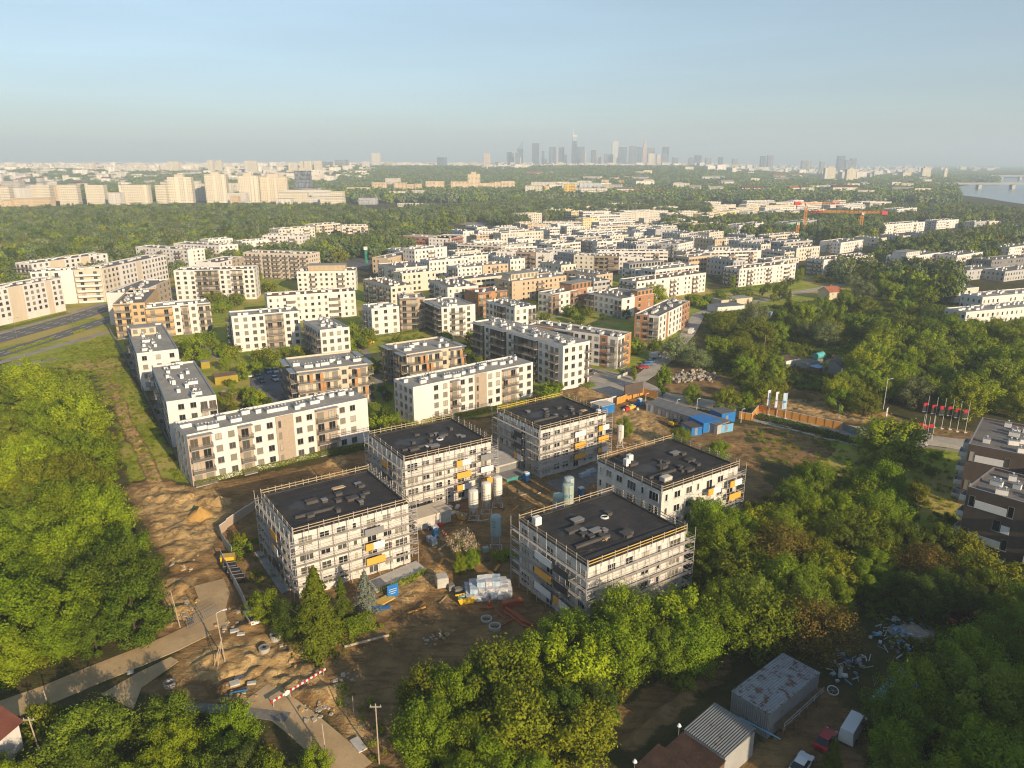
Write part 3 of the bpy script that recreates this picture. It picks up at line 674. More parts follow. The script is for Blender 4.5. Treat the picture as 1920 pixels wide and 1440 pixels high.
def facade(root, o, rz, L, h, nf, spec, z0=0.25, frame='G', rail=RAILB, panel=0.3, wh=1.5, slab=CONC, skip0=False, solid=False, depth=1.5, acc=TAN, ww=1.45, top=0.9, chair=False):
    """spec: 'w2:5.5' two windows per storey, 'b:4' balcony bay on accent wall, 'l:4' balcony on plain wall, 'p:3' accent panel, 'q:3' accent panel with slits, 's:3' stair panel in plain wall, 'n:2' bare, 'g:8' gallery with screens"""
    toks = [x.split(':') for x in spec.split()]
    tot = sum(float(x[1]) for x in toks); sc = L / tot; x = 0.0
    c, s = math.cos(rz), math.sin(rz); fh = (h - top) / nf
    at = lambda u, v, z: (o[0] + u*c - v*s, o[1] + u*s + v*c, z)
    for tk in toks:
        k = tk[0][0]; n = int(tk[0][1:] or 1); w = float(tk[1]) * sc
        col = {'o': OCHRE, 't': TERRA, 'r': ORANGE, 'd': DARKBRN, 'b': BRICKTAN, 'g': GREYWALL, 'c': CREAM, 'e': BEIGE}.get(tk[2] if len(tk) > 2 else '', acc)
        if k in 'bpq' or (k == 'w' and len(tk) > 2):
            mb = MB(); mb.box(0.02, -0.05 if k != 'q' else -0.25, 0.0, w-0.02, 0.0, h-0.35 if k == 'b' else h-0.12, 0)
            mb.build('wall_panel', col, root, at(x, 0, 0), rz)
        yo = -0.05 if (k in 'bp' or (k == 'w' and len(tk) > 2)) else (-0.25 if k == 'q' else 0.0)
        for f in range(nf):
            z = z0 + f * fh
            if k == 'w':
                for i in range(n):
                    wv = min(ww, w / n * 0.72); wq = round(wv * 4) / 4
                    place(window_mesh(wq, wh, frame, panel, 2 if wq > 0.9 else 1), 'window', root, at(x + w*(i+0.5)/n - wq/2, yo, z + 0.95), rz)
            elif k in 'bl':
                if not (skip0 and f == 0):
                    bw = round((w * (0.94 if k == 'b' else 0.9)) * 5) / 5; m0, m1 = balcony_mesh(bw, depth, rail, slab, solid)
                    bo = place(m0, 'balcony', root, at(x + (w-bw)/2, yo, z + 0.02), rz); place(m1, 'railing', bo)
                nd = 2 if w > 4.2 else 1; dw = 1.75 if w > 3 else 1.25
                for i in range(nd): place(window_mesh(dw, 2.15, frame, 0, 2), 'balcony_door', root, at(x + w*(i+0.5)/nd - dw/2, yo, z + 0.1), rz)
            elif k == 'q': place(window_mesh(0.75, 1.75, frame, 0, 1), 'window', root, at(x + w*0.12, yo, z + 0.6), rz)
            elif k == 's': place(window_mesh(1.0, 1.5, frame, 0, 1), 'window', root, at(x + w*0.5-0.5, yo, z + 0.9), rz)
            elif k == 'g':
                bw = round(w * 5) / 5; m0, m1 = balcony_mesh(bw, 1.9, rail, slab, solid)
                bo = place(m0, 'balcony', root, at(x + (w-bw)/2, yo, z + 0.02), rz); place(m1, 'railing', bo)
                nd = max(1, round(w / 2.7))
                for i in range(nd):
                    dw = 1.75 if (i + f) % 3 else 1.25
                    place(window_mesh(dw, 2.15, 'G', 0, 2), 'balcony_door', root, at(x + w*(i+0.5)/nd - dw/2, yo, z + 0.1), rz)
                for i in range(max(1, round(w / 6))):
                    sm = cached('screen', lambda: (lambda mb: (mb.box(0, -1.86, 0.05, 1.0, -1.78, 2.6, 0), mb.mesh('privacy_screen', ORANGE))[1])(MB()))
                    place(sm, 'privacy_screen', root, at(x + w * (0.12 + 0.76 * random.random()), yo, z + 0.02), rz)
        if k in 'bg':
            d_ = depth if k == 'b' else 1.95
            mb = MB(); mb.box(0, -d_, 0, w*0.98, 0, 0.14, 0); mb.build('canopy', CAP, root, at(x + w*0.01, yo, h - 0.5), rz)
        x += w
def chimneys(root, W, D, z, n, seed, rows=2, kinds=(0, 1, 2), mat_=None):
    r = random.Random(seed)
    for i in range(n):
        u = (i + 0.5 + r.uniform(-0.3, 0.3)) / n; v = (r.choice((0.3, 0.5, 0.68)) if rows > 1 else 0.5) + r.uniform(-0.06, 0.06)
        x, y = (u * W, v * D) if W >= D else (v * W, u * D)
        x = min(max(x, 1.6), W - 1.6); y = min(max(y, 1.2), D - 1.2)
        place(chimney_mesh(r.choice(kinds)), 'chimney', root, (x, y, z), r.choice((0, math.pi/2)) if W < D else 0)
FOOT = []      # footprints kept clear of trees
def near_block(label, F, D, h, nf, front='', left='', right='', wall=WHITE, roof=ROOFG, nch=8, seed=1, ang=None, group='apartment blocks of the estate', name='apartment_block', kinds=(0, 1, 2, 3), **kw):
    p0, a, W = frame_of(F, D, h, ang)
    t = thing(name, label, 'apartment block', (p0[0], p0[1], 0), a, group)
    box_wall(W, D, h, 4, 'wall', [wall, CAP], t); roof_deck(W, D, h - 0.55, roof, t)
    if front: facade(t, (0, 0), 0, W, h, nf, front, **kw)
    if left: facade(t, (0, D), -math.pi/2, D, h, nf, left, **kw)
    if right: facade(t, (W, 0), math.pi/2, D, h, nf, right, **kw)
    chimneys(t, W, D, h - 0.55, nch, seed, kinds=kinds)
    c, s = math.cos(a), math.sin(a)
    FOOT.append([(p0[0]+x*c-y*s, p0[1]+x*s+y*c) for x, y in ((-1.5,-1.5),(W+1.5,-1.5),(W+1.5,D+1.5),(-1.5,D+1.5))])
    return t, W, a
def far_block(label, F, D, h, nf=4, col=(0.74, 0.71, 0.66), style='P', roof=ROOFD, nch=6, nb=2, seed=1, ang=None, group='pale blocks of the far estate', bal=RAILB, leftb=0, bay=3.1, name='apartment_block', side=1):
    p0, a, W = frame_of(F, D, h, ang)
    if W < 0: raise ValueError(label)
    t = thing(name, label, 'apartment block', (p0[0], p0[1], 0), a, group)
    o = box_wall(W, D, h, 4, 'wall', [{'P': FAC_P, 'B': FAC_B, 'S': FAC_S}[style], CAP], t, 0.5, 0.3, (nf, bay)); o.color = (*col, 1)
    roof_deck(W, D, h - 0.45, roof, t)
    r = random.Random(seed); fh = h / (nf + 0.25)
    def bal_col(ox, oy, rz, L, n):
        c, s = math.cos(rz), math.sin(rz)
        for i in range(n):
            bw = round(min(L * 0.8 / n, r.choice((3.0, 4.0, 5.0)))); u = L * (i + 0.5) / n - bw/2 + r.uniform(-0.5, 0.5)
            def mk(bw=bw):
                mb = MB(); mb.box(0, -1.3, -0.15, bw, 0, 0.02, 0); mb.box(0, -1.3, 0.02, bw, -1.22, 1.0, 1); mb.box(0, -1.22, 0.02, 0.08, 0, 1.0, 1); mb.box(bw-0.08, -1.22, 0.02, bw, 0, 1.0, 1)
                return mb.mesh('balcony', [CONC, bal])
            me = cached(('fb', bw, bal.name), mk)
            for f in range(nf): place(me, 'balcony', t, (ox + u*c, oy + u*s, f*fh + 0.1), rz)
    if nb: bal_col(0, 0, 0, W, nb)
    if leftb: bal_col(0, D, -math.pi/2, D, leftb)
    chimneys(t, W, D, h - 0.45, nch, seed)
    c, s = math.cos(a), math.sin(a)
    FOOT.append([(p0[0]+x*c-y*s, p0[1]+x*s+y*c) for x, y in ((-1,-1),(W+1,-1),(W+1,D+1),(-1,D+1))])
    return t

# ---------------------------------------------------------------- finished blocks near the site
near_block('long white four storey block with tan balcony bays, nearest finished block on the left', (349.8,815.5,688.4,745.6), 11.2, 12.7, 4,
    'b:4.8 w2:5.3 b:3.0:b w2:5.2 q:4.0:b w2:5.0 b:5.4 w2:5.2 n:2.6', 's:3 w1:3 w1:3 n:2', 'n:3 w1:4 n:3', nch=16, seed=3)
near_block('white four storey block behind the scaffolding with four columns of gable windows', (774.2,726,999.3,678.8), 10.8, 11.4, 4,
    'n:5 w2:5.2 b:2.6 w2:4.8 q:3.6:b w2:4.8 b:5 w2:5.4', 'w4:10.5', 'n:2 w2:6 n:2', nch=14, seed=5)
near_block('tan gallery block with orange screens and grey roof, beside the courtyard car park', (556,697,690,682), 18.5, 12.5, 4,
    'g:13 w1:3.2 g:6', 'g:8 w1:3 g:6', 'g:8 w1:2 g:7', wall=CREAM, nch=8, seed=9, rail=RAILB, name='gallery_block', ang=27)
near_block('tan gallery block with orange screens between two white gables', (762,664,866,648), 17, 12.5, 4,
    'g:12 w1:3 g:5', 'g:6 w2:4 g:5', 'g:8 w1:2 g:6', wall=CREAM, nch=8, seed=12, rail=RAILB, name='gallery_block')
near_block('white five storey block with a brown balcony bay set low in its front', (433.5,593,561,582.5), 11.5, 14.5, 5,
    'w1:3 w1:3.2 w1:2.6 w1:2.6 b:6.5:b w1:3 w1:2.8', 'l:3 w1:3', '', nch=6, seed=15, roof=ROOFG)
near_block('white gable block with dark balconied flank, right of the low balcony bay block', (600,618.8,655,612.5), 22, 12.4, 4,
    'w4:11', 'l:5 l:5 w1:2 l:5 l:4', 'w2:6 n:5', nch=9, seed=18)
near_block('white four storey block with narrow left balconies before the brown attic block', (696.3,578.8,748,573.8), 12, 12.3, 4,
    'w1:3 w1:3.2 w1:3', 'l:4 w1:3', '', nch=5, seed=21)
near_block('brown topped five storey balcony block joined to the white block', (749,559,797,557), 12.5, 14.8, 5,
    'b:7:b w1:3', '', '', nch=5, seed=22, wall=TAN)
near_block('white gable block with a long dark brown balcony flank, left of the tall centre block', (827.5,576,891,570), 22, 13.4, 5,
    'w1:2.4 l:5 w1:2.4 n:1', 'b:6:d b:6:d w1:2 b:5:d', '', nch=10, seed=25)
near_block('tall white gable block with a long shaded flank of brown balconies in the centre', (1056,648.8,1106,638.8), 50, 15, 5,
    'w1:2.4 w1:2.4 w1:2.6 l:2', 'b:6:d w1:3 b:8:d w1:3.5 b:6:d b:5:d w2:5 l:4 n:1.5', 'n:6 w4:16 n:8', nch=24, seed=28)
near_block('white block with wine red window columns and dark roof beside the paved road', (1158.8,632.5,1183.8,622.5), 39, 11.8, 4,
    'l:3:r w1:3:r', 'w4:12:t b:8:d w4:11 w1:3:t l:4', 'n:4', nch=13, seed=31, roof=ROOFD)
near_block('white block with terracotta strips standing alone beside the thicket', (1236,592.5,1293.8,563.8), 10.6, 11.4, 4,
    'w2:6 p:1.6:t w2:6.5 w2:5 w3:7:t', 'w1:3:t w1:2.6:t l:4', '', nch=11, seed=34, roof=ROOFD)
near_block('white courtyard block with terracotta bays and roof terrace', (1036,551,1111,537.5), 9.5, 10.2, 3,
    'b:3.4:r w2:6 b:4:t w2:5.5:t w1:3', 'w2:5 l:3', '', nch=8, seed=37, roof=ROOFD)
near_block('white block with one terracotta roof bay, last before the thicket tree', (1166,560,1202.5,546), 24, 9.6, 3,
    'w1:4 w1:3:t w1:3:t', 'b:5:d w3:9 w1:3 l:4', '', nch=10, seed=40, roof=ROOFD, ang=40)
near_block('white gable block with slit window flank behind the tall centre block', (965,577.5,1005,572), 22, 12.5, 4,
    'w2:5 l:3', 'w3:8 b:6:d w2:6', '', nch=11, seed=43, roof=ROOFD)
near_block('orange brown penthouse block squeezed between white roofs', (897,549,951,543), 13, 12.2, 4,
    'b:5:r p:2:r b:5:r', 'p:5:t w1:3', '', wall=TERRA, nch=5, seed=46, roof=ROOFD)
near_block('white block with notched grey roof, second in the row along the wire fence', (311.6,753.2,405,740), 41, 12.7, 4,
    'n:2 w1:3 w1:3.2 l:4.5', 'l:4 w2:6 s:3 w2:5 l:5 w2:6 s:4 w2:5', '', nch=15, seed=49)
near_block('white block with grey roof and terrace, third in the row along the wire fence', (256,662.5,333.8,653.8), 48, 12.7, 4,
    'w1:4 w1:4 w1:4', 'l:4 w2:6 s:3 w2:5 l:5 w2:6 s:4 w2:5', '', nch=14, seed=52)
near_block('ochre balcony block at the far corner of the wire fence', (211,570,271,567), 40, 15, 5,
    'b:6.5:o w2:5:o', 'w3:8:t w3:9 w3:8:t w3:9', '', nch=22, seed=55, wall=OCHRE, roof=ROOFD)
near_block('cream and white balcony wing joined to the ochre corner block', (272,577,394,567), 12, 13, 4,
    'b:9:o w1:2.6 b:2.8 w1:3 b:4.6:c', '', 'n:10', nch=8, seed=58)
near_block('white block ending in a brown striped gable, behind the ochre corner block', (258,548,318,523), 14, 15, 5,
    'w4:11 p:1:b w3:8:b', '', '', nch=9, seed=61, roof=ROOFD)
near_block('seven window wide tall block with two stacks of dark balconies', (325,507,476,503.8), 14, 16.6, 6,
    'w1:3 w1:3 w1:3 b:4.6:b b:5:b w1:2.6 w1:2.6 b:5:e w1:2.4 w1:2.4', '', 'w2:6', nch=14, seed=64, roof=ROOFD, rail=RAILD, panel=0.0)
near_block('block with brown striped end wing behind the tall balcony block', (410,492,457,481), 14, 16.6, 6,
    'w3:8 w3:8:b', '', '', nch=7, seed=65, roof=ROOFD, panel=0.0)
near_block('white six storey block on the far side of the dual road, nearest the frame edge', (-24,546,113.8,521), 13, 16.5, 5,
    'n:3 w2:5 p:6:c w4:10 p:2.5:c w2:5', '', 'w2:6', nch=12, seed=67, roof=ROOFD, panel=0.0, top=3.2, z0=2.6)
near_block('white corner block with four white balcony bands facing the dual road', (137,505.8,190,503.8), 13, 17.8, 6,
    'l:14', '', '', nch=5, seed=70, roof=ROOFD, rail=RAILW, solid=True, panel=0.0, wall=CREAM)
near_block('white wing left of the banded corner block', (56,510,136,505.8), 13, 17.8, 6, 'w3:9 p:1:c l:4 n:6', '', '', nch=6, seed=71, roof=ROOFD, panel=0.0)
near_block('long stepped white wing receding behind the banded corner block', (191.5,503.3,311,477.5), 13, 17.8, 6,
    'w4:12:e n:2 w4:12 p:4:c w4:12 w4:11', '', '', nch=14, seed=72, roof=ROOFD, panel=0.0)
near_block('white block against the woods behind the corner block', (59,494,201,475), 13, 16.5, 6,
    'w3:9 p:8:c w3:9 p:5:c l:3 w2:8', 'l:6 l:5', '', nch=13, seed=75, roof=ROOFD, panel=0.0)
# brown fence-side gate house, sheds and terraces of the estate
# ---------------------------------------------------------------- the estate behind, row by row
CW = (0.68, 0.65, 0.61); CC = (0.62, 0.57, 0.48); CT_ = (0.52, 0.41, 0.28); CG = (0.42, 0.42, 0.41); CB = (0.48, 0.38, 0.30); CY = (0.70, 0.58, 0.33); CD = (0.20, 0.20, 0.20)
FB = [  # label, front roof edge, depth, height, storeys, colour, style, roof, chimneys, balcony stacks, left stacks, extra
 ('white block with two dark balcony stacks beside the woods, left end', (253.8,462.5,350,468), 13, 16, 6, CW, 'P', ROOFD, 10, 3, 0),
 ('white gable of the long block beside the woods', (351,468.2,383,465), 13, 16, 6, CW, 'P', ROOFD, 3, 0, 0),
 ('white balcony block one row nearer the woods', (325,456,410,460), 14, 16, 6, CW, 'P', ROOFD, 8, 3, 0),
 ('white gable facing the dual road one row nearer the woods', (411,460,446,457.5), 14, 16, 6, CW, 'P', ROOFD, 3, 0, 0),
 ('narrow white roofline peeping over the woodside blocks', (390,450,436,446), 12, 15, 5, CW, 'P', ROOFD, 5, 1, 0),
 ('low white block in front of the grey balcony tower', (453,452.5,518,447.5), 12, 14, 5, CW, 'P', ROOFD, 8, 1, 0),
 ('white block with dark balconies at the junction, second tallest', (492,441,567,441.7), 15, 17, 6, CW, 'P', ROOFD, 9, 2, 0),
 ('tallest white block with a brown end wing near the junction', (522,430,590,425), 14, 19, 7, CC, 'P', ROOFD, 8, 2, 0),
 ('white block with cream balcony bands left of the junction', (593,421.7,638,418), 16, 18, 6, CC, 'B', ROOFD, 6, 2, 0),
 ('cream balcony block right of the banded one, beside the junction', (640,424,690,423), 16, 18, 6, CC, 'B', ROOFD, 7, 3, 0),
 ('big beige block with six rows of dark balconies behind the tall balcony block', (456,472.5,579,476.5), 14, 16.5, 6, (0.58,0.50,0.41), 'P', ROOFD, 14, 7, 0),
 ('white block with an ochre attic storey', (556,509,666,507), 15, 12, 4, CW, 'P', ROOFD, 10, 2, 1),
 ('long white block with one ochre panel and brown roof', (500,556,666,545), 11.5, 12.5, 4, CW, 'P', ROOFBRN, 10, 2, 0),
 ('brown roofed block with a dark balcony flank and white gable', (732.5,537.5,775,533), 32, 12, 4, CC, 'P', ROOFBRN, 14, 0, 4),
 ('grey roofed block with a dark flank and white gable', (839,539,897,535), 30, 12, 4, CW, 'P', ROOFD, 14, 1, 3),
 ('white block with a dark glazed flank behind the brown roof', (742,503,801,498), 26, 11, 4, CW, 'P', ROOFD, 9, 2, 2),
 ('white tower like block with a balcony stack above the low tan block', (777,468,838,462), 13, 16, 5, CW, 'P', ROOFG, 6, 1, 0),
 ('low tan block attached to the white tower like block', (727,484,776,473), 12, 11, 3, CT_, 'P', ROOFG, 6, 0, 0),
 ('white front half of the white and tan block', (858,502,904,498), 14, 11, 4, CW, 'P', ROOFG, 6, 0, 1),
 ('tan half of the white and tan block', (905,497.5,953,494), 14, 11, 4, CT_, 'P', ROOFG, 6, 1, 0),
 ('sand coloured block with a white penthouse in the centre', (960,528,1062,516), 15, 11.5, 4, CT_, 'P', ROOFG, 10, 1, 1),
 ('white block with three bright balcony bands, left part', (857,458,907,460), 13, 11, 4, CC, 'B', ROOFD, 7, 2, 1),
 ('white block with three bright balcony bands, right part', (908,460,940,461.7), 13, 11, 4, CC, 'B', ROOFD, 5, 2, 0),
 ('white framed block around a brown balcony centre, left half', (930,471,968,472), 13, 12.5, 4, CW, 'P', ROOFD, 6, 0, 0),
 ('brown balcony centre of the white framed block', (968.5,472.2,1004,473), 13, 12.5, 4, (0.28,0.22,0.17), 'B', ROOFD, 5, 2, 0),
 ('white framed block around a brown balcony centre, right half', (1004.5,473.2,1031,474), 13, 12.5, 4, CW, 'P', ROOFD, 5, 1, 0),
 ('red brown striped block at the edge of the estate', (747,442,843,447), 22, 10, 3, (0.36,0.17,0.11), 'B', CONCL, 5, 0, 0),
 ('white end of the red brown striped block', (844,447,873,440), 20, 10, 3, CW, 'P', CONCL, 3, 1, 0),
 ('white cube block with a dark left side, first of four', (897,433,935,432), 15, 9.5, 3, CW, 'P', ROOFD, 6, 1, 1),
 ('white cube block with a dark left side, second of four', (954,431.7,991,429.5), 15, 9.5, 3, CW, 'P', ROOFD, 6, 1, 1),
 ('white cube block with a dark left side, third of four', (1011,427,1045,426), 15, 9.5, 3, CW, 'P', ROOFD, 6, 1, 1),
 ('white cube block with a dark left side, fourth of four', (1063,424.7,1097,423.5), 15, 9.5, 3, CW, 'P', ROOFD, 6, 1, 1),
 ('long white roofline behind the banded block', (888,452,942,450), 10, 9.5, 3, CW, 'P', ROOFD, 6, 0, 0),
 ('white block with an orange blind behind the framed block', (968,448,1004,446), 15, 9.5, 3, CW, 'P', ROOFD, 6, 1, 1),
 ('long white parapet block behind the brown balcony centre', (940,463,1007,461), 10, 10, 3, CW, 'B', ROOFD, 8, 0, 0),
 ('white block with yellow blinds, left of two', (1036,458,1089,453), 16, 10, 3, CW, 'B', ROOFD, 8, 1, 1),
 ('white block with yellow blinds, right of two', (1120,453,1167,450), 16, 10, 3, CW, 'B', ROOFD, 8, 1, 1),
 ('white banded block near the middle of the estate', (1196,448,1240,444), 16, 9.5, 3, CC, 'B', ROOFD, 8, 1, 1),
 ('small white block under the red framed one', (1122.5,439,1153,437), 14, 9, 3, CW, 'B', ROOFD, 5, 0, 1),
 ('small white cube before the white cube row', (1050,442.5,1082,440.5), 14, 9, 3, CW, 'B', ROOFD, 5, 0, 1),
 ('long white block crossing behind the brown framed one', (1121,471,1253,471), 13, 11, 4, CW, 'B', ROOFD, 14, 3, 0),
 ('white and brown framed block with a grid of windows, left part', (1076,478,1114,479.5), 13, 12, 4, CC, 'P', ROOFD, 5, 0, 0),
 ('brown balcony centre right of the window grid', (1114.5,479.6,1160,480.5), 13, 12, 4, (0.27,0.21,0.16), 'B', ROOFD, 6, 2, 0),
 ('white right end of the brown framed block', (1160.5,480.6,1207,481.5), 13, 12, 4, CW, 'P', ROOFD, 6, 1, 0),
 ('grey white gable block with a long shaded side', (1271,457.5,1300,452), 20, 11, 4, CW, 'P', ROOFD, 7, 0, 2),
 ('white block with a tan end and grey penthouse before the brown roof', (1191,505,1262,498), 12, 9, 3, CW, 'P', ROOFG, 8, 0, 1),
 ('tan end of the white block with the grey penthouse', (1262.5,498,1297,494), 12, 9, 3, CT_, 'P', ROOFG, 4, 0, 0),
 ('brown roofed white block with yellow blinds, nearest of the brown roofs', (1194,528,1324,511), 13, 11, 4, CW, 'P', ROOFBRN, 18, 3, 2),
 ('low dark block with a tan gable beside the orange penthouses', (1118,516,1149,511.5), 26, 9, 3, CT_, 'P', ROOFD, 10, 0, 0),
 ('white block with a bright grid front left of the brown roofs', (1319,472,1428,469), 12, 11, 4, CW, 'B', ROOFD, 16, 3, 2),
 ('brown roofed block with white bands, middle of three', (1387,504,1493,493), 12.5, 11, 4, CW, 'P', ROOFBRN, 16, 3, 3),
 ('brown roofed block with white bands, farthest of three', (1545,487,1637.5,477.5), 12.5, 11, 4, CW, 'P', ROOFBRN, 16, 3, 3),
 ('tan white block with a dark shaded side behind the brown roof', (1494,465,1538,461), 14, 10, 3, CC, 'P', ROOFD, 7, 1, 2),
 ('grey white block with curved roof vents', (1577,455,1619,449), 18, 9, 3, CW, 'P', ROOFD, 8, 0, 1),
 ('tan block between the dark terraces', (1358,449,1400,446), 12, 8, 3, CC, 'P', ROOFD, 6, 1, 0),
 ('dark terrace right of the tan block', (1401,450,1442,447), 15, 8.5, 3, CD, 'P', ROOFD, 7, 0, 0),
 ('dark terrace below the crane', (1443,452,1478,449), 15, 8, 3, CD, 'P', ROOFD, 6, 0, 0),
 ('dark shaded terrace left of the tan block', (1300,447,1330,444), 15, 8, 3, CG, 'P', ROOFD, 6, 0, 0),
 ('pale terrace left of the dark terraces', (1330,436,1357,433), 14, 8, 3, CC, 'P', ROOFD, 6, 0, 0),
 ('white grid fronted block alone before the trees', (1386,422.5,1439,416.7), 15, 12, 4, CW, 'P', ROOFD, 9, 2, 2),
 ('unfinished block wrapped in green netting', (1475,418,1540,411), 14, 12, 4, CG, 'P', ROOFD, 6, 2, 0),
 ('cream block with a window grid at the tree edge', (1255,418,1308,414), 13, 10.5, 3, CC, 'P', ROOFD, 9, 1, 1),
 ('long block with a red brown window band', (1119,424,1217,420.5), 13, 9, 3, CC, 'B', ROOFD, 10, 0, 0),
 ('long low block with a red brown band on the left', (1018,416,1091,416), 13, 9.5, 3, CC, 'B', ROOFD, 7, 0, 0),
 ('yellow block rising above the long low block', (1093,410,1122,408), 12, 12, 4, CY, 'P', ROOFD, 4, 0, 0),
 ('white block at the near edge of the woods', (972,401,1016,399), 14, 12.5, 4, CC, 'P', ROOFD, 5, 1, 0),
 ('pale yellow block farthest left of the cream rows', (1034,394,1082,391.5), 16, 10, 3, CY, 'P', CONCL, 6, 0, 1),
 ('cream row behind the pale yellow block', (1130,392,1194,389), 14, 9, 3, CC, 'P', CONCL, 8, 0, 0),
 ('cream front with dense windows below the woods', (1162,400,1253,394.5), 14, 11, 4, CC, 'P', CONCL, 12, 0, 1),
 ('cream row just under the woods', (1205,385,1290,382), 14, 9, 3, CC, 'P', CONCL, 12, 0, 0),
 ('cream row right of the woods edge', (1295,389,1380,383), 14, 9, 3, CC, 'P', CONCL, 12, 0, 0),
 ('yellowish row in the cream quarter', (1318,401,1381,395), 14, 9, 3, CY, 'P', CONCL, 10, 0, 0),
 ('tan house before the green crane, small', (1402,397,1419,394), 12, 8, 3, CC, 'P', CONCL, 3, 0, 0),
 ('tan row before the green crane, wide', (1428,400,1467,392), 12, 8.5, 3, CC, 'P', CONCL, 6, 0, 0),
 ('tan row behind the first crane', (1486,397,1521,391), 12, 8, 3, CC, 'P', CONCL, 5, 0, 0),
 ('long row between cream quarter and cranes', (1400,384,1495,378), 14, 9, 3, CC, 'P', CONCL, 12, 0, 0),
 ('white block under the first crane jib', (1557,384,1618,380.5), 14, 10.5, 3, CW, 'P', ROOFD, 9, 1, 1),
 ('tall white block with a dark roofed side near the river trees', (1682,392,1720,389), 18, 14, 4, CW, 'P', ROOFD, 8, 0, 0),
 ('red brick hall below the tall white block', (1683,407,1713,405), 10, 6.5, 2, (0.36,0.14,0.08), 'P', ROOFD, 4, 0, 0),
 ('white terrace with stepped front, left of the dark gap', (1660,421,1735,415.5), 14, 10, 3, CW, 'P', ROOFD, 14, 2, 1),
 ('white terrace with stepped front, right of the dark gap', (1757,414,1798,411), 14, 9.5, 3, CW, 'P', ROOFD, 9, 1, 1),
 ('tan gabled terrace end, leftmost of three', (1647,447,1663,445), 22, 7.5, 2, CC, 'P', ROOFD, 5, 0, 0),
 ('tan gabled terrace end, middle of three', (1692.5,442.5,1708,441), 22, 7.5, 2, CC, 'P', ROOFD, 5, 0, 0),
 ('tan gabled terrace end, rightmost of three', (1738,438,1753,437), 22, 7.5, 2, CC, 'P', ROOFD, 5, 0, 0),
 ('white curved terrace in the trees, left wing', (1700,482,1763,473), 14, 9.5, 3, CW, 'P', ROOFD, 10, 2, 2),
 ('white curved terrace in the trees, right wing', (1795,479,1843,472), 14, 9.5, 3, CW, 'P', ROOFD, 9, 2, 2),
 ('white block half behind trees at the frame edge', (1893,464,1945,457), 14, 8, 3, CW, 'P', ROOFD, 8, 1, 1),
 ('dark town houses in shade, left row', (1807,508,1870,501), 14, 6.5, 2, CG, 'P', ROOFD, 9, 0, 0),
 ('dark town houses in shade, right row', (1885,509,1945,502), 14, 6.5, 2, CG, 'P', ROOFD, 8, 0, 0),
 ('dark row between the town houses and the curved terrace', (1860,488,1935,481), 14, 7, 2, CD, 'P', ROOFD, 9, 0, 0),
 ('small white house with an orange balcony recess', (1793,542,1836,538), 10, 7.5, 2, CC, 'P', ROOFD, 4, 1, 0),
 ('white row house terrace with a line of vents, far row', (1843,557,1965,546), 12, 7.5, 2, CW, 'P', ROOFG, 16, 0, 0),
 ('white row house terrace with a line of vents, near row', (1812,585,1965,571), 11, 7, 2, CW, 'P', ROOFG, 18, 0, 0),
 ('terrace of small houses at the far right', (1855,415,1945,410.5), 11, 7, 2, CC, 'P', ROOFBRN, 12, 0, 0),
 ('grey white house end before the far terrace', (1828,416,1850,414), 11, 8, 2, CG, 'P', ROOFD, 3, 0, 0),
]
for i, b_ in enumerate(FB):
    far_block(*b_[:2], b_[2], b_[3], b_[4], b_[5], b_[6], b_[7], b_[8], b_[9], 100 + i, leftb=b_[10])
def annex(name, label, F, D, h, z0, mat_, roofm, group=None):
    """penthouse storeys standing on the roofs are parts of their block: child of the block whose label is given"""
def penthouse(block_label, u0, u1, v0, v1, hh, mat_):
    for o in bpy.data.objects:
        if o.get('label') == block_label:
            w_ = [c for c in o.children if c.name.split('.')[0] == 'wall'][0]; bb = w_.data.vertices
            W = max(v.co.x for v in bb); D = max(v.co.y for v in bb); h = max(v.co.z for v in bb)
            mb = MB(); mb.box(u0*W, v0*D, h-0.44, u1*W, v1*D, h+hh, 0, 1); mb.box(u0*W-0.3, v0*D-0.3, h+hh, u1*W+0.3, v1*D+0.3, h+hh+0.2, 1)
            n = int((u1-u0)*W/2.6)
            for i in range(n): x = u0*W + (u1-u0)*W*(i+0.2)/n; mb.box(x, v0*D-0.05, h+0.3, x+1.5, v0*D, h+hh-0.4, 2)
            mb.build('penthouse', [mat_, ROOFG, GLASS], o); return
penthouse('white block with an ochre attic storey', 0.18, 0.82, 0.3, 0.9, 2.6, OCHRE)
penthouse('sand coloured block with a white penthouse in the centre', 0.1, 0.6, 0.4, 0.95, 2.7, CREAM)
penthouse('white block with a tan end and grey penthouse before the brown roof', 0.0, 0.9, 0.45, 0.95, 2.6, GREYWALL)
penthouse('white courtyard block with terracotta bays and roof terrace', 0.5, 1.0, 0.1, 0.95, 2.8, TERRA)
penthouse('white block with one terracotta roof bay, last before the thicket tree', 0.5, 0.98, 0.02, 0.2, 2.2, ORANGE)
penthouse('white curved terrace in the trees, left wing', 0.1, 0.5, 0.2, 0.9, 2.4, WHITE)
penthouse('white block with grey roof and terrace, third in the row along the wire fence', 0.05, 0.7, 0.62, 0.75, 2.3, CREAM)
penthouse('white block with a bright grid front left of the brown roofs', 0.2, 0.5, 0.4, 0.9, 2.4, WHITE)
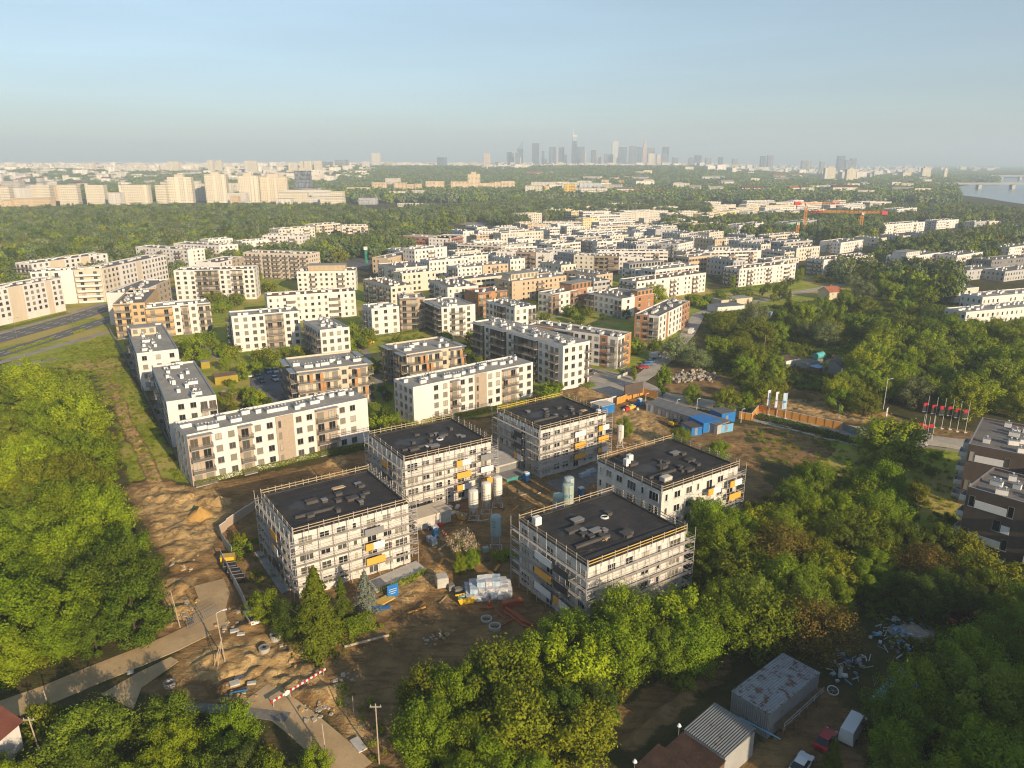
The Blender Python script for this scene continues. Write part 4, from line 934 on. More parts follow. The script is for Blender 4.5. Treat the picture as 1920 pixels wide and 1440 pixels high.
# denser rows between: blocks that look alike
rf = random.Random(21); pool = [U(*q) for q in ((690,545),(1010,570),(1190,565),(1330,540),(1500,515),(1480,470),(1350,440),(1240,428),(1000,430),(890,448),(760,500))]
def sd1(p, poly): return float(sdist(np.array([p[0]]), np.array([p[1]]), poly)[0])
k = tr = 0
while k < 58 and tr < 6000:
    tr += 1; x, y = rf.uniform(-110, 330), rf.uniform(330, 800)
    if sd1((x, y), pool) < 0: continue
    W_, D_, h_, a_ = rf.choice((22, 30, 38, 48)), 12, rf.choice((8.5, 9.5, 11)), R(rf.choice((35, 35, 125)))
    if a_ > 1.5: W_, D_ = 22, 12
    c, s = math.cos(a_), math.sin(a_); cor = [(x+u*c-v*s, y+u*s+v*c) for u in (-1, W_/3, W_*2/3, W_+1) for v in (-1, D_/2, D_+1)]
    if any(sd1(q, f) > -2.5 for q in cor for f in FOOT if abs(f[0][0]-x) < 120 and abs(f[0][1]-y) < 120): continue
    if any(ldist(np.array([q[0]]), np.array([q[1]]), PP([(1310,590),(1350,575),(1420,565),(1500,548),(1640,520)]))[0] < 6 for q in cor): continue
    t = thing('apartment_block', 'pale infill block packed between the middle rows of the estate', 'apartment block', (x, y, 0), a_, 'pale infill blocks of the middle rows'); o = box_wall(W_, D_, h_, 4, 'wall', [rf.choice((FAC_P, FAC_P, FAC_B)), CAP], t, .5, .3, (3, 3.1)); o.color = (*rf.choice((CW, CW, CC, CT_, CG)), 1); roof_deck(W_, D_, h_-.45, rf.choice((ROOFD, ROOFG)), t); chimneys(t, W_, D_, h_-.45, 7, k)
    FOOT.append([(x+u*c-v*s, y+u*s+v*c) for u, v in ((-1,-1),(W_+1,-1),(W_+1,D_+1),(-1,D_+1))]); k += 1
pool2 = [U(*q) for q in ((1030,402),(1200,392),(1300,390),(1480,386),(1640,382),(1650,398),(1500,412),(1350,418),(1280,436),(1130,432))]; k = tr = 0
while k < 44 and tr < 6000:
    tr += 1; x, y = rf.uniform(20, 800), rf.uniform(750, 1500)
    if sd1((x, y), pool2) < 0: continue
    W_, D_, h_, a_ = rf.choice((28, 40, 55)), 13, rf.choice((8, 9.5, 11)), R(rf.choice((30, 35, 20)))
    c, s = math.cos(a_), math.sin(a_); cor = [(x+u*c-v*s, y+u*s+v*c) for u in (-1, W_/3, W_*2/3, W_+1) for v in (-1, D_/2, D_+1)]
    if any(sd1(q, f) > -6 for q in cor for f in FOOT if abs(f[0][0]-x) < 150 and abs(f[0][1]-y) < 150): continue
    t = thing('apartment_block', 'cream block in the crowded rows below the distant woods', 'apartment block', (x, y, 0), a_, 'cream blocks of the distant rows'); o = box_wall(W_, D_, h_, 4, 'wall', [rf.choice((FAC_P, FAC_B)), CAP], t, .5, .3, (3, 3.1)); o.color = (*rf.choice((CW, CC, CC, CY)), 1); roof_deck(W_, D_, h_-.45, rf.choice((ROOFD, CONCL)), t); chimneys(t, W_, D_, h_-.45, 6, k)
    FOOT.append([(x+u*c-v*s, y+u*s+v*c) for u, v in ((-1,-1),(W_+1,-1),(W_+1,D_+1),(-1,D_+1))]); k += 1
print('infill', k)
# green netting on the unfinished block
for o in list(bpy.data.objects):
    if o.get('label') == 'unfinished block wrapped in green netting':
        mb = MB(); mb.box(2, -1.1, 2, 16, -1.05, 11, 0); mb.build('safety_net', GREEN, o)
        mb = MB(); mb.box(20, -1.1, 4, 30, -1.05, 12, 0); mb.build('safety_net', GREEN, o)

# ---------------------------------------------------------------- dark brown block at the right edge
def dark_block(label, p0, p1, D, h, seed):
    P0, P1 = U(*p0, h), U(*p1, h); a = math.atan2(P1[1]-P0[1], P1[0]-P0[0]); W = math.hypot(P1[0]-P0[0], P1[1]-P0[1])
    t = thing('apartment_block', label, 'apartment block', (P0[0], P0[1], 0), a, 'dark brown balcony blocks')
    box_wall(W, D, h, 4, 'wall', [DARKBRN, CAP], t); roof_deck(W, D, h-0.5, ROOFD, t); fh = (h-0.8)/4
    for f in range(4):
        z = 0.3 + f*fh
        if f % 2 == 1:
            mb = MB(); mb.box(0, -0.1, 0, 5.2, 0.0, 1.5, 0); mb.build('white_balustrade', WPANEL, t, (1.6, 0, z+0.1))
            for x in (0.5, 6.9): place(window_mesh(1.0, 2.2, 'G', 0, 1), 'window', t, (x, 0, z+0.1), 0)
        else:
            mb = MB(); mb.box(0, -0.1, 0, 1.4, 0.0, 1.5, 0); mb.build('white_balustrade', WPANEL, t, (6.4, 0, z+0.1))
            place(window_mesh(1.25, 2.2, 'G', 0, 1), 'window', t, (5.0, 0, z+0.1), 0)
        if W > 12:
            m0, m1 = balcony_mesh(3.6, 1.6, RAILW, CONCL, True); bo = place(m0, 'balcony', t, (11.0, 0, z), 0); place(m1, 'railing', bo)
            place(window_mesh(2.0, 2.15, 'G', 0, 2), 'balcony_door', t, (11.6, 0, z+0.1), 0)
        m0, m1 = balcony_mesh(3.2, 1.7, RAILW, CONCL, True)
        for y in (2.2, 9.0):
            if y + 3 < D: bo = place(m0, 'balcony', t, (0, y + 3.2, z), -math.pi/2); place(m1, 'railing', bo); place(window_mesh(1.75, 2.15, 'G', 0, 2), 'balcony_door', t, (0, y+2.4, z+0.1), -math.pi/2)
    r = random.Random(seed)
    for i in range(9): place(chimney_mesh(r.choice((0, 0, 1))), 'chimney', t, (2.5 + (W-5)*r.random(), 1.5 + (D-3)*(i+0.5)/9, h-0.5), r.choice((0, 0.3)))
    c, s = math.cos(a), math.sin(a); FOOT.append([(P0[0]+x*c-y*s, P0[1]+x*s+y*c) for x, y in ((-3,-3),(W+3,-3),(W+3,D+3),(-3,D+3))])
dark_block('dark brown block with white balustrades, nearest part at the frame edge', (1815,912), (1990,962), 14, 14, 5)
dark_block('dark brown block with white balustrades, part set farther back', (1816,832), (1960,860), 22, 14, 6)
# ---------------------------------------------------------------- five blocks under construction
SITE_H = 12.0
def site_block(label, corners, seed, scaf, front, left, right=''):
    h = SITE_H
    P = [Vector(U(*c, h)) for c in corners]          # front-left, front-right, back-right, back-left roof corners
    u = ((P[1]-P[0]) + (P[2]-P[3])).normalized(); v = Vector((-u.y, u.x)); cc = sum(P, Vector((0, 0))) / 4
    W = ((P[1]-P[0]).length + (P[2]-P[3]).length) / 2; D = abs((P[3]-P[0]).dot(v) + (P[2]-P[1]).dot(v)) / 2
    o = cc - u*W/2 - v*D/2; a = math.atan2(u.y, u.x)
    t = thing('unfinished_block', label, 'unfinished building', (o.x, o.y, 0), a, 'four storey blocks under construction')
    mb = MB(); e = 0.35
    for k, (x0, y0, x1, y1) in enumerate(((0,0,W,0),(W,0,W,D),(W,D,0,D),(0,D,0,0))):
        mb.add([(x0,y0,-1),(x1,y1,-1),(x1,y1,h),(x0,y0,h)], [(0,1,2,3)])
    mb.build('wall', LBLOCK, t)
    mb = MB(); mb.box(0.004, 0.004, h-0.35, W-0.004, D-0.004, h-0.02)
    for x0,y0,x1,y1 in ((0,0,W,e),(0,D-e,W,D),(0,e,e,D-e),(W-e,e,W,D-e)): mb.box(x0+0.003,y0+0.003,h-0.02,x1-0.003,y1-0.003,h+0.22)
    mb.build('roof', BITUMEN, t)
    fh = (h - 0.5) / 4
    r = random.Random(seed)
    def side(og, rz, L, spec, floors=range(4)):
        c, s = math.cos(rz), math.sin(rz); at = lambda q, w_, z: (og[0] + q*c - w_*s, og[1] + q*s + w_*c, z)
        tot = sum(float(x.split(':')[1]) for x in spec.split()); x = 0
        for tk in spec.split():
            k, wd = tk.split(':')[:2]; w_ = float(wd) * L / tot
            for f in floors:
                z = 0.25 + f*fh
                if k == 'a': place(window_mesh(0.75, 1.5, 'W', 0, 1), 'window', t, at(x+w_/2-0.375, 0, z+0.85), rz)
                elif k == 'd': place(window_mesh(1.75, 1.5, 'W', 0, 2), 'window', t, at(x+w_/2-0.875, 0, z+0.85), rz)
                elif k == 'e': place(window_mesh(2.5, 1.9, 'W', 0, 3), 'window', t, at(x+w_/2-1.25, 0, z+0.5), rz)
                elif k in 'BC':
                    place(window_mesh(1.75, 2.15, 'W', 0, 2), 'balcony_door', t, at(x+w_/2-0.875, 0, z+0.1), rz)
                    if f == 0: continue
                    bw = round(w_*0.85*5)/5
                    me = cached(('sb', bw), lambda: (lambda b: (b.box(0,-1.45,-0.22,bw,0,0,0), b.mesh('balcony', CONC))[1])(MB()))
                    bo = place(me, 'balcony', t, at(x+(w_-bw)/2, 0, z), rz)
                    mm = r.choice((OPANEL, OPANEL, OPANEL, GPANEL, WPANEL)) if k == 'B' else r.choice((OPANEL, WPANEL, WPANEL, DPANEL))
                    split = r.random() < 0.35
                    b = MB()
                    if split: b.box(0, -1.56, -0.25, bw*0.4, -1.47, 1.1, 1); b.box(bw*0.4+0.02, -1.56, -0.25, bw, -1.47, 1.1, 0)
                    else: b.box(0, -1.56, -0.25, bw, -1.47, 1.1, 0)
                    b.build('balcony_panel', [WPANEL if split else mm, OPANEL], bo)
            x += w_
    side((0, 0), 0, W, front); side((0, D), -math.pi/2, D, left)
    if right: side((W, 0), math.pi/2, D, right)
    # things built into the roof: skylight boxes, shafts, vents
    n = 0
    for i in range(13):
        x = W*(0.2 + 0.62*r.random()); y = D*(0.22 + 0.5*((i*0.37) % 1)); lx, ly, lz = r.choice(((1.3,1.0,0.45),(1.0,1.0,0.5),(2.2,1.3,0.5),(1.2,0.8,0.35),(0.8,0.8,0.6)))
        b = MB(); b.box(-lx/2,-ly/2,0,lx/2,ly/2,lz,0); top = r.choice((0, 0, 1, 2))
        b.box(-lx/2-0.05,-ly/2-0.05,lz,lx/2+0.05,ly/2+0.05,lz+0.07, top)
        b.build('roof_hatch', [HATCHM, FRAMEW if i % 5 == 1 else HATCHM, GPANEL], t, (x, y, h-0.02))
    b = MB(); b.box(0, 0, 0, W*0.34, 0.5, 0.45); b.build('roof_upstand', HATCHM, t, (W*0.1, D*0.3, h-0.02))
    b = MB()
    for sgn in (0, 1):
        pass
    # timber edge rails round the roof
    for k, (x0,y0,x1,y1) in enumerate(((-0.1,-0.1,W+0.1,-0.1),(-0.1,D+0.1,W+0.1,D+0.1),(-0.1,0,-0.1,D),(W+0.1,0,W+0.1,D))):
        b = MB(); wd = WOODY if (seed == 3 and k != 0) or (seed == 5 and k == 0) else WOOD
        for z in (0.55, 1.05):
            if k < 2: b.box(x0, y0-0.03, h+z, x1, y0+0.03, h+z+0.13)
            else: b.box(x0-0.03, y0, h+z, x0+0.03, y1, h+z+0.13)
        b.build('edge_rail', wd, t)
        L = math.hypot(x1-x0, y1-y0); nn_ = int(L/2.6)
        pm = cached('edgepost', lambda: (lambda q: (q.box(-0.04,-0.04,-0.5,0.04,0.04,1.45), q.mesh('rail_post', STEEL))[1])(MB()))
        for i in range(nn_+1): place(pm, 'rail_post', t, (x0+(x1-x0)*i/nn_ + (0.0 if k < 2 else (-0.08 if k == 2 else 0.08)), y0+(y1-y0)*i/nn_ + ((-0.08 if k == 0 else 0.08) if k < 2 else 0), h))
    c, s = math.cos(a), math.sin(a); FOOT.append([(o.x+x*c-y*s, o.y+x*s+y*c) for x, y in ((-3,-3),(W+3,-3),(W+3,D+3),(-3,D+3))])
    if scaf: scaffold(scaf[0], (o.x, o.y), a, W, D, h, scaf[1], seed)
    return t, o, a, W, D
def scaffold(label, o, a, W, D, h, sides, seed):
    sc = thing('scaffold', label, 'scaffolding', (o[0], o[1], 0), a, 'tube scaffolding round the unfinished blocks')
    top = h + 1.0; lv = [0.3 + 2.0*i for i in range(6)]
    post = cached(('std', top), lambda: (lambda b: (b.tube((0,0,0),(0,0,top),0.045,n=5), b.mesh('standard', STEEL))[1])(MB()))
    posti = cached(('stdi', h), lambda: (lambda b: (b.tube((0,0,0),(0,0,h+0.2),0.045,n=5), b.mesh('standard', STEEL))[1])(MB()))
    r = random.Random(seed)
    for sd_, (u0, u1) in sides.items():
        og, rz, L = {'F': ((0,0), 0, W), 'L': ((0,D), -math.pi/2, D), 'R': ((W,0), math.pi/2, D), 'B': ((W,D), math.pi, W)}[sd_]
        c, s = math.cos(rz), math.sin(rz); at = lambda q, w_, z: (og[0]+q*c-w_*s, og[1]+q*s+w_*c, z)
        a0, a1 = u0*L - (1.15 if u0 == 0 else 0), u1*L + (1.15 if u1 == 1 else 0); n = max(1, round((a1-a0)/2.5)); ln = a1 - a0
        for i in range(n+1):
            q = a0 + ln*i/n; place(post, 'standard', sc, at(q, -1.15, 0), rz)
            if 0 < i < n: place(posti, 'standard', sc, at(q, -0.3, 0), rz)
        dm = cached(('deck', round(ln, 1)), lambda: (lambda b: (b.box(0,-1.0,-0.04,ln,-0.4,0), [b.box(ln*i/n-0.03,-1.15,-0.14,ln*i/n+0.03,-0.3,-0.08) for i in range(n+1)], b.mesh('deck', DECKM))[2])(MB()))
        def rails():
            b = MB()
            for z in (0.5, 1.0): b.tube((0,-1.15,z),(ln,-1.15,z),0.035,n=4)
            return b.mesh('guard_rail', STEEL)
        rm = cached(('grail', round(ln, 1)), rails)
        bm_ = cached(('brace', round(ln/n, 2)), lambda: (lambda b: (b.tube((0,-1.2,0),(ln/n,-1.2,2.0),0.03,n=4), b.mesh('brace', STEEL))[1])(MB()))
        for z in lv[1:]:
            place(dm, 'deck', sc, at(a0, 0, z), rz); place(rm, 'guard_rail', sc, at(a0, 0, z), rz)
        for k in range(5):
            i = (k * 2 + seed) % n; place(bm_, 'brace', sc, at(a0 + ln*i/n, 0, lv[k]), rz)
    return sc
FS = 'a:2 d:3.4 d:3 a:2 B:4 d:2.4 B:4'
LS = 'd:3 a:2 e:4 C:4 a:2 d:3'
W1 = site_block('scaffolded block with a black roof beside the sandy track, nearest the spruces', [(549,1004),(761,945),(693.8,882.5),(493,929)], 1, ('scaffold on all sides of the block nearest the spruces', {'F': (0, 1), 'L': (0, 1), 'R': (0, 1), 'B': (0, 1)}), 'e:4 d:3.2 d:3.2 a:2 B:4.6 d:2 e:3.6', LS)
W2 = site_block('scaffolded block behind the three white silos', [(761,865),(922.3,828),(845.6,786.4),(692.5,818)], 2, ('scaffold round the block behind the three white silos', {'F': (0, 1), 'L': (0, 1), 'R': (0, 1), 'B': (0, 1)}), 'e:3.6 d:3 d:3.2 a:2 B:4.4 d:2 B:4', LS)
W3 = site_block('scaffolded block farthest back, nearest the paved road', [(1014.8,807.7),(1133,777),(1057,743.5),(933,771)], 3, ('scaffold round the block nearest the paved road', {'F': (0, 1), 'L': (0, 1), 'R': (0, 1), 'B': (0, 0.5)}), 'e:3.6 d:3 d:2.6 B:4.2 a:1.6 d:2 B:4', LS)
W4 = site_block('pale block with a black roof and scaffold only at its right end', [(1240.8,923.7),(1382.7,873),(1261.6,824.7),(1122,863.8)], 4, ('short scaffold at the right end of the pale block', {'F': (0.8, 1), 'R': (0, 0.35)}), 'a:2.4 d:3.4 d:3 a:2 B:4.4 d:2 B:4.2', 'a:2 d:3 d:3 e:4 a:2 e:4')
W5 = site_block('scaffolded block with a black roof before the leafy belt, nearest the camera', [(1102.8,1064),(1285,996.6),(1149.6,922.4),(975,978.4)], 5, ('scaffold on the block before the leafy belt', {'F': (0, 1), 'L': (0, 1), 'R': (0, 0.6)}), 'a:2.4 d:3 d:3 d:3 a:2 e:4', 'e:4 d:3 C:6 C:5 d:3')
def on_roof(wb, u, v): _, o, a, W, D = wb; x, y = u*W, v*D; return (o.x + x*math.cos(a) - y*math.sin(a), o.y + x*math.sin(a) + y*math.cos(a), SITE_H + 0.003)
# loose things lying on the black roofs
def wrapped(name, label, cat, loc, rz, lx, ly, lz, mat_=None, base=True, group=None):
    t = thing(name, label, cat, loc, rz, group); b = MB(); n = 5
    vs = []; r = random.Random(int(loc[0]*7+loc[1]*3))
    b.box(-lx/2, -ly/2, 0.14, lx/2, ly/2, lz); b.box(-lx/2+0.08, -ly/2+0.08, lz, lx/2-0.08, ly/2-0.08, lz+0.08)
    b.box(-lx/2-0.02, -ly/2-0.02, 0.14, lx/2+0.02, ly/2+0.02, 0.3)
    b.build('load', mat_ or WPANEL, t)
    if base:
        for k, y in enumerate((-ly*0.4, 0, ly*0.4)): q = MB(); q.box(-lx/2, y-0.06, 0, lx/2, y+0.06, 0.13); q.build('pallet_runner', WOOD, t)
    return t
wrapped('wrapped_pallet', 'white wrapped pallet at the left corner of the nearest black roof', 'pallet', on_roof(W5, 0.08, 0.86), W5[2], 1.3, 1.1, 1.5)
wrapped('wrapped_pallet', 'white wrapped pallet on the pale block roof, left of a pair', 'pallet', on_roof(W4, 0.15, 0.72), W4[2], 1.2, 1.0, 1.5)
wrapped('wrapped_pallet', 'white wrapped pallet on the pale block roof, right of a pair', 'pallet', on_roof(W4, 0.24, 0.79), W4[2], 1.2, 1.0, 1.5)
wrapped('wrapped_pallet', 'small white wrapped pallet at the right corner of the farthest black roof', 'pallet', on_roof(W3, 0.95, 0.1), W3[2], 1.0, 0.9, 0.9)
wrapped('insulation_stack', 'brown insulation boards stacked at the edge of the pale block roof', 'stack', on_roof(W4, 0.2, 0.18), W4[2], 2.2, 1.4, 0.9, CONCL)
def coil(label, loc, r0):
    t = thing('hose_coil', label, 'hose', loc, 0); b = MB(); n = 20
    for k in range(3):
        pr = None
        for i in range(n+1):
            an = 2*math.pi*i/n; q = ((r0-0.1*k)*math.cos(an), (r0-0.1*k)*math.sin(an), 0.06+0.06*k)
            if pr: b.tube(pr, q, 0.06, n=5)
            pr = q
    b.build('coil', FRAMEW, t)
coil('white hose coil on the nearest black roof', on_roof(W5, 0.62, 0.62), 0.75); coil('white hose coil on the roof behind the silos', on_roof(W2, 0.58, 0.42), 0.8)
def timber(name, label, loc, rz, n, L, mat_, cat='timber', wd=0.16, seed=0, spread=0.0, base=0.0):
    t = thing(name, label, cat, loc, rz); r = random.Random(seed)
    for i in range(n):
        b = MB(); b.box(-L/2, -wd/2, 0, L/2, wd/2, 0.1); b.build('plank', mat_, t, (r.uniform(-0.2, 0.2), (i % 5)*wd*1.25 - wd*2.5, base + 0.11*(i//5)), r.uniform(-spread, spread))
    return t
timber('plank_stack', 'orange planks left on the farthest black roof', on_roof(W3, 0.86, 0.3), W3[2], 10, 1.6, WOOD, seed=1, spread=0.2)
timber('plank_stack', 'orange planks left near the lower edge of the nearest black roof', on_roof(W5, 0.38, 0.3), W5[2]+0.4, 8, 1.5, WOOD, seed=2, spread=0.3)
timber('plank_stack', 'planks stacked by the hatch on the spruce side roof', on_roof(W1, 0.62, 0.75), W1[2], 10, 2.2, WOOD, seed=3, spread=0.05)

# ---------------------------------------------------------------- site equipment
def text_verts(txt, size, ext=0.02):
    cu = bpy.data.curves.new('lettering', 'FONT'); cu.body = txt; cu.size = size; cu.extrude = ext; cu.align_x = 'CENTER'; cu.resolution_u = 2
    o = bpy.data.objects.new('lettering', cu); COL.objects.link(o); bpy.context.view_layer.update()
    me = bpy.data.meshes.new_from_object(o.evaluated_get(bpy.context.evaluated_depsgraph_get())); bpy.data.objects.remove(o)
    v = [tuple(q.co) for q in me.vertices]; f = [tuple(p.vertices) for p in me.polygons]; return v, f
def silo(label, px, py, hh, r0, mat_, text=None, tcol=TEAL, group='mortar silos on the site', face=-1.75, bands=()):
    hh *= .93; r0 *= .94; x, y, z = G(px, py); t = thing('silo', label, 'silo', (x, y, z), 0, group)
    b = MB(); b.lathe([(0.18, hh*0.16), (r0*0.35, hh*0.22), (r0, hh*0.42), (r0*1.02, hh*0.425), (r0, hh*0.435), (r0, hh*0.93), (r0*0.92, hh*0.97), (r0*0.3, hh)], 0, 0, 24); b.build('tank', mat_, t, smooth=False)
    for i in range(4):
        an = math.pi/4 + i*math.pi/2; b = MB(); c, s = math.cos(an)*r0*0.95, math.sin(an)*r0*0.95
        b.tube((c*1.08, s*1.08, 0.1), (c, s, hh*0.48), 0.075, n=5); b.build('leg', CONCL, t)
        a2 = an + math.pi/2; c2, s2 = math.cos(a2)*r0*0.97, math.sin(a2)*r0*0.97
        b = MB(); b.tube((c*1.05, s*1.05, hh*0.05), (c2, s2, hh*0.36), 0.045, n=4); b.tube((c2*1.05, s2*1.05, hh*0.05), (c, s, hh*0.36), 0.045, n=4); b.build('cross_brace', CONCL, t)
    b = MB(); b.box(-r0*1.15, -r0*1.15, 0, r0*1.15, -r0*0.95, 0.14); b.box(-r0*1.15, r0*0.95, 0, r0*1.15, r0*1.15, 0.14); b.box(-r0*1.15, -r0*0.94, 0.01, -r0*0.95, r0*0.94, 0.13); b.box(r0*0.95, -r0*0.94, 0.01, r0*1.15, r0*0.94, 0.13); b.build('base_frame', CONCL, t)
    b = MB(); an = 0.3 + face
    for da in (-0.1, 0.1): b.tube((math.cos(an+da)*(r0+0.12), math.sin(an+da)*(r0+0.12), hh*0.4), (math.cos(an+da)*(r0+0.12), math.sin(an+da)*(r0+0.12), hh), 0.025, n=4)
    b.build('ladder', CONC, t)
    def bend(vs, z0, a0): return [(math.cos(a0 + vx/r0)*(r0+0.015+vz), math.sin(a0 + vx/r0)*(r0+0.015+vz), z0+vy) for vx, vy, vz in vs]
    if text:
        v, f = text_verts(text, 0.95 if len(text) < 6 else 0.6); b = MB(); b.add(bend(v, hh*0.62, face), f); b.build('lettering', tcol, t)
    for k, (zz, hw, hh_) in enumerate(bands):
        b = MB(); n = 8
        for i in range(n):
            x0, x1 = -hw + 2*hw*i/n, -hw + 2*hw*(i+1)/n
            b.add(bend([(x0, 0, 0.004), (x1, 0, 0.004), (x1, hh_, 0.004), (x0, hh_, 0.004)], hh*zz, face), [(0,1,2,3)])
        b.build('marking', tcol, t)
    return t
silo('weathered white silo with a rusty cap, leftmost of the three', 888, 972, 7.2, 1.12, SILOW, None, CONCD, bands=((0.52,0.45,0.1),))
silo('clean white silo in the middle of the three', 912, 960, 7.6, 1.12, SILOW, None, CONCD, bands=((0.80,0.4,0.12),(0.69,0.45,0.12),(0.60,0.3,0.08)), face=-2.2)
silo('clean white silo at the right of the three', 933, 948, 7.6, 1.12, SILOW, None, CONCD, bands=((0.80,0.4,0.12),(0.69,0.45,0.12),(0.60,0.3,0.08)), face=-2.2)
silo('blue grey silo standing alone before the blossoming tree', 930, 1027, 7.6, 1.12, SILOG, None, TEAL, bands=((0.84,0.5,0.16),(0.76,0.4,0.12),(0.69,0.5,0.14)), face=-2.1)
silo('dusty white silo beside the block nearest the paved road', 1162, 838, 6.6, 0.95, SILOW, None, CONCD, bands=((0.75,0.3,0.1),))
silo('pale green silo with blue lettering, lower of the pair behind the nearest roof', 1046, 992, 8.6, 1.25, PALEGRN, 'INNT', LBLUE)
silo('pale green silo with blue lettering, upper of the pair behind the nearest roof', 1064, 966, 8.0, 1.3, PALEGRN, 'INNT', LBLUE)
silo('pale silver silo behind the lettered pair', 1066, 945, 7.0, 1.2, SILOG, None, TEAL, bands=((0.7,0.5,0.12),))
def toilet(label, px, py, rz, mat_=BLUE):
    x, y, z = G(px, py); t = thing('portable_toilet', label, 'portable toilet', (x, y, z), rz, 'blue portable toilets')
    b = MB(); b.box(-0.58,-0.58,0.1,0.58,0.58,2.1); b.build('cabin', mat_, t)
    b = MB(); b.box(-0.62,-0.62,2.1,0.62,0.62,2.16); b.box(-0.5,-0.5,2.16,0.5,0.5,2.3); b.build('roof', WPANEL, t)
    b = MB(); b.box(-0.4,-0.63,0.2,0.4,-0.58,1.98); d = b.build('door', BLUEL, t); b = MB(); b.box(0.25,-0.68,1.0,0.33,-0.63,1.15); b.build('handle', BLACK, d)
    b = MB(); b.box(-0.6,-0.6,0,0.6,0.6,0.1); b.build('base', BLACK, t)
toilet('blue portable toilet with a white roof beside the pink brick heap', 816, 1005, 0.5); toilet('blue portable toilet beside the low concrete garage ramp', 987, 902, 0.5)
toilet('dark blue portable toilet behind the nearest black roof', 1090, 931, 0.5); toilet('blue portable toilet at the compound gate', 1199, 760, 0.6)
def crates(label, px, py, rz, lx, ly, lz, mat_, name='wrapped_pallet', cat='pallet', group=None):
    x, y, z = G(px, py); return wrapped(name, label, cat, (x, y, z), rz, lx, ly, lz, mat_, True, group)
FOILB = plain('pale_blue_foil', (0.42, 0.52, 0.60), 0.35, 0.3, 1.5, bump=1.0)
crates('pale blue wrapped pallet below the toilet, right of two', 813, 1021, 0.6, 1.2, 1.1, 1.3, FOILB); crates('pale blue wrapped pallet below the toilet, left of two', 806, 1016, 0.6, 1.1, 1.0, 1.2, FOILB)
crates('white wrapped pallet at the foot of the blue grey silo', 910, 1034, 0.3, 1.2, 1.0, 0.9, PALEGRN)
crates('grey wrapped block pallet under the trees, topped with white film', 829, 1098, 0.3, 2.0, 1.9, 1.9, CONCL, 'block_pallet'); 
for i, (px, py, lb) in enumerate(((846,1106,'leftmost'),(858,1112,'middle'),(869,1110,'rightmost'))): crates('small pallet of brown blocks between the film bales and the skip, ' + lb, px, py, 0.4, 1.1, 1.0, 1.0, CONCD, 'block_pallet', group='pallets of brown blocks')
crates('long pale blue wrapped bundle beside the raised scaffold block, left', 1096, 893, 0.7, 3.0, 1.2, 0.9, FOILB, 'film_bundle', 'bundle'); crates('long pale blue wrapped bundle beside the raised scaffold block, right', 1108, 886, 0.6, 2.4, 1.2, 0.8, FOILB, 'film_bundle', 'bundle')
# the big heap of plastic film bales: each bale a thing
r = random.Random(4); x0, y0, z0 = G(916, 1112)
for lay, (nx_, ny_) in enumerate(((6, 4), (5, 3), (3, 2))):
    for i in range(nx_):
        for j in range(ny_):
            b = MB(); lx, ly, lz = 1.35, 1.15, 1.05
            vs = []
            for dz in (0, 0.5, 1):
                for dx, dy in ((-.5,-.5),(0,-.56),(.5,-.5),(.55,0),(.5,.5),(0,.56),(-.5,.5),(-.55,0)): vs.append((dx*lx*(1+r.uniform(-.1,.08)), dy*ly*(1+r.uniform(-.1,.08)), lz*dz+r.uniform(-.06,.06)))
            fs = [tuple(range(8))[::-1], tuple(range(16, 24))] + [(k*8+q, k*8+(q+1) % 8, (k+1)*8+(q+1) % 8, (k+1)*8+q) for k in range(2) for q in range(8)]
            b.add(vs, fs); u_, v_ = (i-(nx_-1)/2)*1.32 + r.uniform(-.1,.1), (j-(ny_-1)/2)*1.2 + r.uniform(-.1,.1)
            a = 0.12; o = b.build('film_bale', r.choice((FOIL, FOIL, FOILB, WPANEL)), None, (x0+u_*math.cos(a)-v_*math.sin(a), y0+u_*math.sin(a)+v_*math.cos(a), z0+lay*0.95+0.02), a+r.uniform(-.1,.1))
            tag(o, 'crumpled grey white bale in the big heap of film bales', 'bale', 'plastic film bales in the big heap')
def skip(label, px, py, rz, mat_=YELLOW, L=3.4, Wd=1.7, hh=1.2):
    x, y, z = G(px, py); t = thing('skip', label, 'skip', (x, y, z), rz); b = MB()
    p = [(-L/2+0.5, 0.0), (L/2-0.5, 0.0), (L/2, hh), (-L/2, hh)]
    for sy in (-Wd/2, Wd/2-0.06):
        vs = [(q[0], sy, q[1]) for q in p] + [(q[0], sy+0.06, q[1]) for q in p]; b.add(vs, [(0,1,2,3),(7,6,5,4),(0,4,5,1),(1,5,6,2),(2,6,7,3),(3,7,4,0)])
    for s_ in (-1, 1): b.add([(s_*(L/2-0.5),-Wd/2+.06,0),(s_*(L/2-0.5),Wd/2-.06,0),(s_*L/2,Wd/2-.06,hh),(s_*L/2,-Wd/2+.06,hh)], [(0,1,2,3)])
    b.add([(-L/2+.5,-Wd/2,.02),(L/2-.5,-Wd/2,.02),(L/2-.5,Wd/2,.02),(-L/2+.5,Wd/2,.02)], [(0,1,2,3)])
    b.build('bin', mat_, t); b = MB(); rr = random.Random(px)
    for i in range(40): b.obox(rr.uniform(-L/2+.4, L/2-.4), rr.uniform(-Wd/2+.3, Wd/2-.3), hh*0.55+rr.uniform(0,.3), rr.uniform(.2,.6), rr.uniform(.1,.4), rr.uniform(.1,.3), rr.uniform(0,3), rr.choice((0,0,1,2)), rr.uniform(-.4,.4))
    q = b.build('waste', [RUBM, FRAMEW, GREEN], t); q['kind'] = 'stuff'
    for s_ in (-1, 1): b = MB(); b.tube((s_*0.8,-Wd/2-.1,hh*.7),(s_*0.8,-Wd/2+.02,hh*.7),.06); b.build('lug', mat_, t)
skip('yellow skip full of waste beside the film bale heap', 874, 1128, 0.35); skip('yellow skip half hidden by the left white silo', 868, 972, -0.5, OPANEL, 2.6, 1.5, 1.0)
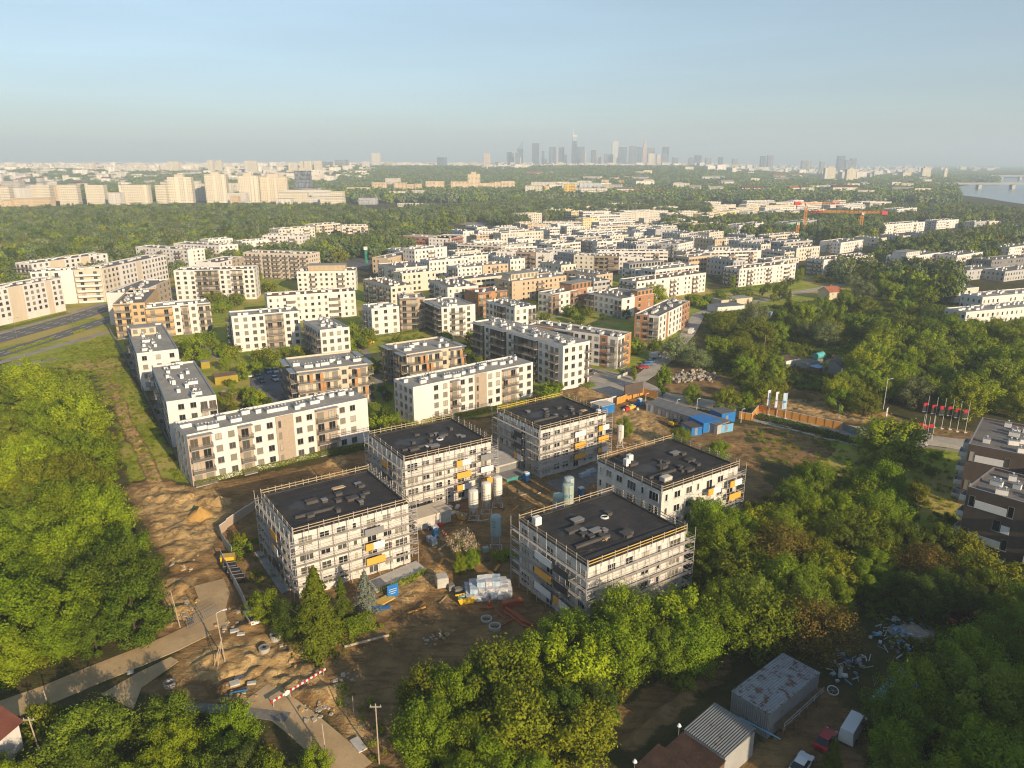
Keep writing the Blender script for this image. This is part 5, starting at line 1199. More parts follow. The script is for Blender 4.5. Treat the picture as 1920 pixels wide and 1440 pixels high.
skip('small yellow skip at the compound gate', 1183, 766, 0.4, YELLOW, 2.6, 1.6, 1.0)
# pipes, rings, boards
def pipe(label, px, py, L, r0, rz, mat_=ORPIPE, dz=0.0, group=None):
    x, y, z = G(px, py); b = MB(); n = 10
    for i in range(n):
        a0, a1 = 2*math.pi*i/n, 2*math.pi*(i+1)/n
        for rr, flip in ((r0, 0), (r0*0.86, 1)):
            q = [(-L/2, rr*math.cos(a0), rr*math.sin(a0)+r0), (L/2, rr*math.cos(a0), rr*math.sin(a0)+r0), (L/2, rr*math.cos(a1), rr*math.sin(a1)+r0), (-L/2, rr*math.cos(a1), rr*math.sin(a1)+r0)]
            b.add(q, [(3,2,1,0) if flip else (0,1,2,3)])
        for e in (-L/2, L/2): b.add([(e, r0*math.cos(a0), r0*math.sin(a0)+r0), (e, r0*math.cos(a1), r0*math.sin(a1)+r0), (e, r0*.86*math.cos(a1), r0*.86*math.sin(a1)+r0), (e, r0*.86*math.cos(a0), r0*.86*math.sin(a0)+r0)], [(0,1,2,3)])
    b.lathe([(r0*1.1, 0)], 0, 0, 3) if False else None
    tag(b.build('drain_pipe', mat_, None, (x, y, z + dz + 0.02), rz), label, 'pipe', group)
for i in range(6): pipe('long rust orange pipe in the bundle of thick pipes under the belt of trees', 962 + i*5.2, 1160 + i*2.2 + (i % 2), 5.0, 0.19, -0.92, group='thick orange pipes in the bundle')
for i in range(4): pipe('long rust orange pipe in the bundle of thick pipes under the belt of trees', 965 + i*5.4, 1158 + i*2.3, 5.0, 0.19, -0.92, dz=0.38, group='thick orange pipes in the bundle')
for i, (px, py, L, rz) in enumerate(((937,1153,3.2,-1.0),(945,1148,2.6,-1.05),(951,1146,2.6,-1.0),(956,1143,2.4,-1.05))): pipe('short rust orange pipe lying loose above the pipe bundle', px, py, L, 0.13, rz, group='short loose orange pipes')
pipe('single rust orange pipe lying across the end of the bundle', 949, 1170, 4.2, 0.16, 0.75)
pipe('orange pipe elbow length beside the skip, lying', 914, 1141, 2.6, 0.18, 0.15)
x, y, z = G(918, 1136); b = MB(); b.lathe([(0.28,0),(0.28,0.9),(0.36,0.92),(0.36,1.1)], 0, 0, 12); tag(b.build('drain_pipe', ORPIPE, None, (x, y, z)), 'short orange pipe standing upright beside the skip', 'pipe')
crates('terracotta coloured stack of wrapped blocks above the loose pipes', 960, 1136, 0.35, 3.6, 1.1, 1.0, ORPIPE, 'block_stack', 'stack')
crates('small yellow and white pallet left of the terracotta stack', 951, 1126, 0.6, 1.1, 1.0, 1.1, CREAM, 'block_pallet')
def ring(label, px, py, r0, hh, lid=False, lump=0.0, mat_=CONCL, group='concrete manhole rings'):
    x, y, z = G(px, py); t = thing('manhole_ring', label, 'concrete ring', (x, y, z - 0.05 + lump), 0, group); b = MB(); n = 28
    for i in range(n):
        a0, a1 = 2*math.pi*i/n, 2*math.pi*(i+1)/n; c0, s0, c1, s1 = math.cos(a0), math.sin(a0), math.cos(a1), math.sin(a1); ri = r0*0.8
        b.add([(r0*c0,r0*s0,0),(r0*c1,r0*s1,0),(r0*c1,r0*s1,hh),(r0*c0,r0*s0,hh),(ri*c0,ri*s0,0),(ri*c1,ri*s1,0),(ri*c1,ri*s1,hh),(ri*c0,ri*s0,hh)], [(0,1,2,3),(5,4,7,6),(3,2,6,7)])
    b.build('ring', mat_, t)
    if lid: b = MB(); b.lathe([(r0*0.8, hh*0.8), (r0*0.8, hh*0.95)], 0, 0, 24); l_ = b.build('lid', CONCD, t); b = MB(); b.box(-.25,-.25,hh*0.95,.25,.25,hh); b.build('hatch', BLACK, l_)
ring('pale concrete ring lying open, upper of the two below the film bales', 912, 1163, 0.95, 0.5); ring('pale concrete ring lying open, lower of the two below the film bales', 928, 1178, 1.0, 0.55)
ring('tall concrete ring standing beside the spruces', 517, 1198, 0.85, 1.0, mat_=CONC); ring('concrete ring closed by a lid in the sandy trench', 496, 1220, 0.85, 0.7, True, mat_=CONC)
ring('concrete ring half buried in the trench by the broken paving', 318, 1286, 0.8, 0.7, mat_=CONC)
# brick heap, sand heaps, junk bags beside the toilet
def heap(name, label, px, py, rx, ry, hh, mat_, seed=0, kind_=None, cat='heap', n=26):
    x, y, z = G(px, py); b = MB(); rr = np.random.default_rng(seed); vs = []; fs = []; m_ = 9
    for k in range(m_+1):
        rad = k/m_
        for i in range(n):
            an = 2*math.pi*i/n; q = rad*(1+0.12*math.sin(3*an+seed)+rr.uniform(-.05,.05)); zz = hh*(1-rad)**1.1*(1+rr.uniform(-.12,.12)) - 0.12*rad
            vs.append((rx*q*math.cos(an), ry*q*math.sin(an), zz))
    for k in range(m_):
        for i in range(n): fs.append((k*n+i, (k+1)*n+i, (k+1)*n+(i+1) % n, k*n+(i+1) % n))
    b.add(vs, fs); o = b.build(name, mat_, None, (x, y, z)); o.data.polygons.foreach_set('use_smooth', [True]*len(fs)); return tag(o, label, cat)
heap('sand_pile', 'ochre sand cone beside the pink bricks', 856, 1006, 2.4, 2.4, 1.6, SANDY, 2, cat='sand pile')
heap('sand_pile', 'large deep yellow sand pile on the dug up ground at the left', 378, 968, 3.4, 3.0, 2.2, SANDY, 3, cat='sand pile')
heap('sand_pile', 'pale sand pile right of the deep yellow one', 412, 940, 3.0, 2.2, 1.5, SOILP, 4, cat='sand pile')
heap('sand_pile', 'brown soil heap below the left white silo', 838, 1010, 1.6, 1.2, 0.7, SOILP, 6, cat='soil heap')
rr = random.Random(8)
for i in range(34):
    x, y, z = G(838 + rr.uniform(-9, 9), 1000 + rr.uniform(-4, 5)); b = MB(); b.box(-.14,-.07,0,.14,.07,.12)
    tag(b.build('brick', plain('pink_brick', (0.42, 0.18, 0.14), 0.9, 0.2, 2.0), None, (x, y, z + rr.uniform(0,.3)), rr.uniform(0,3)), 'pink red brick in the loose brick heap by the toilet', 'brick', 'bricks in the loose heap')
for i in range(30):
    x, y, z = G(846 + rr.uniform(-15, 14), 958 + rr.uniform(-7, 7)); c_ = rr.choice((YELLOW, WPANEL, WPANEL, FOIL, GREEN)); L = rr.uniform(.5, 1.1)
    b = MB(); b.lathe([(L*.3, 0), (L*.5, L*.25), (L*.42, L*.55), (L*.1, L*.7)], 0, 0, 8); tag(b.build('rubbish_bag', c_ if c_ is not GREEN else plain('lime_bag', (0.50, 0.55, 0.05), 0.5), None, (x, y, z), rr.uniform(0,3)), 'white or yellow sack in the mound of sacks left of the white silos', 'sack', 'sacks in the mound')
for i in range(16):
    x, y, z = G(806 + rr.uniform(-14, 20), 985 + rr.uniform(-9, 9)); b = MB(); L = rr.uniform(.5, 1.0); b.obox(0, 0, 0, L, L*.8, L*.7, 0, 0, rr.uniform(-.2,.2))
    tag(b.build('packing_box', rr.choice((WPANEL, BLUEL, BLUE, WPANEL, BLACK, CREAM)), None, (x, y, z), rr.uniform(0, 3)), 'box in the jumble of packing against the low concrete wall', 'box', 'boxes jumbled by the low wall')
b = MB(); b.obox(0, 0, 0, 1.6, 1.0, 0.7); x, y, z = G(822, 987); tag(b.build('tool_chest', RED, None, (x, y, z), 0.5), 'bright red chest among the packing boxes', 'chest')
# low garage walls and ramps between blocks
def slabwall(label, pts, hh, th, mat_=CONCL, name='retaining_wall'):
    t = thing(name, label, 'wall', (0, 0, 0)); P_ = [U(*p) for p in pts]
    for (ax, ay), (bx, by) in zip(P_, P_[1:]):
        b = MB(); L = math.hypot(bx-ax, by-ay); b.box(0, -th/2, -0.3, L, th/2, hh); b.build('wall_section', mat_, t, (ax, ay, 0), math.atan2(by-ay, bx-ax))
    return t
t = thing('garage_box', 'low concrete garage entrance with flat roof between two scaffolded blocks', 'garage', (*U(930, 893), 0), 0.6)
b = MB(); b.box(0,0,0,8,9,2.4); b.build('walls', CONCL, t); b = MB(); b.box(-.3,-.3,2.4,8.3,9.3,2.65); b.build('roof', CONCL, t); b = MB(); b.box(1,-.05,0.1,7,0.0,2.1); b.build('gate', GPANEL, t)
t = thing('garage_box', 'dark open pit with pale rim in front of the garage entrance', 'pit', (*U(950, 905), 0), 0.6); b = MB(); b.box(0,-.0,.02,7,5.5,.7); b.build('rim', CONCL, t); b = MB(); b.box(.3,.3,.7,6.7,5.2,.74); b.build('floor', GPANEL, t); b = MB(); b.box(0.0,-.06,.2,7,-.0,.75); b.build('green_board', TEAL, t)
t = thing('garage_box', 'pale concrete garage box at the right end of the spruce side block', 'garage', (*U(778, 998), 0), 0.6); b = MB(); b.box(0,0,0,8.5,4.5,2.6); b.build('walls', CONCL, t); b = MB(); b.box(-.2,-.2,2.6,8.7,4.7,2.85); b.build('roof', CREAM, t)
# boards and timber by the blue spruce
timber('timber_stack', 'stack of yellow and brown timber between the blue boards', G(716, 1130), 0.9, 15, 4.2, WOODY, 'timber', 0.3, 5, 0.05)
t = thing('site_board', 'blue board leaning upright on the timber stack', 'board', G(737, 1120), 0.55); b = MB(); b.obox(0,0,0.1,2.0,.08,2.4,0,0,0); b.build('board', BLUE, t); 
for k, (z_, w_) in enumerate(((1.6,1.4),(1.2,1.4),(0.8,0.9))): b = MB(); b.box(-w_/2,-.065,z_,w_/2,-.045,z_+.08); b.build('text_line', FRAMEW, t)
t = thing('site_board', 'blue board lying flat in front of the timber stack', 'board', G(713, 1142, 0.25), 0.05); b = MB(); b.box(-1.7,-.5,0,1.7,.5,.08); b.build('board', BLUE, t)

rr = random.Random(61)
for i in range(46):
    px, py = rr.choice(((880,985),(960,950),(990,930),(1000,960),(860,1040),(830,1070),(1000,1010),(1180,830),(1120,905),(760,1140),(940,1060),(700,900),(905,850))); x, y, z = G(px + rr.gauss(0, 22), py + rr.gauss(0, 9)); b = MB(); k = i % 4
    if k == 0:
        for q in range(5): b.box(-.6, -.5+q*.22, .1, .6, -.38+q*.22, .13)
        for q in (-.55, 0, .45): b.box(q, -.5, 0, q+.1, .5, .1)
        tag(b.build('pallet', rr.choice((WOOD, WOODD)), None, (x, y, z+.04), rr.uniform(0, 3)), 'empty wooden pallet dropped on the muddy site', 'pallet', 'empty pallets on the site')
    else:
        L = rr.uniform(1.0, 3.4); b.obox(0, 0, 0, L, rr.uniform(.12, .5), rr.uniform(.06, .2)); tag(b.build('board_offcut', rr.choice((WOOD, CONCL, CONC, WOODD, OPANEL, FOIL)), None, (x, y, z+.05), rr.uniform(0, 3)), 'loose board or offcut lying on the muddy site', 'board', 'loose boards on the site')
# ---------------------------------------------------------------- fences and hoardings
def panel_fence(name, label, pts, hh, mat_, step=2.4, th=0.06, post=None, px=True, base=0.0, cap=None, cat='fence', mats=None):
    t = thing(name, label, cat, (0, 0, 0)); P_ = [U(*p) for p in pts] if px else pts; k = 0
    for (ax, ay), (bx, by) in zip(P_, P_[1:]):
        L = math.hypot(bx-ax, by-ay); n = max(1, round(L/step)); an = math.atan2(by-ay, bx-ax)
        for i in range(n):
            x, y = ax+(bx-ax)*i/n, ay+(by-ay)*i/n; z = gz(x, y) + base
            b = MB(); b.box(0.05, -th/2, 0.05, L/n-0.02, th/2, hh); 
            o = b.build('panel', mats[k % len(mats)] if mats else mat_, t, (x, y, z), an)
            if cap: q = MB(); q.box(0, -th/2-0.04, hh, L/n, th/2+0.04, hh+0.1); q.build('top_rail', cap, o)
            if post: q = MB(); q.box(-.05,-.09,0,.05,.09,hh+0.1); q.build('post', post, t, (x, y, z), an)
            k += 1
    return t
def mesh_fence(name, label, pts, hh, mat_, step=2.5):
    t = thing(name, label, 'fence', (0, 0, 0)); P_ = [U(*p) for p in pts]
    for (ax, ay), (bx, by) in zip(P_, P_[1:]):
        L = math.hypot(bx-ax, by-ay); n = max(1, round(L/step)); an = math.atan2(by-ay, bx-ax)
        for i in range(n):
            x, y = ax+(bx-ax)*i/n, ay+(by-ay)*i/n; z = gz(x, y); w_ = L/n; b = MB()
            for k in range(6): b.box(0.03, -.015, 0.1+k*(hh-.15)/5, w_-.03, .015, 0.13+k*(hh-.15)/5)
            m_ = int(w_/0.3)
            for k in range(m_+1): b.box(0.03+(w_-.09)*k/m_, -.012, .1, 0.06+(w_-.09)*k/m_, .012, hh)
            b.build('panel', mat_, t, (x, y, z), an)
            q = MB(); q.tube((0,0,0),(0,0,hh+.1),.04,n=5); q.build('post', mat_, t, (x, y, z))
    return t
GALV = plain('galvanised_fence', (0.22, 0.23, 0.24), 0.5, 0.2, 1.0, metal=0.4)
HOARDG = plain('grey_white_hoarding', (0.50, 0.50, 0.50), 0.6, 0.15, 0.6); HOARDO = plain('orange_hoarding', (0.62, 0.29, 0.055), 0.7, 0.15, 0.7)
mesh_fence('wire_fence', 'dark wire fence along the shaded side of the left row of white blocks', [(203,616),(232,668),(262,722),(300,800),(330,858),(360,912)], 1.9, GALV)
panel_fence('hoarding', 'low tan and white boarding bending round the sandy track', [(478,955),(452,974),(413,1002)], 2.0, WOOD, 2.2, cap=FRAMEW, mats=[TAN, TAN, TAN])
panel_fence('hoarding', 'grey white boarding leading down beside the bins to the parked white car', [(413,1002),(418,1020),(436,1044)], 2.0, HOARDG, 2.2)
panel_fence('hoarding', 'grey white boarding between the sandy track and the row of bins', [(414,1048),(430,1080),(445,1108),(470,1160)], 2.0, HOARDG, 2.2)
panel_fence('hoarding', 'orange wooden boarding at the compound gate below the billboard', [(1156,760),(1180,749),(1206,741),(1232,748)], 2.2, HOARDO, 2.0, cap=WOOD)
panel_fence('hoarding', 'pale boarding between the farthest scaffolded block and the compound gate', [(1106,768),(1130,762),(1155,756)], 2.2, HOARDG, 2.2, cap=FRAMEW)
panel_fence('hoarding', 'orange boarding with a white rim beside the flags, zigzag part', [(1385,785),(1408,789),(1422,772)], 2.2, HOARDO, 2.0, cap=FRAMEW, post=WOODD)
panel_fence('hoarding', 'long orange boarding with a white rim along the paved road', [(1422,772),(1470,783),(1530,796),(1578,806)], 2.2, HOARDO, 2.4, cap=FRAMEW, post=WOODD)
panel_fence('hoarding', 'dull grey boarding at the far end of the orange one', [(1578,806),(1612,818)], 2.0, CONCD, 2.4)
mesh_fence('mesh_fence', 'blue grey mesh fence panels before the end of the orange boarding', [(1573,812),(1590,812),(1606,822)], 2.2, plain('blue_mesh', (0.12, 0.25, 0.38), 0.5))
mesh_fence('mesh_fence', 'site mesh fence laid out across the lower left road', [(352,1180),(412,1146)], 1.9, GALV)
panel_fence('low_wall', 'low pale wall under the wine red windowed block', [(1092,690),(1130,702),(1158,710),(1176,702)], 1.0, CONCL, 3.0, 0.25, cat='wall')
panel_fence('kerb_wall', 'long pale kerb across the ploughed plot', [(1428,794),(1500,812),(1612,838)], 0.35, CONCL, 4.0, 0.4, cat='kerb')
panel_fence('low_wall', 'pale wall below the paved road near the flag poles', [(1716,828),(1760,836),(1800,843)], 1.0, CONCL, 3.0, 0.3, cat='wall')
# striped road barrier
pa, pb = U(507, 1317, 1.0), U(610, 1254, 1.0); L = math.hypot(pb[0]-pa[0], pb[1]-pa[1]); an = math.atan2(pb[1]-pa[1], pb[0]-pa[0])
za = max(gz(*pa), 0); t = thing('road_barrier', 'long red and white striped barrier beam across the dug up road', 'barrier', (pa[0], pa[1], 0), an)
n = 24
for i in range(n): b = MB(); b.box(L*i/n, -.09, .85, L*(i+1)/n, .09, 1.12); b.build('stripe', RED if i % 2 == 0 else FRAMEW, t)
for x in (0.4, L*0.33, L*0.66, L-0.4): b = MB(); b.box(x-.06,-.085,-.4,x+.06,.085,.85); b.box(x-.06,-.6,-.1,x+.06,.6,0.02); b.build('stand', CONC, t)
b = MB(); b.tube((L*0.28,-.14,1.0),(L*0.28,-.11,1.0),.42,n=16); s_ = b.build('round_sign', FRAMEW, t)
# ---------------------------------------------------------------- poles, lamps, flags, billboard
def wood_pole(label, px, py, hh, tilt=(0, 0), arms=False, braces=False, lamp=False, mat_=BARKP, name='power_pole', r0=0.10):
    x, y, z = G(px, py); t = thing(name, label, 'pole', (x, y, z), 0); top = (tilt[0], tilt[1], hh)
    b = MB(); b.tube((0,0,-.3), top, r0, r0*0.7, 8); b.build('pole', mat_, t)
    if arms: b = MB(); b.box(top[0]-.7, top[1]-.06, hh-.5, top[0]+.7, top[1]+.06, hh-.38); [b.tube((top[0]+q, top[1], hh-.38), (top[0]+q, top[1], hh-.15), .06, n=6) for q in (-.6, 0, .6)]; b.build('cross_arm', CONC, t)
    if braces:
        for q in ((-1.5,-1.8),(-0.6,-2.2)): b = MB(); b.tube((q[0], q[1], -1.2), (0, 0, 4.2), .06, n=6); b.build('strut', mat_, t)
    if lamp: b = MB(); b.tube(top, (top[0]+1.0, top[1]+.35, hh+.35), .04, n=5); b.obox(top[0]+1.2, top[1]+.4, hh+.3, .6, .25, .12, .35); b.build('lamp_arm', MASTW, t)
    return t
wood_pole('braced wooden power pole with a lamp arm in the middle of the dug up ground', 422, 1240, 8.2, (-.5, 0.2), braces=True, lamp=True)
wood_pole('leaning wooden pole on the sand heap at the left of the old road', 338, 1176, 6.4, (-.9, .4)); wood_pole('dark leaning post beside the wooden pole on the sand heap', 333, 1160, 4.8, (-1.2, 0), mat_=WOODD)
wood_pole('short white marked wooden post at the lower left of the old road', 94, 1334, 3.4, (-.3, 0)); wood_pole('bleached wooden pole with wires at the lower left corner', 78, 1418, 6.0, (-.6, 0), arms=True)
wood_pole('wooden pole standing beside the lower road near the frame edge', 612, 1420, 5.2, (-.2, 0)); wood_pole('concrete power pole with a crossarm beside the lower slope', 711, 1432, 9.0, (.0, 0), arms=True)
wood_pole('small grey fence post on the ploughed slope', 663, 1335, 2.6); wood_pole('thin wooden pole in the thicket clearing on the right', 1433, 655, 6.0)
wood_pole('wooden pole by the verge of the striped billboard', 1198, 737, 5.5); wood_pole('thin grey post in the thorn bushes before the brown block', 1714, 985, 4.5, mat_=CONCD)
def lamp_post(label, px, py, hh, rz, mat_=GALV, arm=1.4, double=False, grp=None):
    x, y = U(px, py); t = thing('street_lamp', label, 'street lamp', (x, y, 0), rz, grp); b = MB(); b.tube((0,0,0),(0,0,hh),.09,.055,7); b.build('post', mat_, t)
    for s_ in ((1, -1) if double else (1,)):
        b = MB(); b.tube((0,0,hh-.05),(s_*arm,0,hh+.2),.045,n=5); b.build('arm', mat_, t)
        b = MB(); b.obox(s_*(arm+.3),0,hh+.14,.7,.28,.1); b.build('lamp_head', mat_, t)
lamp_post('tall white mast with a floodlight arm before the silvery willow', 1656, 768, 9.5, 0.3, MASTW, 1.3)
lamp_post('grey street lamp standing on the verge of the paved road', 1570, 795, 6.5, 2.0)
lamp_post('thin street lamp beside the plaza in front of the tall white block', 1172, 736, 7, 2.5); lamp_post('street lamp on the courtyard path', 378, 668, 5, 0.5)
for px, py in ((32,637),(137,612)): lamp_post('double armed lamp on the median of the dual road', px, py, 9, 1.1, double=True, grp='lamps on the median')
for px, py in ((560,470),(610,463),(655,470),(705,462),(740,455),(600,485)): lamp_post('slim lamp post at the far tarmac junction', px, py, 9, 0.4, grp='lamps at the junction')
for px, py in ((1268,774),(1306,772),(1210,762),(1389,793)): lamp_post('small lamp post of the compound', px, py, 4.0, 0.4, MASTW, 0.4, grp='compound lamp posts')
def flag(label, px, py, hh, w_, f0, f1, mats, grp, emblem=False, red=False, back=False):
    x, y = U(px, py); z = gz(x, y); t = thing('flag_pole', label, 'flag', (x, y, z), 0.0, grp)
    b = MB(); b.tube((0,0,0),(0,0,hh),.07,.04,7); b.build('pole', MASTW, t); b = MB(); b.box(-.4,-.4,0,.4,.4,.25); b.build('base', CONCL, t)
    n, k = 6, 8; vs = []; sg = -1
    for j in range(k+1):
        for i in range(n+1): u = i/n; vs.append((sg*(0.05+u*w_), 0.12*math.sin(u*5+j*0.5)*u, f1-(f1-f0)*j/k - 0.06*u))
    def cloth(j0, j1, mat_, nm, par):
        b = MB(); b.add(vs, [(j*(n+1)+i, j*(n+1)+i+1, (j+1)*(n+1)+i+1, (j+1)*(n+1)+i) for j in range(j0, j1) for i in range(n)])
        b.add([(q[0], q[1]+0.012, q[2]) for q in vs], [(j*(n+1)+i, (j+1)*(n+1)+i, (j+1)*(n+1)+i+1, j*(n+1)+i+1) for j in range(j0, j1) for i in range(n)]); return b.build(nm, mat_, par)
    if red: c = cloth(3, k, mats[0], 'flag_cloth', t); cloth(0, 3, mats[1], 'red_field', c)
    else: c = cloth(0, k, mats[0], 'flag_cloth', t)
    if red: b = MB(); b.box(-.1-w_,-.03,f0-.12,0,.03,f0-.06); b.build('cross_bar', MASTW, t)
    if emblem:
        b = MB(); zc = (f0+f1)/2 - 0.2; m_ = 20; xc = sg*(w_*.5+.05); rr = w_*.30
        for i in range(m_):
            a0, a1 = 2*math.pi*i/m_, 2*math.pi*(i+1)/m_
            b.add([(xc+rr*math.cos(a0),-.16,zc+rr*math.sin(a0)),(xc+rr*math.cos(a1),-.16,zc+rr*math.sin(a1)),(xc+rr*.62*math.cos(a1),-.16,zc+rr*.62*math.sin(a1)),(xc+rr*.62*math.cos(a0),-.16,zc+rr*.62*math.sin(a0))], [(0,1,2,3)])
        b.add([(xc+rr*.35*math.cos(2*math.pi*i/12), -.16, zc+rr*.35*math.sin(2*math.pi*i/12)) for i in range(12)], [tuple(range(12))])
        b.build('emblem', LBLUE, c)
FW = plain('flag_white', (0.74, 0.74, 0.76), 0.8, 0.05, 1.0); FBL = plain('flag_pale_blue', (0.42, 0.55, 0.68), 0.8, 0.05, 1.0); FK = plain('flag_black', (0.035, 0.038, 0.045), 0.8, 0.1, 1.0); FR = plain('flag_red', (0.36, 0.018, 0.026), 0.8, 0.1, 1.0)
flag('white banner flag with a round blue emblem, narrowest, left of three', 1441, 778, 8.0, 0.75, 3.0, 7.8, [FW], 'banner flags at the orange boarding', True)
flag('white banner flag with a round blue emblem, middle of three', 1456, 782, 8.0, 0.8, 3.0, 7.8, [FW], 'banner flags at the orange boarding', True)
flag('pale blue banner flag with a round blue emblem, right of three', 1472, 785, 8.2, 1.2, 3.0, 7.9, [FBL], 'banner flags at the orange boarding', True)
for i, (px, py) in enumerate(((1734,798),(1750,801),(1765,804),(1780,806),(1794,809),(1809,812))): flag('white flag pole in the row along the road with a black and red flag', px, py, 9.0, 1.3, 4.2, 6.8, [FK, FR], 'flag poles beyond the paved road', red=True)
for i, (px, py) in enumerate(((1726,830),(1736,834),(1746,832))): flag('white flag pole on the near side of the road with a black and red flag', px, py, 8.0, 1.3, 3.0, 5.6, [FK, FR], 'flag poles on the near side of the road', red=True)
x, y = U(1659, 800); t = thing('road_sign', 'white sign board on a post beside the silvery willow', 'sign', (x, y, gz(x, y)), 0.9); b = MB(); b.tube((0,.06,0),(0,.06,4.2),.08,n=6); b.build('post', GALV, t); b = MB(); b.box(-.8,-.04,2.6,.8,.0,5.6); s_ = b.build('board', WPANEL, t); b = MB(); b.box(-.5,-.06,3.9,.5,-.045,4.4); b.build('print', GPANEL, s_); b = MB(); b.box(-.4,-.06,4.7,.4,-.045,4.9); b.build('print', GPANEL, s_)
x, y = U(1198, 747); t = thing('billboard', 'dark blank billboard seen from behind at the compound gate', 'billboard', (*U(1170, 752), 0), 0.55); b = MB(); b.box(0,-.15,1.6,7.5,.15,5.2); b.build('board', DARKBRN, t); [(lambda q: q.build('post', WOODD, t))((lambda q: (q.box(xx,.16,0,xx+.2,.36,5.0), q)[1])(MB())) for xx in (0.8, 3.6, 6.4)]
# ---------------------------------------------------------------- vehicles
def car_parts(L=4.3, Wd=1.76, hh=1.45, van=False):
    prof = [(-L/2, .35), (-L/2, .78), (-L*.47, .86), (-L*.42, .9)] if not van else [(-L/2, .35), (-L/2, 1.0)]
    body = ([(-L/2,.32),(-L/2,.75),(-L*.44,.88),(L*.22,.9),(L*.46,.74),(L/2,.55),(L/2,.32)] if not van else [(-L/2,.32),(-L/2,hh),(L*.16,hh),(L*.24,hh-.05),(L*.33,1.15),(L*.47,.95),(L/2,.6),(L/2,.32)])
    cab = ([(-L*.42,.88),(-L*.31,hh-.04),(-L*.22,hh),(L*.02,hh),(L*.2,.9)] if not van else None)
    def ext(pr, w0, m, taper=0.0):
        b = MB(); n = len(pr)
        vs = [(x, -w0/2 + taper*max(0, z-.9), z) for x, z in pr] + [(x, w0/2 - taper*max(0, z-.9), z) for x, z in pr]
        b.add(vs, [(i, n+i, n+(i+1) % n, (i+1) % n) for i in range(n)], m); b.add(vs, [tuple(range(n)), tuple(range(n, 2*n))[::-1]], m); return b
    return ext(body, Wd, 0, 0.12 if van else 0), (ext(cab, Wd*.94, 0, 0.28) if cab else None)
def car(label, px, py, rz, paint, van=False, L=None, xy=None, z=None, grp=None):
    L = L or (5.4 if van else 4.3); hh = 2.3 if van else 1.45; x, y = xy or U(px, py)
    t = thing('parked_van' if van else 'parked_car', label, 'van' if van else 'car', (x, y, (gz(x, y) if z is None else z) + 0.06), rz, grp)
    cb, cg = car_parts(L, 1.95 if van else 1.76, hh, van); cb.build('body', paint, t)
    if cg:
        cg.build('cabin_glass', CARGLASS, t); b = MB(); b.box(-L*.26, -.62, hh-.005, L*.06, .62, hh+.025); b.build('roof', paint, t)
    else:
        b = MB(); b.add([(L*.245,-.8,hh-.1),(L*.335,-.85,1.2),(L*.335,.85,1.2),(L*.245,.8,hh-.1)], [(0,1,2,3)]); b.build('windscreen', CARGLASS, t, (.03, 0, .03))
        for s_ in (-1, 1): b = MB(); b.box(L*.08, s_*.86-.13, 1.2, L*.24, s_*.86+.13, 1.75); b.build('side_window', CARGLASS, t)
        b = MB(); b.box(-L/2-.02,-.75,.45,-L/2,.75,2.0); b.build('rear_door', paint, t)
    for sx in (-.31, .31):
        for sy in (-1, 1):
            yy = sy*(.86 if not van else .95); b = MB(); b.tube((L*sx, yy-.1, .32), (L*sx, yy+.02*sy+.08, .32), .32, n=14); w_ = b.build('wheel', TYRE, t); b = MB(); b.tube((L*sx, yy+sy*.09, .32), (L*sx, yy+sy*.12, .32), .19, n=10); b.build('rim', CAP, w_)
    for sy in (-.6, .6):
        b = MB(); b.box(L/2-.12, sy-.18, .52, L/2+.015, sy+.18, .68); b.build('headlight', LAMPW, t); b = MB(); b.box(-L/2-.015, sy-.16, .6, -L/2+.1, sy+.16, .76); b.build('tail_light', RED, t)
    return t
PK = {k: plain('car_paint_' + k, c, 0.3, 0.03, 1.0, spec=0.5) for k, c in dict(white=(.70,.70,.68), black=(.02,.02,.022), navy=(.03,.05,.10), teal=(.06,.16,.17), grey=(.18,.19,.20), red=(.42,.015,.02), blue=(.08,.18,.34), silver=(.42,.45,.47), green=(.03,.05,.04)).items()}
car('black car at the left end of the courtyard parking row', 452, 708, -1.0, PK['black']); car('white car in the courtyard parking row', 468, 706, -1.0, PK['white']); car('dark teal car right of the white one in the courtyard', 482, 703, -1.0, PK['teal'])
car('navy car parked apart behind the courtyard bush', 491, 716, -1.0, PK['navy']); car('dark blue car under the tan gallery block', 503, 699, -1.0, PK['blue']); car('pale silver car under the tan gallery block, upper', 516, 698, -1.0, PK['silver']); car('pale blue car under the tan gallery block, lower', 516, 713, -1.0, PK['silver'])
car('red car under the trees beside the paved road', 1206, 691, 0.35, PK['red']); car('blue car second in the row under the trees', 1214, 685, 0.35, PK['blue']); car('steel blue car third in the row under the trees', 1221, 680, 0.35, PK['blue']); car('white van last in the row under the trees', 1230, 671, 0.35, PK['white'], True, 5.0)
car('dark green car on the paved plaza verge', 1180, 699, 0.1, PK['green']); car('grey car beside the tall white block', 1106, 701, -0.6, PK['grey']); car('white pickup on the side road by the thicket', 1296, 625, 1.1, PK['white'], True, 5.2)
car('white car nosed in at the end of the grey boarding', 474, 1162, 2.2, PK['white'], z=0.0)
for i in range(12):
    px = 862 + i * 4.6; q = U(px, 408 + i*0.9); car('tiny car in the car park at the woods edge', 0, 0, 0.2, PK[('white','red','grey','silver','navy','white')[i % 6]], xy=q, z=0, grp='cars in the far car park')
# yard at the lower right
car('white delivery van with a plain box body in the dark yard', 1598, 1374, 0.85, PK['white'], True, 6.0); car('red car half under a tree in the dark yard', 1548, 1392, 0.85, PK['red']); car('white car at the bottom frame edge of the yard', 1502, 1440, 0.85, PK['white']); car('red wrecked car in the dark clearing', 1795, 1162, 0.5, PK['red']); car('pale wrecked car left of the red one in the clearing', 1770, 1150, 0.9, PK['grey'])
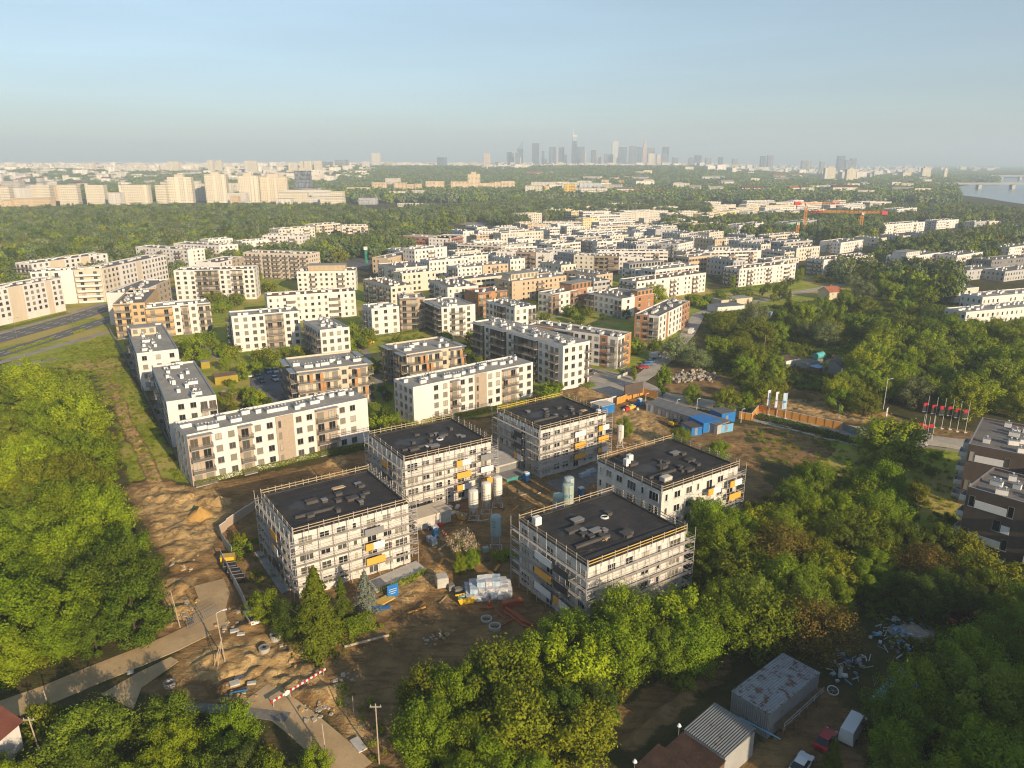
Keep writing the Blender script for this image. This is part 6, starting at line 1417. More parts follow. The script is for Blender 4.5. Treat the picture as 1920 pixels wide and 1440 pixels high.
# ---------------------------------------------------------------- containers
CORRW = ribbed('rusty_corrugated_roof', (0.30, 0.32, 0.335), 0, 0.35, 0.5, 0.1, 0.25, 1.1); CORRG = ribbed('grey_corrugated_wall', (0.27, 0.28, 0.28), 0, 0.3, 0.6, 0.1, 0.2, 0.2); CORRGY = ribbed('grey_corrugated_wall_end', (0.27, 0.28, 0.28), 1, 0.3, 0.6, 0.1, 0.2, 0.2); CORRS = ribbed('shiny_corrugated_roof', (0.24, 0.25, 0.26), 0, 0.32, 0.35, 0.35, 0.2, 0.2, 0.09); RUSTROOF = plain('rust_brown_roof', (0.060, 0.034, 0.022), 0.85, 0.45, 0.5, bump=0.5)
CGREY = ribbed('site_container_wall', (0.44, 0.44, 0.42), 0, 0.25, 0.6, 0.0, 0.12); CDRK = ribbed('site_container_roof', (0.17, 0.175, 0.18), 0, 0.4, 0.6, 0.0, 0.25)
def container(name, label, p0, p1, D, hh, wall, roof, wall2=None, grp=None, doors=1, cat='container', z=0.15, pitch=0.0, zr=0.0):
    (ax, ay), (bx, by) = U(*p0, zr), U(*p1, zr)
    if isinstance(D, tuple): D = math.hypot(U(*D, zr)[0]-ax, U(*D, zr)[1]-ay)
    L = math.hypot(bx-ax, by-ay); an = math.atan2(by-ay, bx-ax)
    t = thing(name, label, cat, (ax, ay, gz(ax, ay)), an, grp); b = MB(); b.box(0,0,z-.3,L,D,hh); b.build('wall', wall, t)
    b = MB(); b.add([(-.06,-.1,hh+.004),(L+.06,-.1,hh+.004),(L+.06,D+.1,hh+.004+pitch),(-.06,D+.1,hh+.004+pitch),(-.06,-.1,hh+.09),(L+.06,-.1,hh+.09),(L+.06,D+.1,hh+.09+pitch),(-.06,D+.1,hh+.09+pitch)], [(0,3,2,1),(0,1,5,4),(1,2,6,5),(2,3,7,6),(3,0,4,7),(4,5,6,7)]); b.build('roof', roof, t)
    for i in range(doors): x = L*(i+.3)/max(1, doors); b = MB(); b.box(x,-.05,.2,x+.9,0,2.2); d = b.build('door', CAP, t); b = MB(); b.box(x+.7,-.09,1.0,x+.78,-.05,1.2); b.build('handle', BLACK, d)
    return t
cx0, cy0 = (1211, 770), (1345, 815)
for i in range(9):
    f0, f1 = i/9, (i+0.94)/9; q = lambda f: (cx0[0]+(cy0[0]-cx0[0])*f, cx0[1]+(cy0[1]-cx0[1])*f)
    lab = 'grey site container in the row along the compound, red rimmed roof' if 5 <= i <= 7 else 'grey site container in the row along the compound, plain dark roof'
    container('site_container', lab, q(f0), q(f1), 5.5, 2.6, FRAMEW if i == 0 else CGREY, CDRK, grp='grey site containers in a row', pitch=0.25)
    if 5 <= i <= 7: pass
container('site_container', 'bright blue site cabin behind the tree, widest roof', (1318,812), (1352,806), 6.5, 2.8, BLUE, BLUE, doors=1); container('site_container', 'blue site cabin with a dark roof beside the orange boarding', (1352,795), (1378,790), 5, 2.9, BLUE, CDRK, doors=1)
container('site_container', 'low dark roofed cabin with an orange edge next to the blue cabins', (1296,818), (1316,815), 5, 2.4, BLUE, DARKBRN, doors=1); container('site_container', 'pale blue cabin with a dark roof at the corner of the ploughed plot', (1352,812), (1374,808), 4, 2.4, BLUEL, DARKBRN, doors=1)
container('site_container', 'blue topped equipment container beside the farthest scaffolded block', (1128,778), (1152,772), 4, 2.6, BLUE, CONCL, doors=0)
# digger in the compound
x, y = U(1262, 800); t = thing('mini_digger', 'yellow digger with a dark arm among the compound containers', 'digger', (x, y, 0), 0.6)
b = MB(); b.box(-1.2,-.9,0,1.2,-.5,.6); b.build('track', BLACK, t); b = MB(); b.box(-1.2,.5,0,1.2,.9,.6); b.build('track', BLACK, t); b = MB(); b.box(-1.1,-.9,.7,.9,.9,1.5); b.build('body', YELLOW, t); b = MB(); b.box(-.2,-.85,1.5,.8,.1,2.6); b.build('cab', CARGLASS, t); b = MB(); b.tube((.9,0,1.3),(2.4,0,3.0),.16,n=6); b.tube((2.4,0,3.0),(3.4,0,1.4),.13,n=6); b.build('boom', BLACK, t); b = MB(); b.obox(3.5,0,.7,.6,.7,.7); b.build('bucket', BLACK, t)
for i in range(10):
    rr = random.Random(i+50); x, y = U(1165 + rr.uniform(0, 50), 762 + rr.uniform(-4, 8)); b = MB(); L = rr.uniform(.6, 1.4); b.obox(0,0,0,L,L*.7,L*.7)
    tag(b.build('packing_box', rr.choice((RED, BLUE, YELLOW, BLUE, BLACK, FRAMEW)), None, (x, y, gz(x, y)), rr.uniform(0,3)), 'coloured crate in the clutter at the compound gate', 'crate', 'crates at the compound gate')
# bins beside the grey boarding
for i, (px, py) in enumerate(((432,1068),(440,1078),(448,1090))):
    x, y, z = G(px, py); t = thing('waste_container', 'black open waste container in the row beside the boarding', 'container', (x, y, z), 0.25, 'black waste containers'); b = MB(); b.box(-1.1,-.7,0,1.1,.7,1.1); b.build('bin', BLACK, t); b = MB(); b.box(-1.15,-.75,1.1,1.15,-.65,1.2); b.box(-1.15,.65,1.1,1.15,.75,1.2); b.box(-1.15,-.64,1.1,-1.05,.64,1.2); b.box(1.05,-.64,1.1,1.15,.64,1.2); b.build('rim', FRAMEG, t)
x, y, z = G(428, 1055); t = thing('waste_container', 'yellow topped waste box at the bend of the boarding', 'container', (x, y, z), 0.2); b = MB(); b.box(-1.2,-.8,0,1.2,.8,1.5); b.build('bin', YELLOW, t); b = MB(); b.box(-1.25,-.85,1.5,1.25,.85,1.56); b.build('lid', WOODY, t)
# lower right yard: shed stack, gabled shed, rust roof sheds, lone container
container('corrugated_shed', 'two storey grey corrugated shed with a patched rusty roof in the dark yard', (1372,1297.5), (1443,1341), (1467,1226), 3.9, CORRG, CORRW, doors=0, cat='shed', zr=3.9)
for o in bpy.data.objects:
    if o.get('label', '').startswith('two storey grey corrugated'):
        for ch in o.children: pass
t = thing('walkway', 'wooden walkway with a rail along the grey corrugated shed', 'walkway', (*U(1446, 1376), 0), math.atan2(U(1540,1290)[1]-U(1446,1376)[1], U(1540,1290)[0]-U(1446,1376)[0])); b = MB(); b.box(0,-1.6,1.6,10.5,-.2,1.7); b.build('deck', WOODD, t); b = MB(); [b.tube((0,-1.6,z_),(10.5,-1.6,z_),.05,n=5) for z_ in (2.2,2.7)]; [b.tube((x_,-1.6,1.7),(x_,-1.6,2.75),.05,n=5) for x_ in range(0,11,2)]; b.build('railing', CONC, t); [(lambda q: q.build('leg', WOODD, t))((lambda q: (q.box(x_,-1.6,-.2,x_+.15,-1.45,1.6), q)[1])(MB())) for x_ in (0, 3, 6, 9)]
container('corrugated_shed', 'grey shed with a shining corrugated roof, front of the yard', (1283,1367), (1360,1420), (1338,1324), 3.6, GREYWALL, CORRS, doors=0, cat='shed', pitch=0.5, zr=3.6)
container('corrugated_shed', 'rust brown roofed shed before the shining roof', (1245,1406), (1325,1462), (1281,1379), 2.8, WOODD, RUSTROOF, doors=0, cat='shed', pitch=0.3, zr=2.8); container('corrugated_shed', 'lower rust brown roofed shed at the bottom frame edge', (1192,1436), (1275,1495), (1243,1407), 2.5, WOODD, RUSTROOF, doors=0, cat='shed', pitch=0.3, zr=2.5)
container('corrugated_shed', 'single pale blue grey container among the dark trees', (1628,1340), (1676,1366), 9, 2.7, CORRGY, BLUEL, doors=1, cat='container')
for px, py in ((1273,1366),(1190,1434)):
    x, y = U(px, py, 4); t = thing('yard_lamp', 'small white bell lamp on a short arm at the shed eaves', 'lamp', (x, y, gz(x, y)), 0.5, 'bell lamps on the sheds'); b = MB(); b.tube((0,0,0),(0,0,4.4),.05,n=5); b.build('post', GALV, t); b = MB(); b.lathe([(.3,4.4),(.1,4.75)],0,0,10); b.build('lamp_head', LAMPW, t)
x, y, z = G(1330, 1362); 
for i in range(4): pipe('pale blue plastic pipe leaning between the two grey sheds', 1418 + i*3, 1378 + i*2, 5.0, 0.09, -0.75, BLUEL, 1.2 + i*.02, group='pale blue pipes between the sheds')
# scrap heaps: every long piece its own thing
rr = random.Random(77)
for k in range(150):
    if k < 95: px, py = 1688 + rr.gauss(0, 26), 1192 + rr.gauss(0, 17)
    else: px, py = 1585 + rr.gauss(0, 24), 1250 + rr.gauss(0, 17)
    x, y, z = G(px, py); L = rr.uniform(.4, 1.7) if k % 3 else rr.uniform(.4, .9); b = MB(); b.obox(0,0,0,L,rr.uniform(.05,.16) if k % 3 else L*.7,rr.uniform(.05,.15) if k % 3 else .3,0,0,rr.uniform(-.35,.35))
    o = b.build('scrap_piece', rr.choice((FOIL, FOILB, FRAMEW, CONC, BLUEL, CONCD, PALEGRN)), None, (x, y, z + rr.uniform(0.05,.9)), rr.uniform(0,3.1)); tag(o, 'pale plastic or metal offcut in the long scrap heap' if k < 95 else 'broken household scrap in the heap by the shed', 'scrap', 'scrap pieces in the upper heap' if k < 95 else 'scrap pieces in the lower heap')
heap('scrap_mound', 'mound of crushed pale rubble under the scrap', 1712, 1186, 4.0, 2.6, 1.4, RUBM, 12)
def wheel(label, px, py): x, y, z = G(px, py); b = MB(); n=20; pr=None
x, y, z = G(1561, 1300); t = thing('old_wheel', 'big white rimmed wheel lying on the scrap by the walkway', 'wheel', (x, y, z+.5), 0); b = MB(); pr = None
for i in range(25):
    a = 2*math.pi*i/24; q = (.75*math.cos(a), .75*math.sin(a)*.9, .25*math.sin(a)); 
    if pr: b.tube(pr, q, .08, n=5)
    pr = q
b.build('rim', FRAMEW, t); b = MB(); [b.tube((0,0,0),(.75*math.cos(a_),.75*math.sin(a_)*.9,.25*math.sin(a_)),.03,n=4) for a_ in (0,1.05,2.1,3.15,4.2,5.25)]; b.build('spokes', CONC, t)
x, y, z = G(1574, 1272); b = MB(); b.lathe([(.3,0),(.3,1.5),(.24,1.6)],0,0,14); tag(b.build('boiler_tank', FRAMEW, None, (x, y, z+.3)), 'white upright boiler tank on the lower scrap heap', 'tank')
# white stone rubble behind the paved road: separate blocks
rr = random.Random(5)
for k in range(120):
    f = rr.random(); px, py = 1262 + 75*f + rr.gauss(0, 4), 708 - 2*f + rr.gauss(0, 4) + (6 if k % 4 == 0 else 0); x, y = U(px, py); s_ = rr.uniform(.4, 1.2); b = MB(); vs = []
    for dz in (0, 1):
        for dx, dy in ((-.5,-.5),(.5,-.5),(.5,.5),(-.5,.5)): vs.append((dx*s_*rr.uniform(.6,1.2), dy*s_*rr.uniform(.6,1.2), s_*.7*dz*rr.uniform(.7,1.1)))
    b.add(vs, [(0,3,2,1),(0,1,5,4),(1,2,6,5),(2,3,7,6),(3,0,4,7),(4,5,6,7)]); tag(b.build('rubble_block', RUBM, None, (x, y, gz(x, y)+rr.uniform(0,.5)), rr.uniform(0,3)), 'pale broken block in the rubble bank beyond the paved road', 'rubble', 'blocks in the rubble bank')
for k in range(150):
    px, py = rr.choice(((338,1060),(430,1165),(560,1225),(450,1310),(640,1275),(600,1330),(820,1195),(355,1140))); px += rr.gauss(0, 16); py += rr.gauss(0, 10); x, y, z = G(px, py); s_ = rr.uniform(.2, .6); b = MB(); vs = []
    for dz in (0, 1):
        for dx, dy in ((-.5,-.5),(.5,-.5),(.5,.5),(-.5,.5)): vs.append((dx*s_*rr.uniform(.6,1.4), dy*s_*rr.uniform(.6,1.4), s_*.6*dz*rr.uniform(.6,1.1)))
    b.add(vs, [(0,3,2,1),(0,1,5,4),(1,2,6,5),(2,3,7,6),(3,0,4,7),(4,5,6,7)]); tag(b.build('stone', rr.choice((SOILP, RUBM)), None, (x, y, z), rr.uniform(0,3)), 'clod or stone lying on the dug up earth', 'stone', 'stones on the dug up earth')
for px, py, rz, L, w_ in ((455,1268,0.9,1.9,1.6),(440,1283,0.5,1.3,1.2),(472,1282,0.2,1.2,.6),(672,1398,-0.9,2.6,1.2),(440,1184,0.4,1.4,.8),(452,1190,0.2,1.2,.7),(245,1262,.5,.8,.7)):
    x, y, z = G(px, py); b = MB(); b.obox(0,0,0,L,w_,.22); tag(b.build('concrete_slab', CONCL, None, (x, y, z+.05), rz), {455:'square concrete slab lying in the trench',440:'broken slab fragment beside the boarding end' if py == 1184 else 'smaller slab sunk in the trench',472:'narrow slab piece in the trench',672:'long white slab lying beside the lower road',452:'flat slab fragment below the boarding end',245:'small slab on the broken paving'}[px], 'slab')
for label, px, py, L, rz, mt in (('blue plastic pipe lying in the trench by the slab', 448, 1298, 2.4, .3, BLUE), ('red hose arching out of the trench', 421, 1278, 2.2, 1.9, RED), ('blue pipe stub on the sand heap by the leaning pole', 356, 1163, 1.2, -.4, BLUE), ('fallen white trunk along the spruce hedge', 688, 1203, 7.0, .42, BARKP)): pipe(label, px, py, L, .1 if 'trunk' not in label else .2, rz, mt, .05)
# ---------------------------------------------------------------- houses and sheds elsewhere
def house(label, px, py, L, D, hh, rz, wall, roof, ridge=1.8, z=0.0, chim=True):
    x, y = U(px, py); t = thing('house', label, 'house', (x, y, gz(x, y)), rz); b = MB(); b.box(-L/2,-D/2,-.3,L/2,D/2,hh); b.add([(-L/2,-D/2,hh),(-L/2,D/2,hh),(-L/2,0,hh+ridge)], [(0,2,1)]); b.add([(L/2,-D/2,hh),(L/2,D/2,hh),(L/2,0,hh+ridge)], [(0,1,2)]); b.build('wall', wall, t)
    b = MB(); e = .4; k = ridge*e/(D/2)
    for s_ in (-1, 1): b.add([(-L/2-e,s_*(D/2+e),hh-k+.02),(L/2+e,s_*(D/2+e),hh-k+.02),(L/2+e,0,hh+ridge+.02),(-L/2-e,0,hh+ridge+.02),(-L/2-e,s_*(D/2+e),hh-k+.17),(L/2+e,s_*(D/2+e),hh-k+.17),(L/2+e,0,hh+ridge+.17),(-L/2-e,0,hh+ridge+.17)], [(0,1,2,3),(4,5,6,7),(0,1,5,4),(1,2,6,5),(2,3,7,6),(3,0,4,7)])
    b.build('roof', roof, t)
    for x_ in (-L*.28, L*.15): place(window_mesh(1.0, 1.25, 'W', 0, 2), 'window', t, (x_, -D/2-.002, hh-1.9), 0)
    place(window_mesh(1.0, 1.25, 'W', 0, 2), 'window', t, (L/2+.002, -.5, hh-1.9), math.pi/2)
    if chim: b = MB(); b.box(-.35,-.3,hh,.35,.3,hh+ridge+.9); b.build('chimney', BRICK, t, (L*.1, D*.15, 0))
house('house with a red brown roof and white walls cut by the left frame edge', -104, 1474, 14, 9, 4.2, 1.35, WHITE, ROOFRED, 2.6)
house('small grey gabled house beside the narrow cypress', 1562, 700, 7, 6, 3.6, 1.0, GREYWALL, ROOFD, 2.0); house('house with a red roof deep in the thicket', 1555, 560, 9, 8, 4.5, 0.4, CREAM, BRICK, 2.2)
container('shed', 'roofless white walled ruin in the thicket clearing', (1473,690), (1500,684), 6, 2.6, WHITE, WOODD, doors=0, cat='shed'); container('shed', 'grey shed with a turquoise tank beside the clearing', (1512,696), (1536,692), 5, 2.8, GREYWALL, CONCD, doors=1, cat='shed')
x, y = U(1534, 682); t = thing('water_tank', 'turquoise rounded tank behind the grey shed', 'tank', (x, y, 0), .6); b = MB(); b.tube((-2.2,0,3.2),(2.2,0,3.2),1.2,n=16); b.build('tank', plain('turquoise_paint', (.10,.42,.42), .5), t); b = MB(); b.box(-1.8,-.8,0,1.8,.8,2.1); b.build('stand', CONCD, t)
container('shed', 'light blue roofed lean-to beside the narrow cypress', (1532,704), (1546,701), 3.5, 2.6, WOODD, BLUEL, doors=0, cat='shed'); container('shed', 'blue roofed hall half hidden behind bushes near the alone standing block', (1405,598), (1432,602), 9, 3.2, GREYWALL, BLUEL, doors=0, cat='shed'); container('shed', 'white flat workshop with a blue roof beside the street', (1345,588), (1396,584), 9, 3.2, WHITE, CDRK, doors=1, cat='shed'); container('shed', 'white terrace workshop behind the blue roofed one', (1352,574), (1410,568), 8, 3, CREAM, ROOFG, doors=1, cat='shed')
container('shed', 'small dark hut with a pale roof in the shadowed trees', (1624,1088), (1646,1096), 3.5, 2.4, CONCD, CONC, doors=0, cat='shed'); container('shed', 'low hut left of the small dark hut in the shadowed trees', (1588,1076), (1610,1080), 3, 1.8, CONCD, CONC, doors=0, cat='shed')
container('bin_store', 'bin store with a rusty sloping roof in the courtyard', (404,722), (447,716), 5, 2.6, plain('mossy_yellow_wall', (.34,.26,.03), .8), ROOFBRN, doors=0, cat='bin store'); container('bin_store', 'small bin store with yellow side further up the courtyard path', (378,692), (394,690), 4, 2.4, plain('mossy_yellow_wall', (.34,.26,.03)), ROOFG, doors=0, cat='bin store'); container('bin_store', 'yellow bin store below the path between tan blocks', (686,645), (702,642), 4, 2.4, YELLOW, ROOFG, doors=0, cat='bin store'); container('bin_store', 'brown shelter near the courtyard bush', (436,752), (448,748), 5, 2.4, WOODD, TAN, doors=0, cat='shelter')
t = thing('swing_frame', 'white swing frame in the courtyard playground', 'swing', (*U(498, 679), 0), .3); b = MB(); [b.tube((x_, y_, 0), (x_, 0, 2.4), .08, n=5) for x_ in (-1.6, 1.6) for y_ in (-.8, .8)]; b.tube((-1.6,0,2.4),(1.6,0,2.4),.08,n=5); b.build('frame', BLUEL, t)
# ---------------------------------------------------------------- cranes, masts, bridges
def lattice(b, p0, p1, w_, n, r0=.12):
    p0, p1 = Vector(p0), Vector(p1); d = (p1-p0); a = d.normalized().orthogonal().normalized(); c = d.normalized().cross(a)
    cs = [(a+c)*w_/2, (a-c)*w_/2, (-a-c)*w_/2, (-a+c)*w_/2]
    for q in cs: b.tube(p0+q, p1+q, r0, n=4)
    for i in range(n):
        for k in range(4): b.tube(p0+d*i/n+cs[k], p0+d*(i+1)/n+cs[(k+1) % 4], r0*.7, n=4)
def crane(label, px, yb, ytop, jibs, mast_w=2.0, mat_=CRANEO, rz=0.0, tip=RED):
    x, y = U(px, yb); hh = zrow(ytop, y); t = thing('tower_crane', label, 'crane', (x, y, 0), 0)
    b = MB(); lattice(b, (0,0,0), (0,0,hh), mast_w, int(hh/3), .2); b.build('mast', mat_, t)
    b = MB(); b.box(-1.2,-1.2,hh-2.5,1.2,1.2,hh-.2); b.build('cab', FRAMEW, t)
    for (x1, y1, dep, nm) in jibs:
        b = MB(); X1 = (x1-px)*y/FPX*1.0; lattice(b, (0,0,hh), (X1, dep, hh+.5), 1.6, max(3, int(abs(X1)/4)), .16); b.build(nm, mat_, t)
        if nm == 'counter_jib': b = MB(); b.box(X1-3,dep-1.2,hh-2,X1+3,dep+1.2,hh+1.2); b.build('counterweight', tip, t)
        else: b = MB(); lattice(b, (X1*.75, dep*.75, hh+.5), (X1*1.0, dep, hh+.6), 1.9, 4, .2); b.build('jib_tip', tip, t)
    return t
crane('orange tower crane with a long jib to the right, left of two', 1506, 442, 381, [(1562, 0, -6, 'jib'), (1490, 0, 2, 'counter_jib')]); crane('orange tower crane with a red counterweight, right of two', 1612, 441, 398, [(1522, 0, 10, 'jib'), (1648, 0, -4, 'counter_jib')]); crane('short orange crane mast with a red head and no jib', 1493, 449, 417, [])
crane('slim green crane mast at the tarmac junction', 687, 494, 462, [], 1.0, CRANEG)
for lb, px, yd, yt, w_ in (('faint lattice mast rising from the woods', 420, 1150, 383, 1.6), ('far thin radio mast right of the skyline wood', 1252, 2100, 328, 3.0)):
    hh = zrow(yt, yd); x = xcol(px, yd, hh/2); t = thing('lattice_mast', lb, 'mast', (x, yd, float(elev_far(x, yd)))); b = MB(); lattice(b, (0,0,0), (0,0,hh), w_, 14, .22); b.build('mast', GALV, t)
def bridge(label, yd, pxs, z0, dep, piers, th=3.0):
    xa, xb = xcol(pxs[0], yd, z0), xcol(pxs[1], yd, z0); t = thing('bridge', label, 'bridge', (0, 0, 0)); b = MB(); b.box(xa, yd-9, z0, xb, yd+9, z0+th); b.build('deck', CONC, t); b = MB(); b.box(xa, yd-9.4, z0+th, xb, yd-9.1, z0+th+1.2); b.build('parapet', CONCL, t)
    for p in piers: x = xcol(p, yd, z0/2); b = MB(); b.box(x-4.5, yd-7, -2, x+4.5, yd+7, z0-.01); b.build('pier', CONCL, t)
bridge('long concrete bridge crossing the river, nearer one', 2150, (1750, 2150), 12, 6, (1835, 1898, 1960), 4); bridge('faint concrete bridge upstream of the nearer one', 3200, (1855, 2150), 14, 6, (1877, 1912, 1950), 5)
# ---------------------------------------------------------------- far housing estates, the old town and the skyline
TOWNS = []
def tower(name, label, x0, x1, yt, yd, D=None, col=CC, style='S', nf=None, cat='tower block', group=None, yb=None, bay=3.2, roof=ROOFD, rz=0.0, extra=None, base=None):
    ztop = zrow(yt, yd); xm = (x0 + x1)/2; X = xcol(xm, yd, ztop); W = (x1-x0)/FPX * (yd*CT + (H-ztop)*ST)
    zb = float(elev_far(X, yd)) if base is None else base; h = ztop - zb; D = D or min(W*0.8, 16)
    if h < 3: h = 3
    t = thing(name, label, cat, (X, yd, zb), rz, group) if extra else None
    mb = MB(); c = [(-W/2,0),(W/2,0),(W/2,D),(-W/2,D)]; nf = nf or max(2, round(h/2.9)); mb.uv = []
    for k in range(4):
        a, b_ = c[k], c[(k+1) % 4]; mb.add([(*a,-3),(*b_,-3),(*b_,h),(*a,h)], [(0,1,2,3)]); n = max(1, round((W if k % 2 == 0 else D)/bay)); mb.uv += [(0,-3*nf/h),(n,-3*nf/h),(n,nf+.2),(0,nf+.2)]
    mb.add([(*q, h) for q in c], [(0,1,2,3)], 1); mb.uv += [(.02,.02)]*4
    m_ = {'S': FAC_S, 'P': FAC_P, 'B': FAC_B, 'G': FAC_G}[style]
    if t is None:
        o = mb.build(name, [m_, roof], None, (X, yd, zb), rz); tag(o, label, cat, group); o.color = (*col, 1); return o
    o = mb.build('wall', [m_, roof], t); o.color = (*col, 1); extra(t, W, D, h); return t
def topbox(t, W, D, h): b = MB(); b.box(-W*.22, D*.2, h+.004, W*.18, D*.7, h+4.5); b.build('roof_housing', CREAM, t)
CP = (0.68, 0.59, 0.44); CP2 = (0.70, 0.63, 0.49); CWT = (0.68, 0.64, 0.57); CTN = (0.66, 0.50, 0.32)
# first row of slab towers behind the woods
rowA = [(-8,14,350,1330),(57,90,347,1340),(108,141,346.5,1320),(159,192,347,1330),(223,275,346.5,1340),(290,309,347,1380)]
for q in rowA: tower('tower_block', 'cream slab block in the first row behind the woods at the left', *q, col=CP2, group='cream slab blocks behind the left woods', rz=.12)
tower('tower_block', 'tall cream tower with a stepped roof box, first of the tall four', 314, 356, 332, 1400, col=CP2, extra=topbox, rz=.18, D=22); tower('tower_block', 'tall cream tower with a white roof box, second of the tall four', 383, 421, 327, 1400, col=CP2, extra=topbox, rz=.18, D=22)
tower('tower_block', 'tall cream tower, third of the tall four', 446, 482, 329.5, 1400, col=CP2, extra=topbox, rz=.18, D=22); tower('tower_block', 'wide tall cream tower, rightmost of the tall four', 487, 536, 331, 1420, col=CP, extra=topbox, rz=.18, D=24)
tower('tower_block', 'blue glass tower with white end walls behind the tall cream towers', 551, 580, 320, 1750, col=(0.34,0.38,0.44), style='G', extra=topbox)
for a in ((356,382,345,1480,CP2),(356,372,339,1700,CWT),(421,446,343,1600,CC),(300,312,341,1500,CC),(0,36,340,1500,(.5,.46,.42))): tower('tower_block', 'paler slab glimpsed between the tall cream towers', a[0], a[1], a[2], a[3], col=a[4], group='slabs between the tall towers')
for a in ((15,57,352,1420,CWT),(20,92,372,1280,CTN),(0,20,376,1270,CTN),(88,108,348,1480,CTN),(201,224,361,1300,CWT),(425,460,362,1330,CWT),(453,466,376,1290,CWT),(517,545,373,1300,CWT),(520,575,361,1360,CP2),(534,618,356,1400,CWT),(584,618,361,1370,CWT),(575,596,370,1290,CWT),(595,643,369,1250,CWT),(618,643,359,1330,CP2),(600,644,372,1240,CP2),(485,500,378,1270,CWT),(430,446,368,1300,CTN)): tower('housing_block', 'low pale block at the edge of the left woods', *a[:4], col=a[4], style='P', cat='housing block', group='low pale blocks at the woods edge')
# tan estate in the middle
for a in ((697,724,342),(738,761,342.5),(762,776,345.5),(777,790,344.5)): tower('tower_block', 'tan slab of the middle estate, left cluster', a[0], a[1], a[2], 1720, col=CTN, group='tan slabs of the middle estate, left cluster', roof=CONC)
for a in ((798,832,340),(845,878,340.5),(893,917,343.5),(917,926,342.5),(927,939,341),(940,965,339.5)): tower('tower_block', 'tan slab of the middle estate, right cluster', a[0], a[1], a[2], 1780, col=(0.70,0.54,0.36), group='tan slabs of the middle estate, right cluster', roof=CONC)
tower('tower_block', 'tan slab tower rising above the middle estate', 877, 900, 326, 1860, col=(0.74,0.58,0.38), extra=topbox)
tower('housing_block', 'white balcony block with orange strips below the tan estate, left', 730, 761, 358, 1440, col=CWT, style='B', cat='housing block'); tower('housing_block', 'white balcony block below the tan estate, right', 772, 794, 357, 1480, col=CWT, style='B', cat='housing block'); tower('housing_block', 'white stepped roofed block peeping above the tan estate', 722, 750, 334, 2000, col=CWT, style='B', cat='housing block')
tower('housing_block', 'long low terrace left of the tan estate', 650, 692, 351, 1650, col=(0.62,0.46,0.34), cat='housing block'); tower('housing_block', 'low grey hall below the left tan slabs', 672, 706, 371, 1350, col=(.42,.43,.46), cat='hall'); tower('housing_block', 'low white hall at the woods edge under the balcony blocks', 745, 792, 381, 1240, col=CWT, style='B', cat='hall')
tower('housing_block', 'yellow office block half hidden by the middle woods', 1058, 1079, 345, 1500, col=(0.75,0.50,0.12), style='B', cat='office block')
for a in ((985,1017,348,1560,CC),(996,1042,341,1800,CC),(1022,1030,349,1600,CTN),(1054,1082,342,1700,CWT),(1087,1128,343,1720,(.5,.52,.55)),(1082,1110,339,2000,CC),(1128,1142,337,2100,CTN),(1160,1170,338,2100,BRICK and (.55,.3,.22))): tower('housing_block', 'low pale building among the middle woods', *a[:4], col=a[4], style='P', cat='housing block', group='low buildings among the middle woods')
# skyline
SKY_D = 5600
GL = (0.22, 0.30, 0.38); GLD = (0.13, 0.19, 0.26); GLP = (0.40, 0.44, 0.48)
def spire(hh, r0, mat_=GALV):
    def f(t, W, D, h): b = MB(); b.tube((-W*.25, D/2, h), (-W*.25, D/2, h+hh), r0, .8, 6); b.build('spire', MASTW, t)
    return f
def crown(t, W, D, h):
    b = MB(); b.box(-W*.44, 1, h+.01, W*.44, D-1, h+29); b.build('upper_storeys', GLASSL, t); b = MB(); b.box(-W*.46, .5, h+17, W*.46, D-.5, h+20); b.build('dark_band', GPANEL, t); b = MB(); b.box(-W*.47, .3, h+29.01, W*.47, D-.3, h+40); b.build('crown', WPANEL, t); b = MB(); b.tube((-W*.25, D/2, h+40), (-W*.25, D/2, h+134), 2.2, .9, 6); b.build('spire', MASTW, t)
GLASSL = plain('pale_glass_cladding', (0.46, 0.48, 0.50), 0.3, 0.1, 0.05)
def slanted(t, W, D, h): b = MB(); vs = [(-W/2,0,h),(W/2,0,h),(W/2,D,h),(-W/2,D,h),(W/2,0,h+58),(W/2,D,h+58)]; b.add(vs, [(0,1,4),(3,5,2),(1,2,5,4),(0,4,5,3)]); b.build('slanted_top', plain('slate_glass', GL, .3, .1, .05), t)
def palace(t, W, D, h):
    b = MB(); b.box(-W*.32, D*.18, h+.01, W*.32, D*.82, h+34); b.build('upper_tier', PALC, t); b = MB(); b.lathe([(W*.18,h+34),(W*.2,h+46),(W*.08,h+60),(2,h+66),(.8,h+102)], 0, D/2, 10); b.build('spire', PALC, t)
PALC = plain('palace_stone', (0.56, 0.40, 0.33), 0.8, 0.1, 0.05)
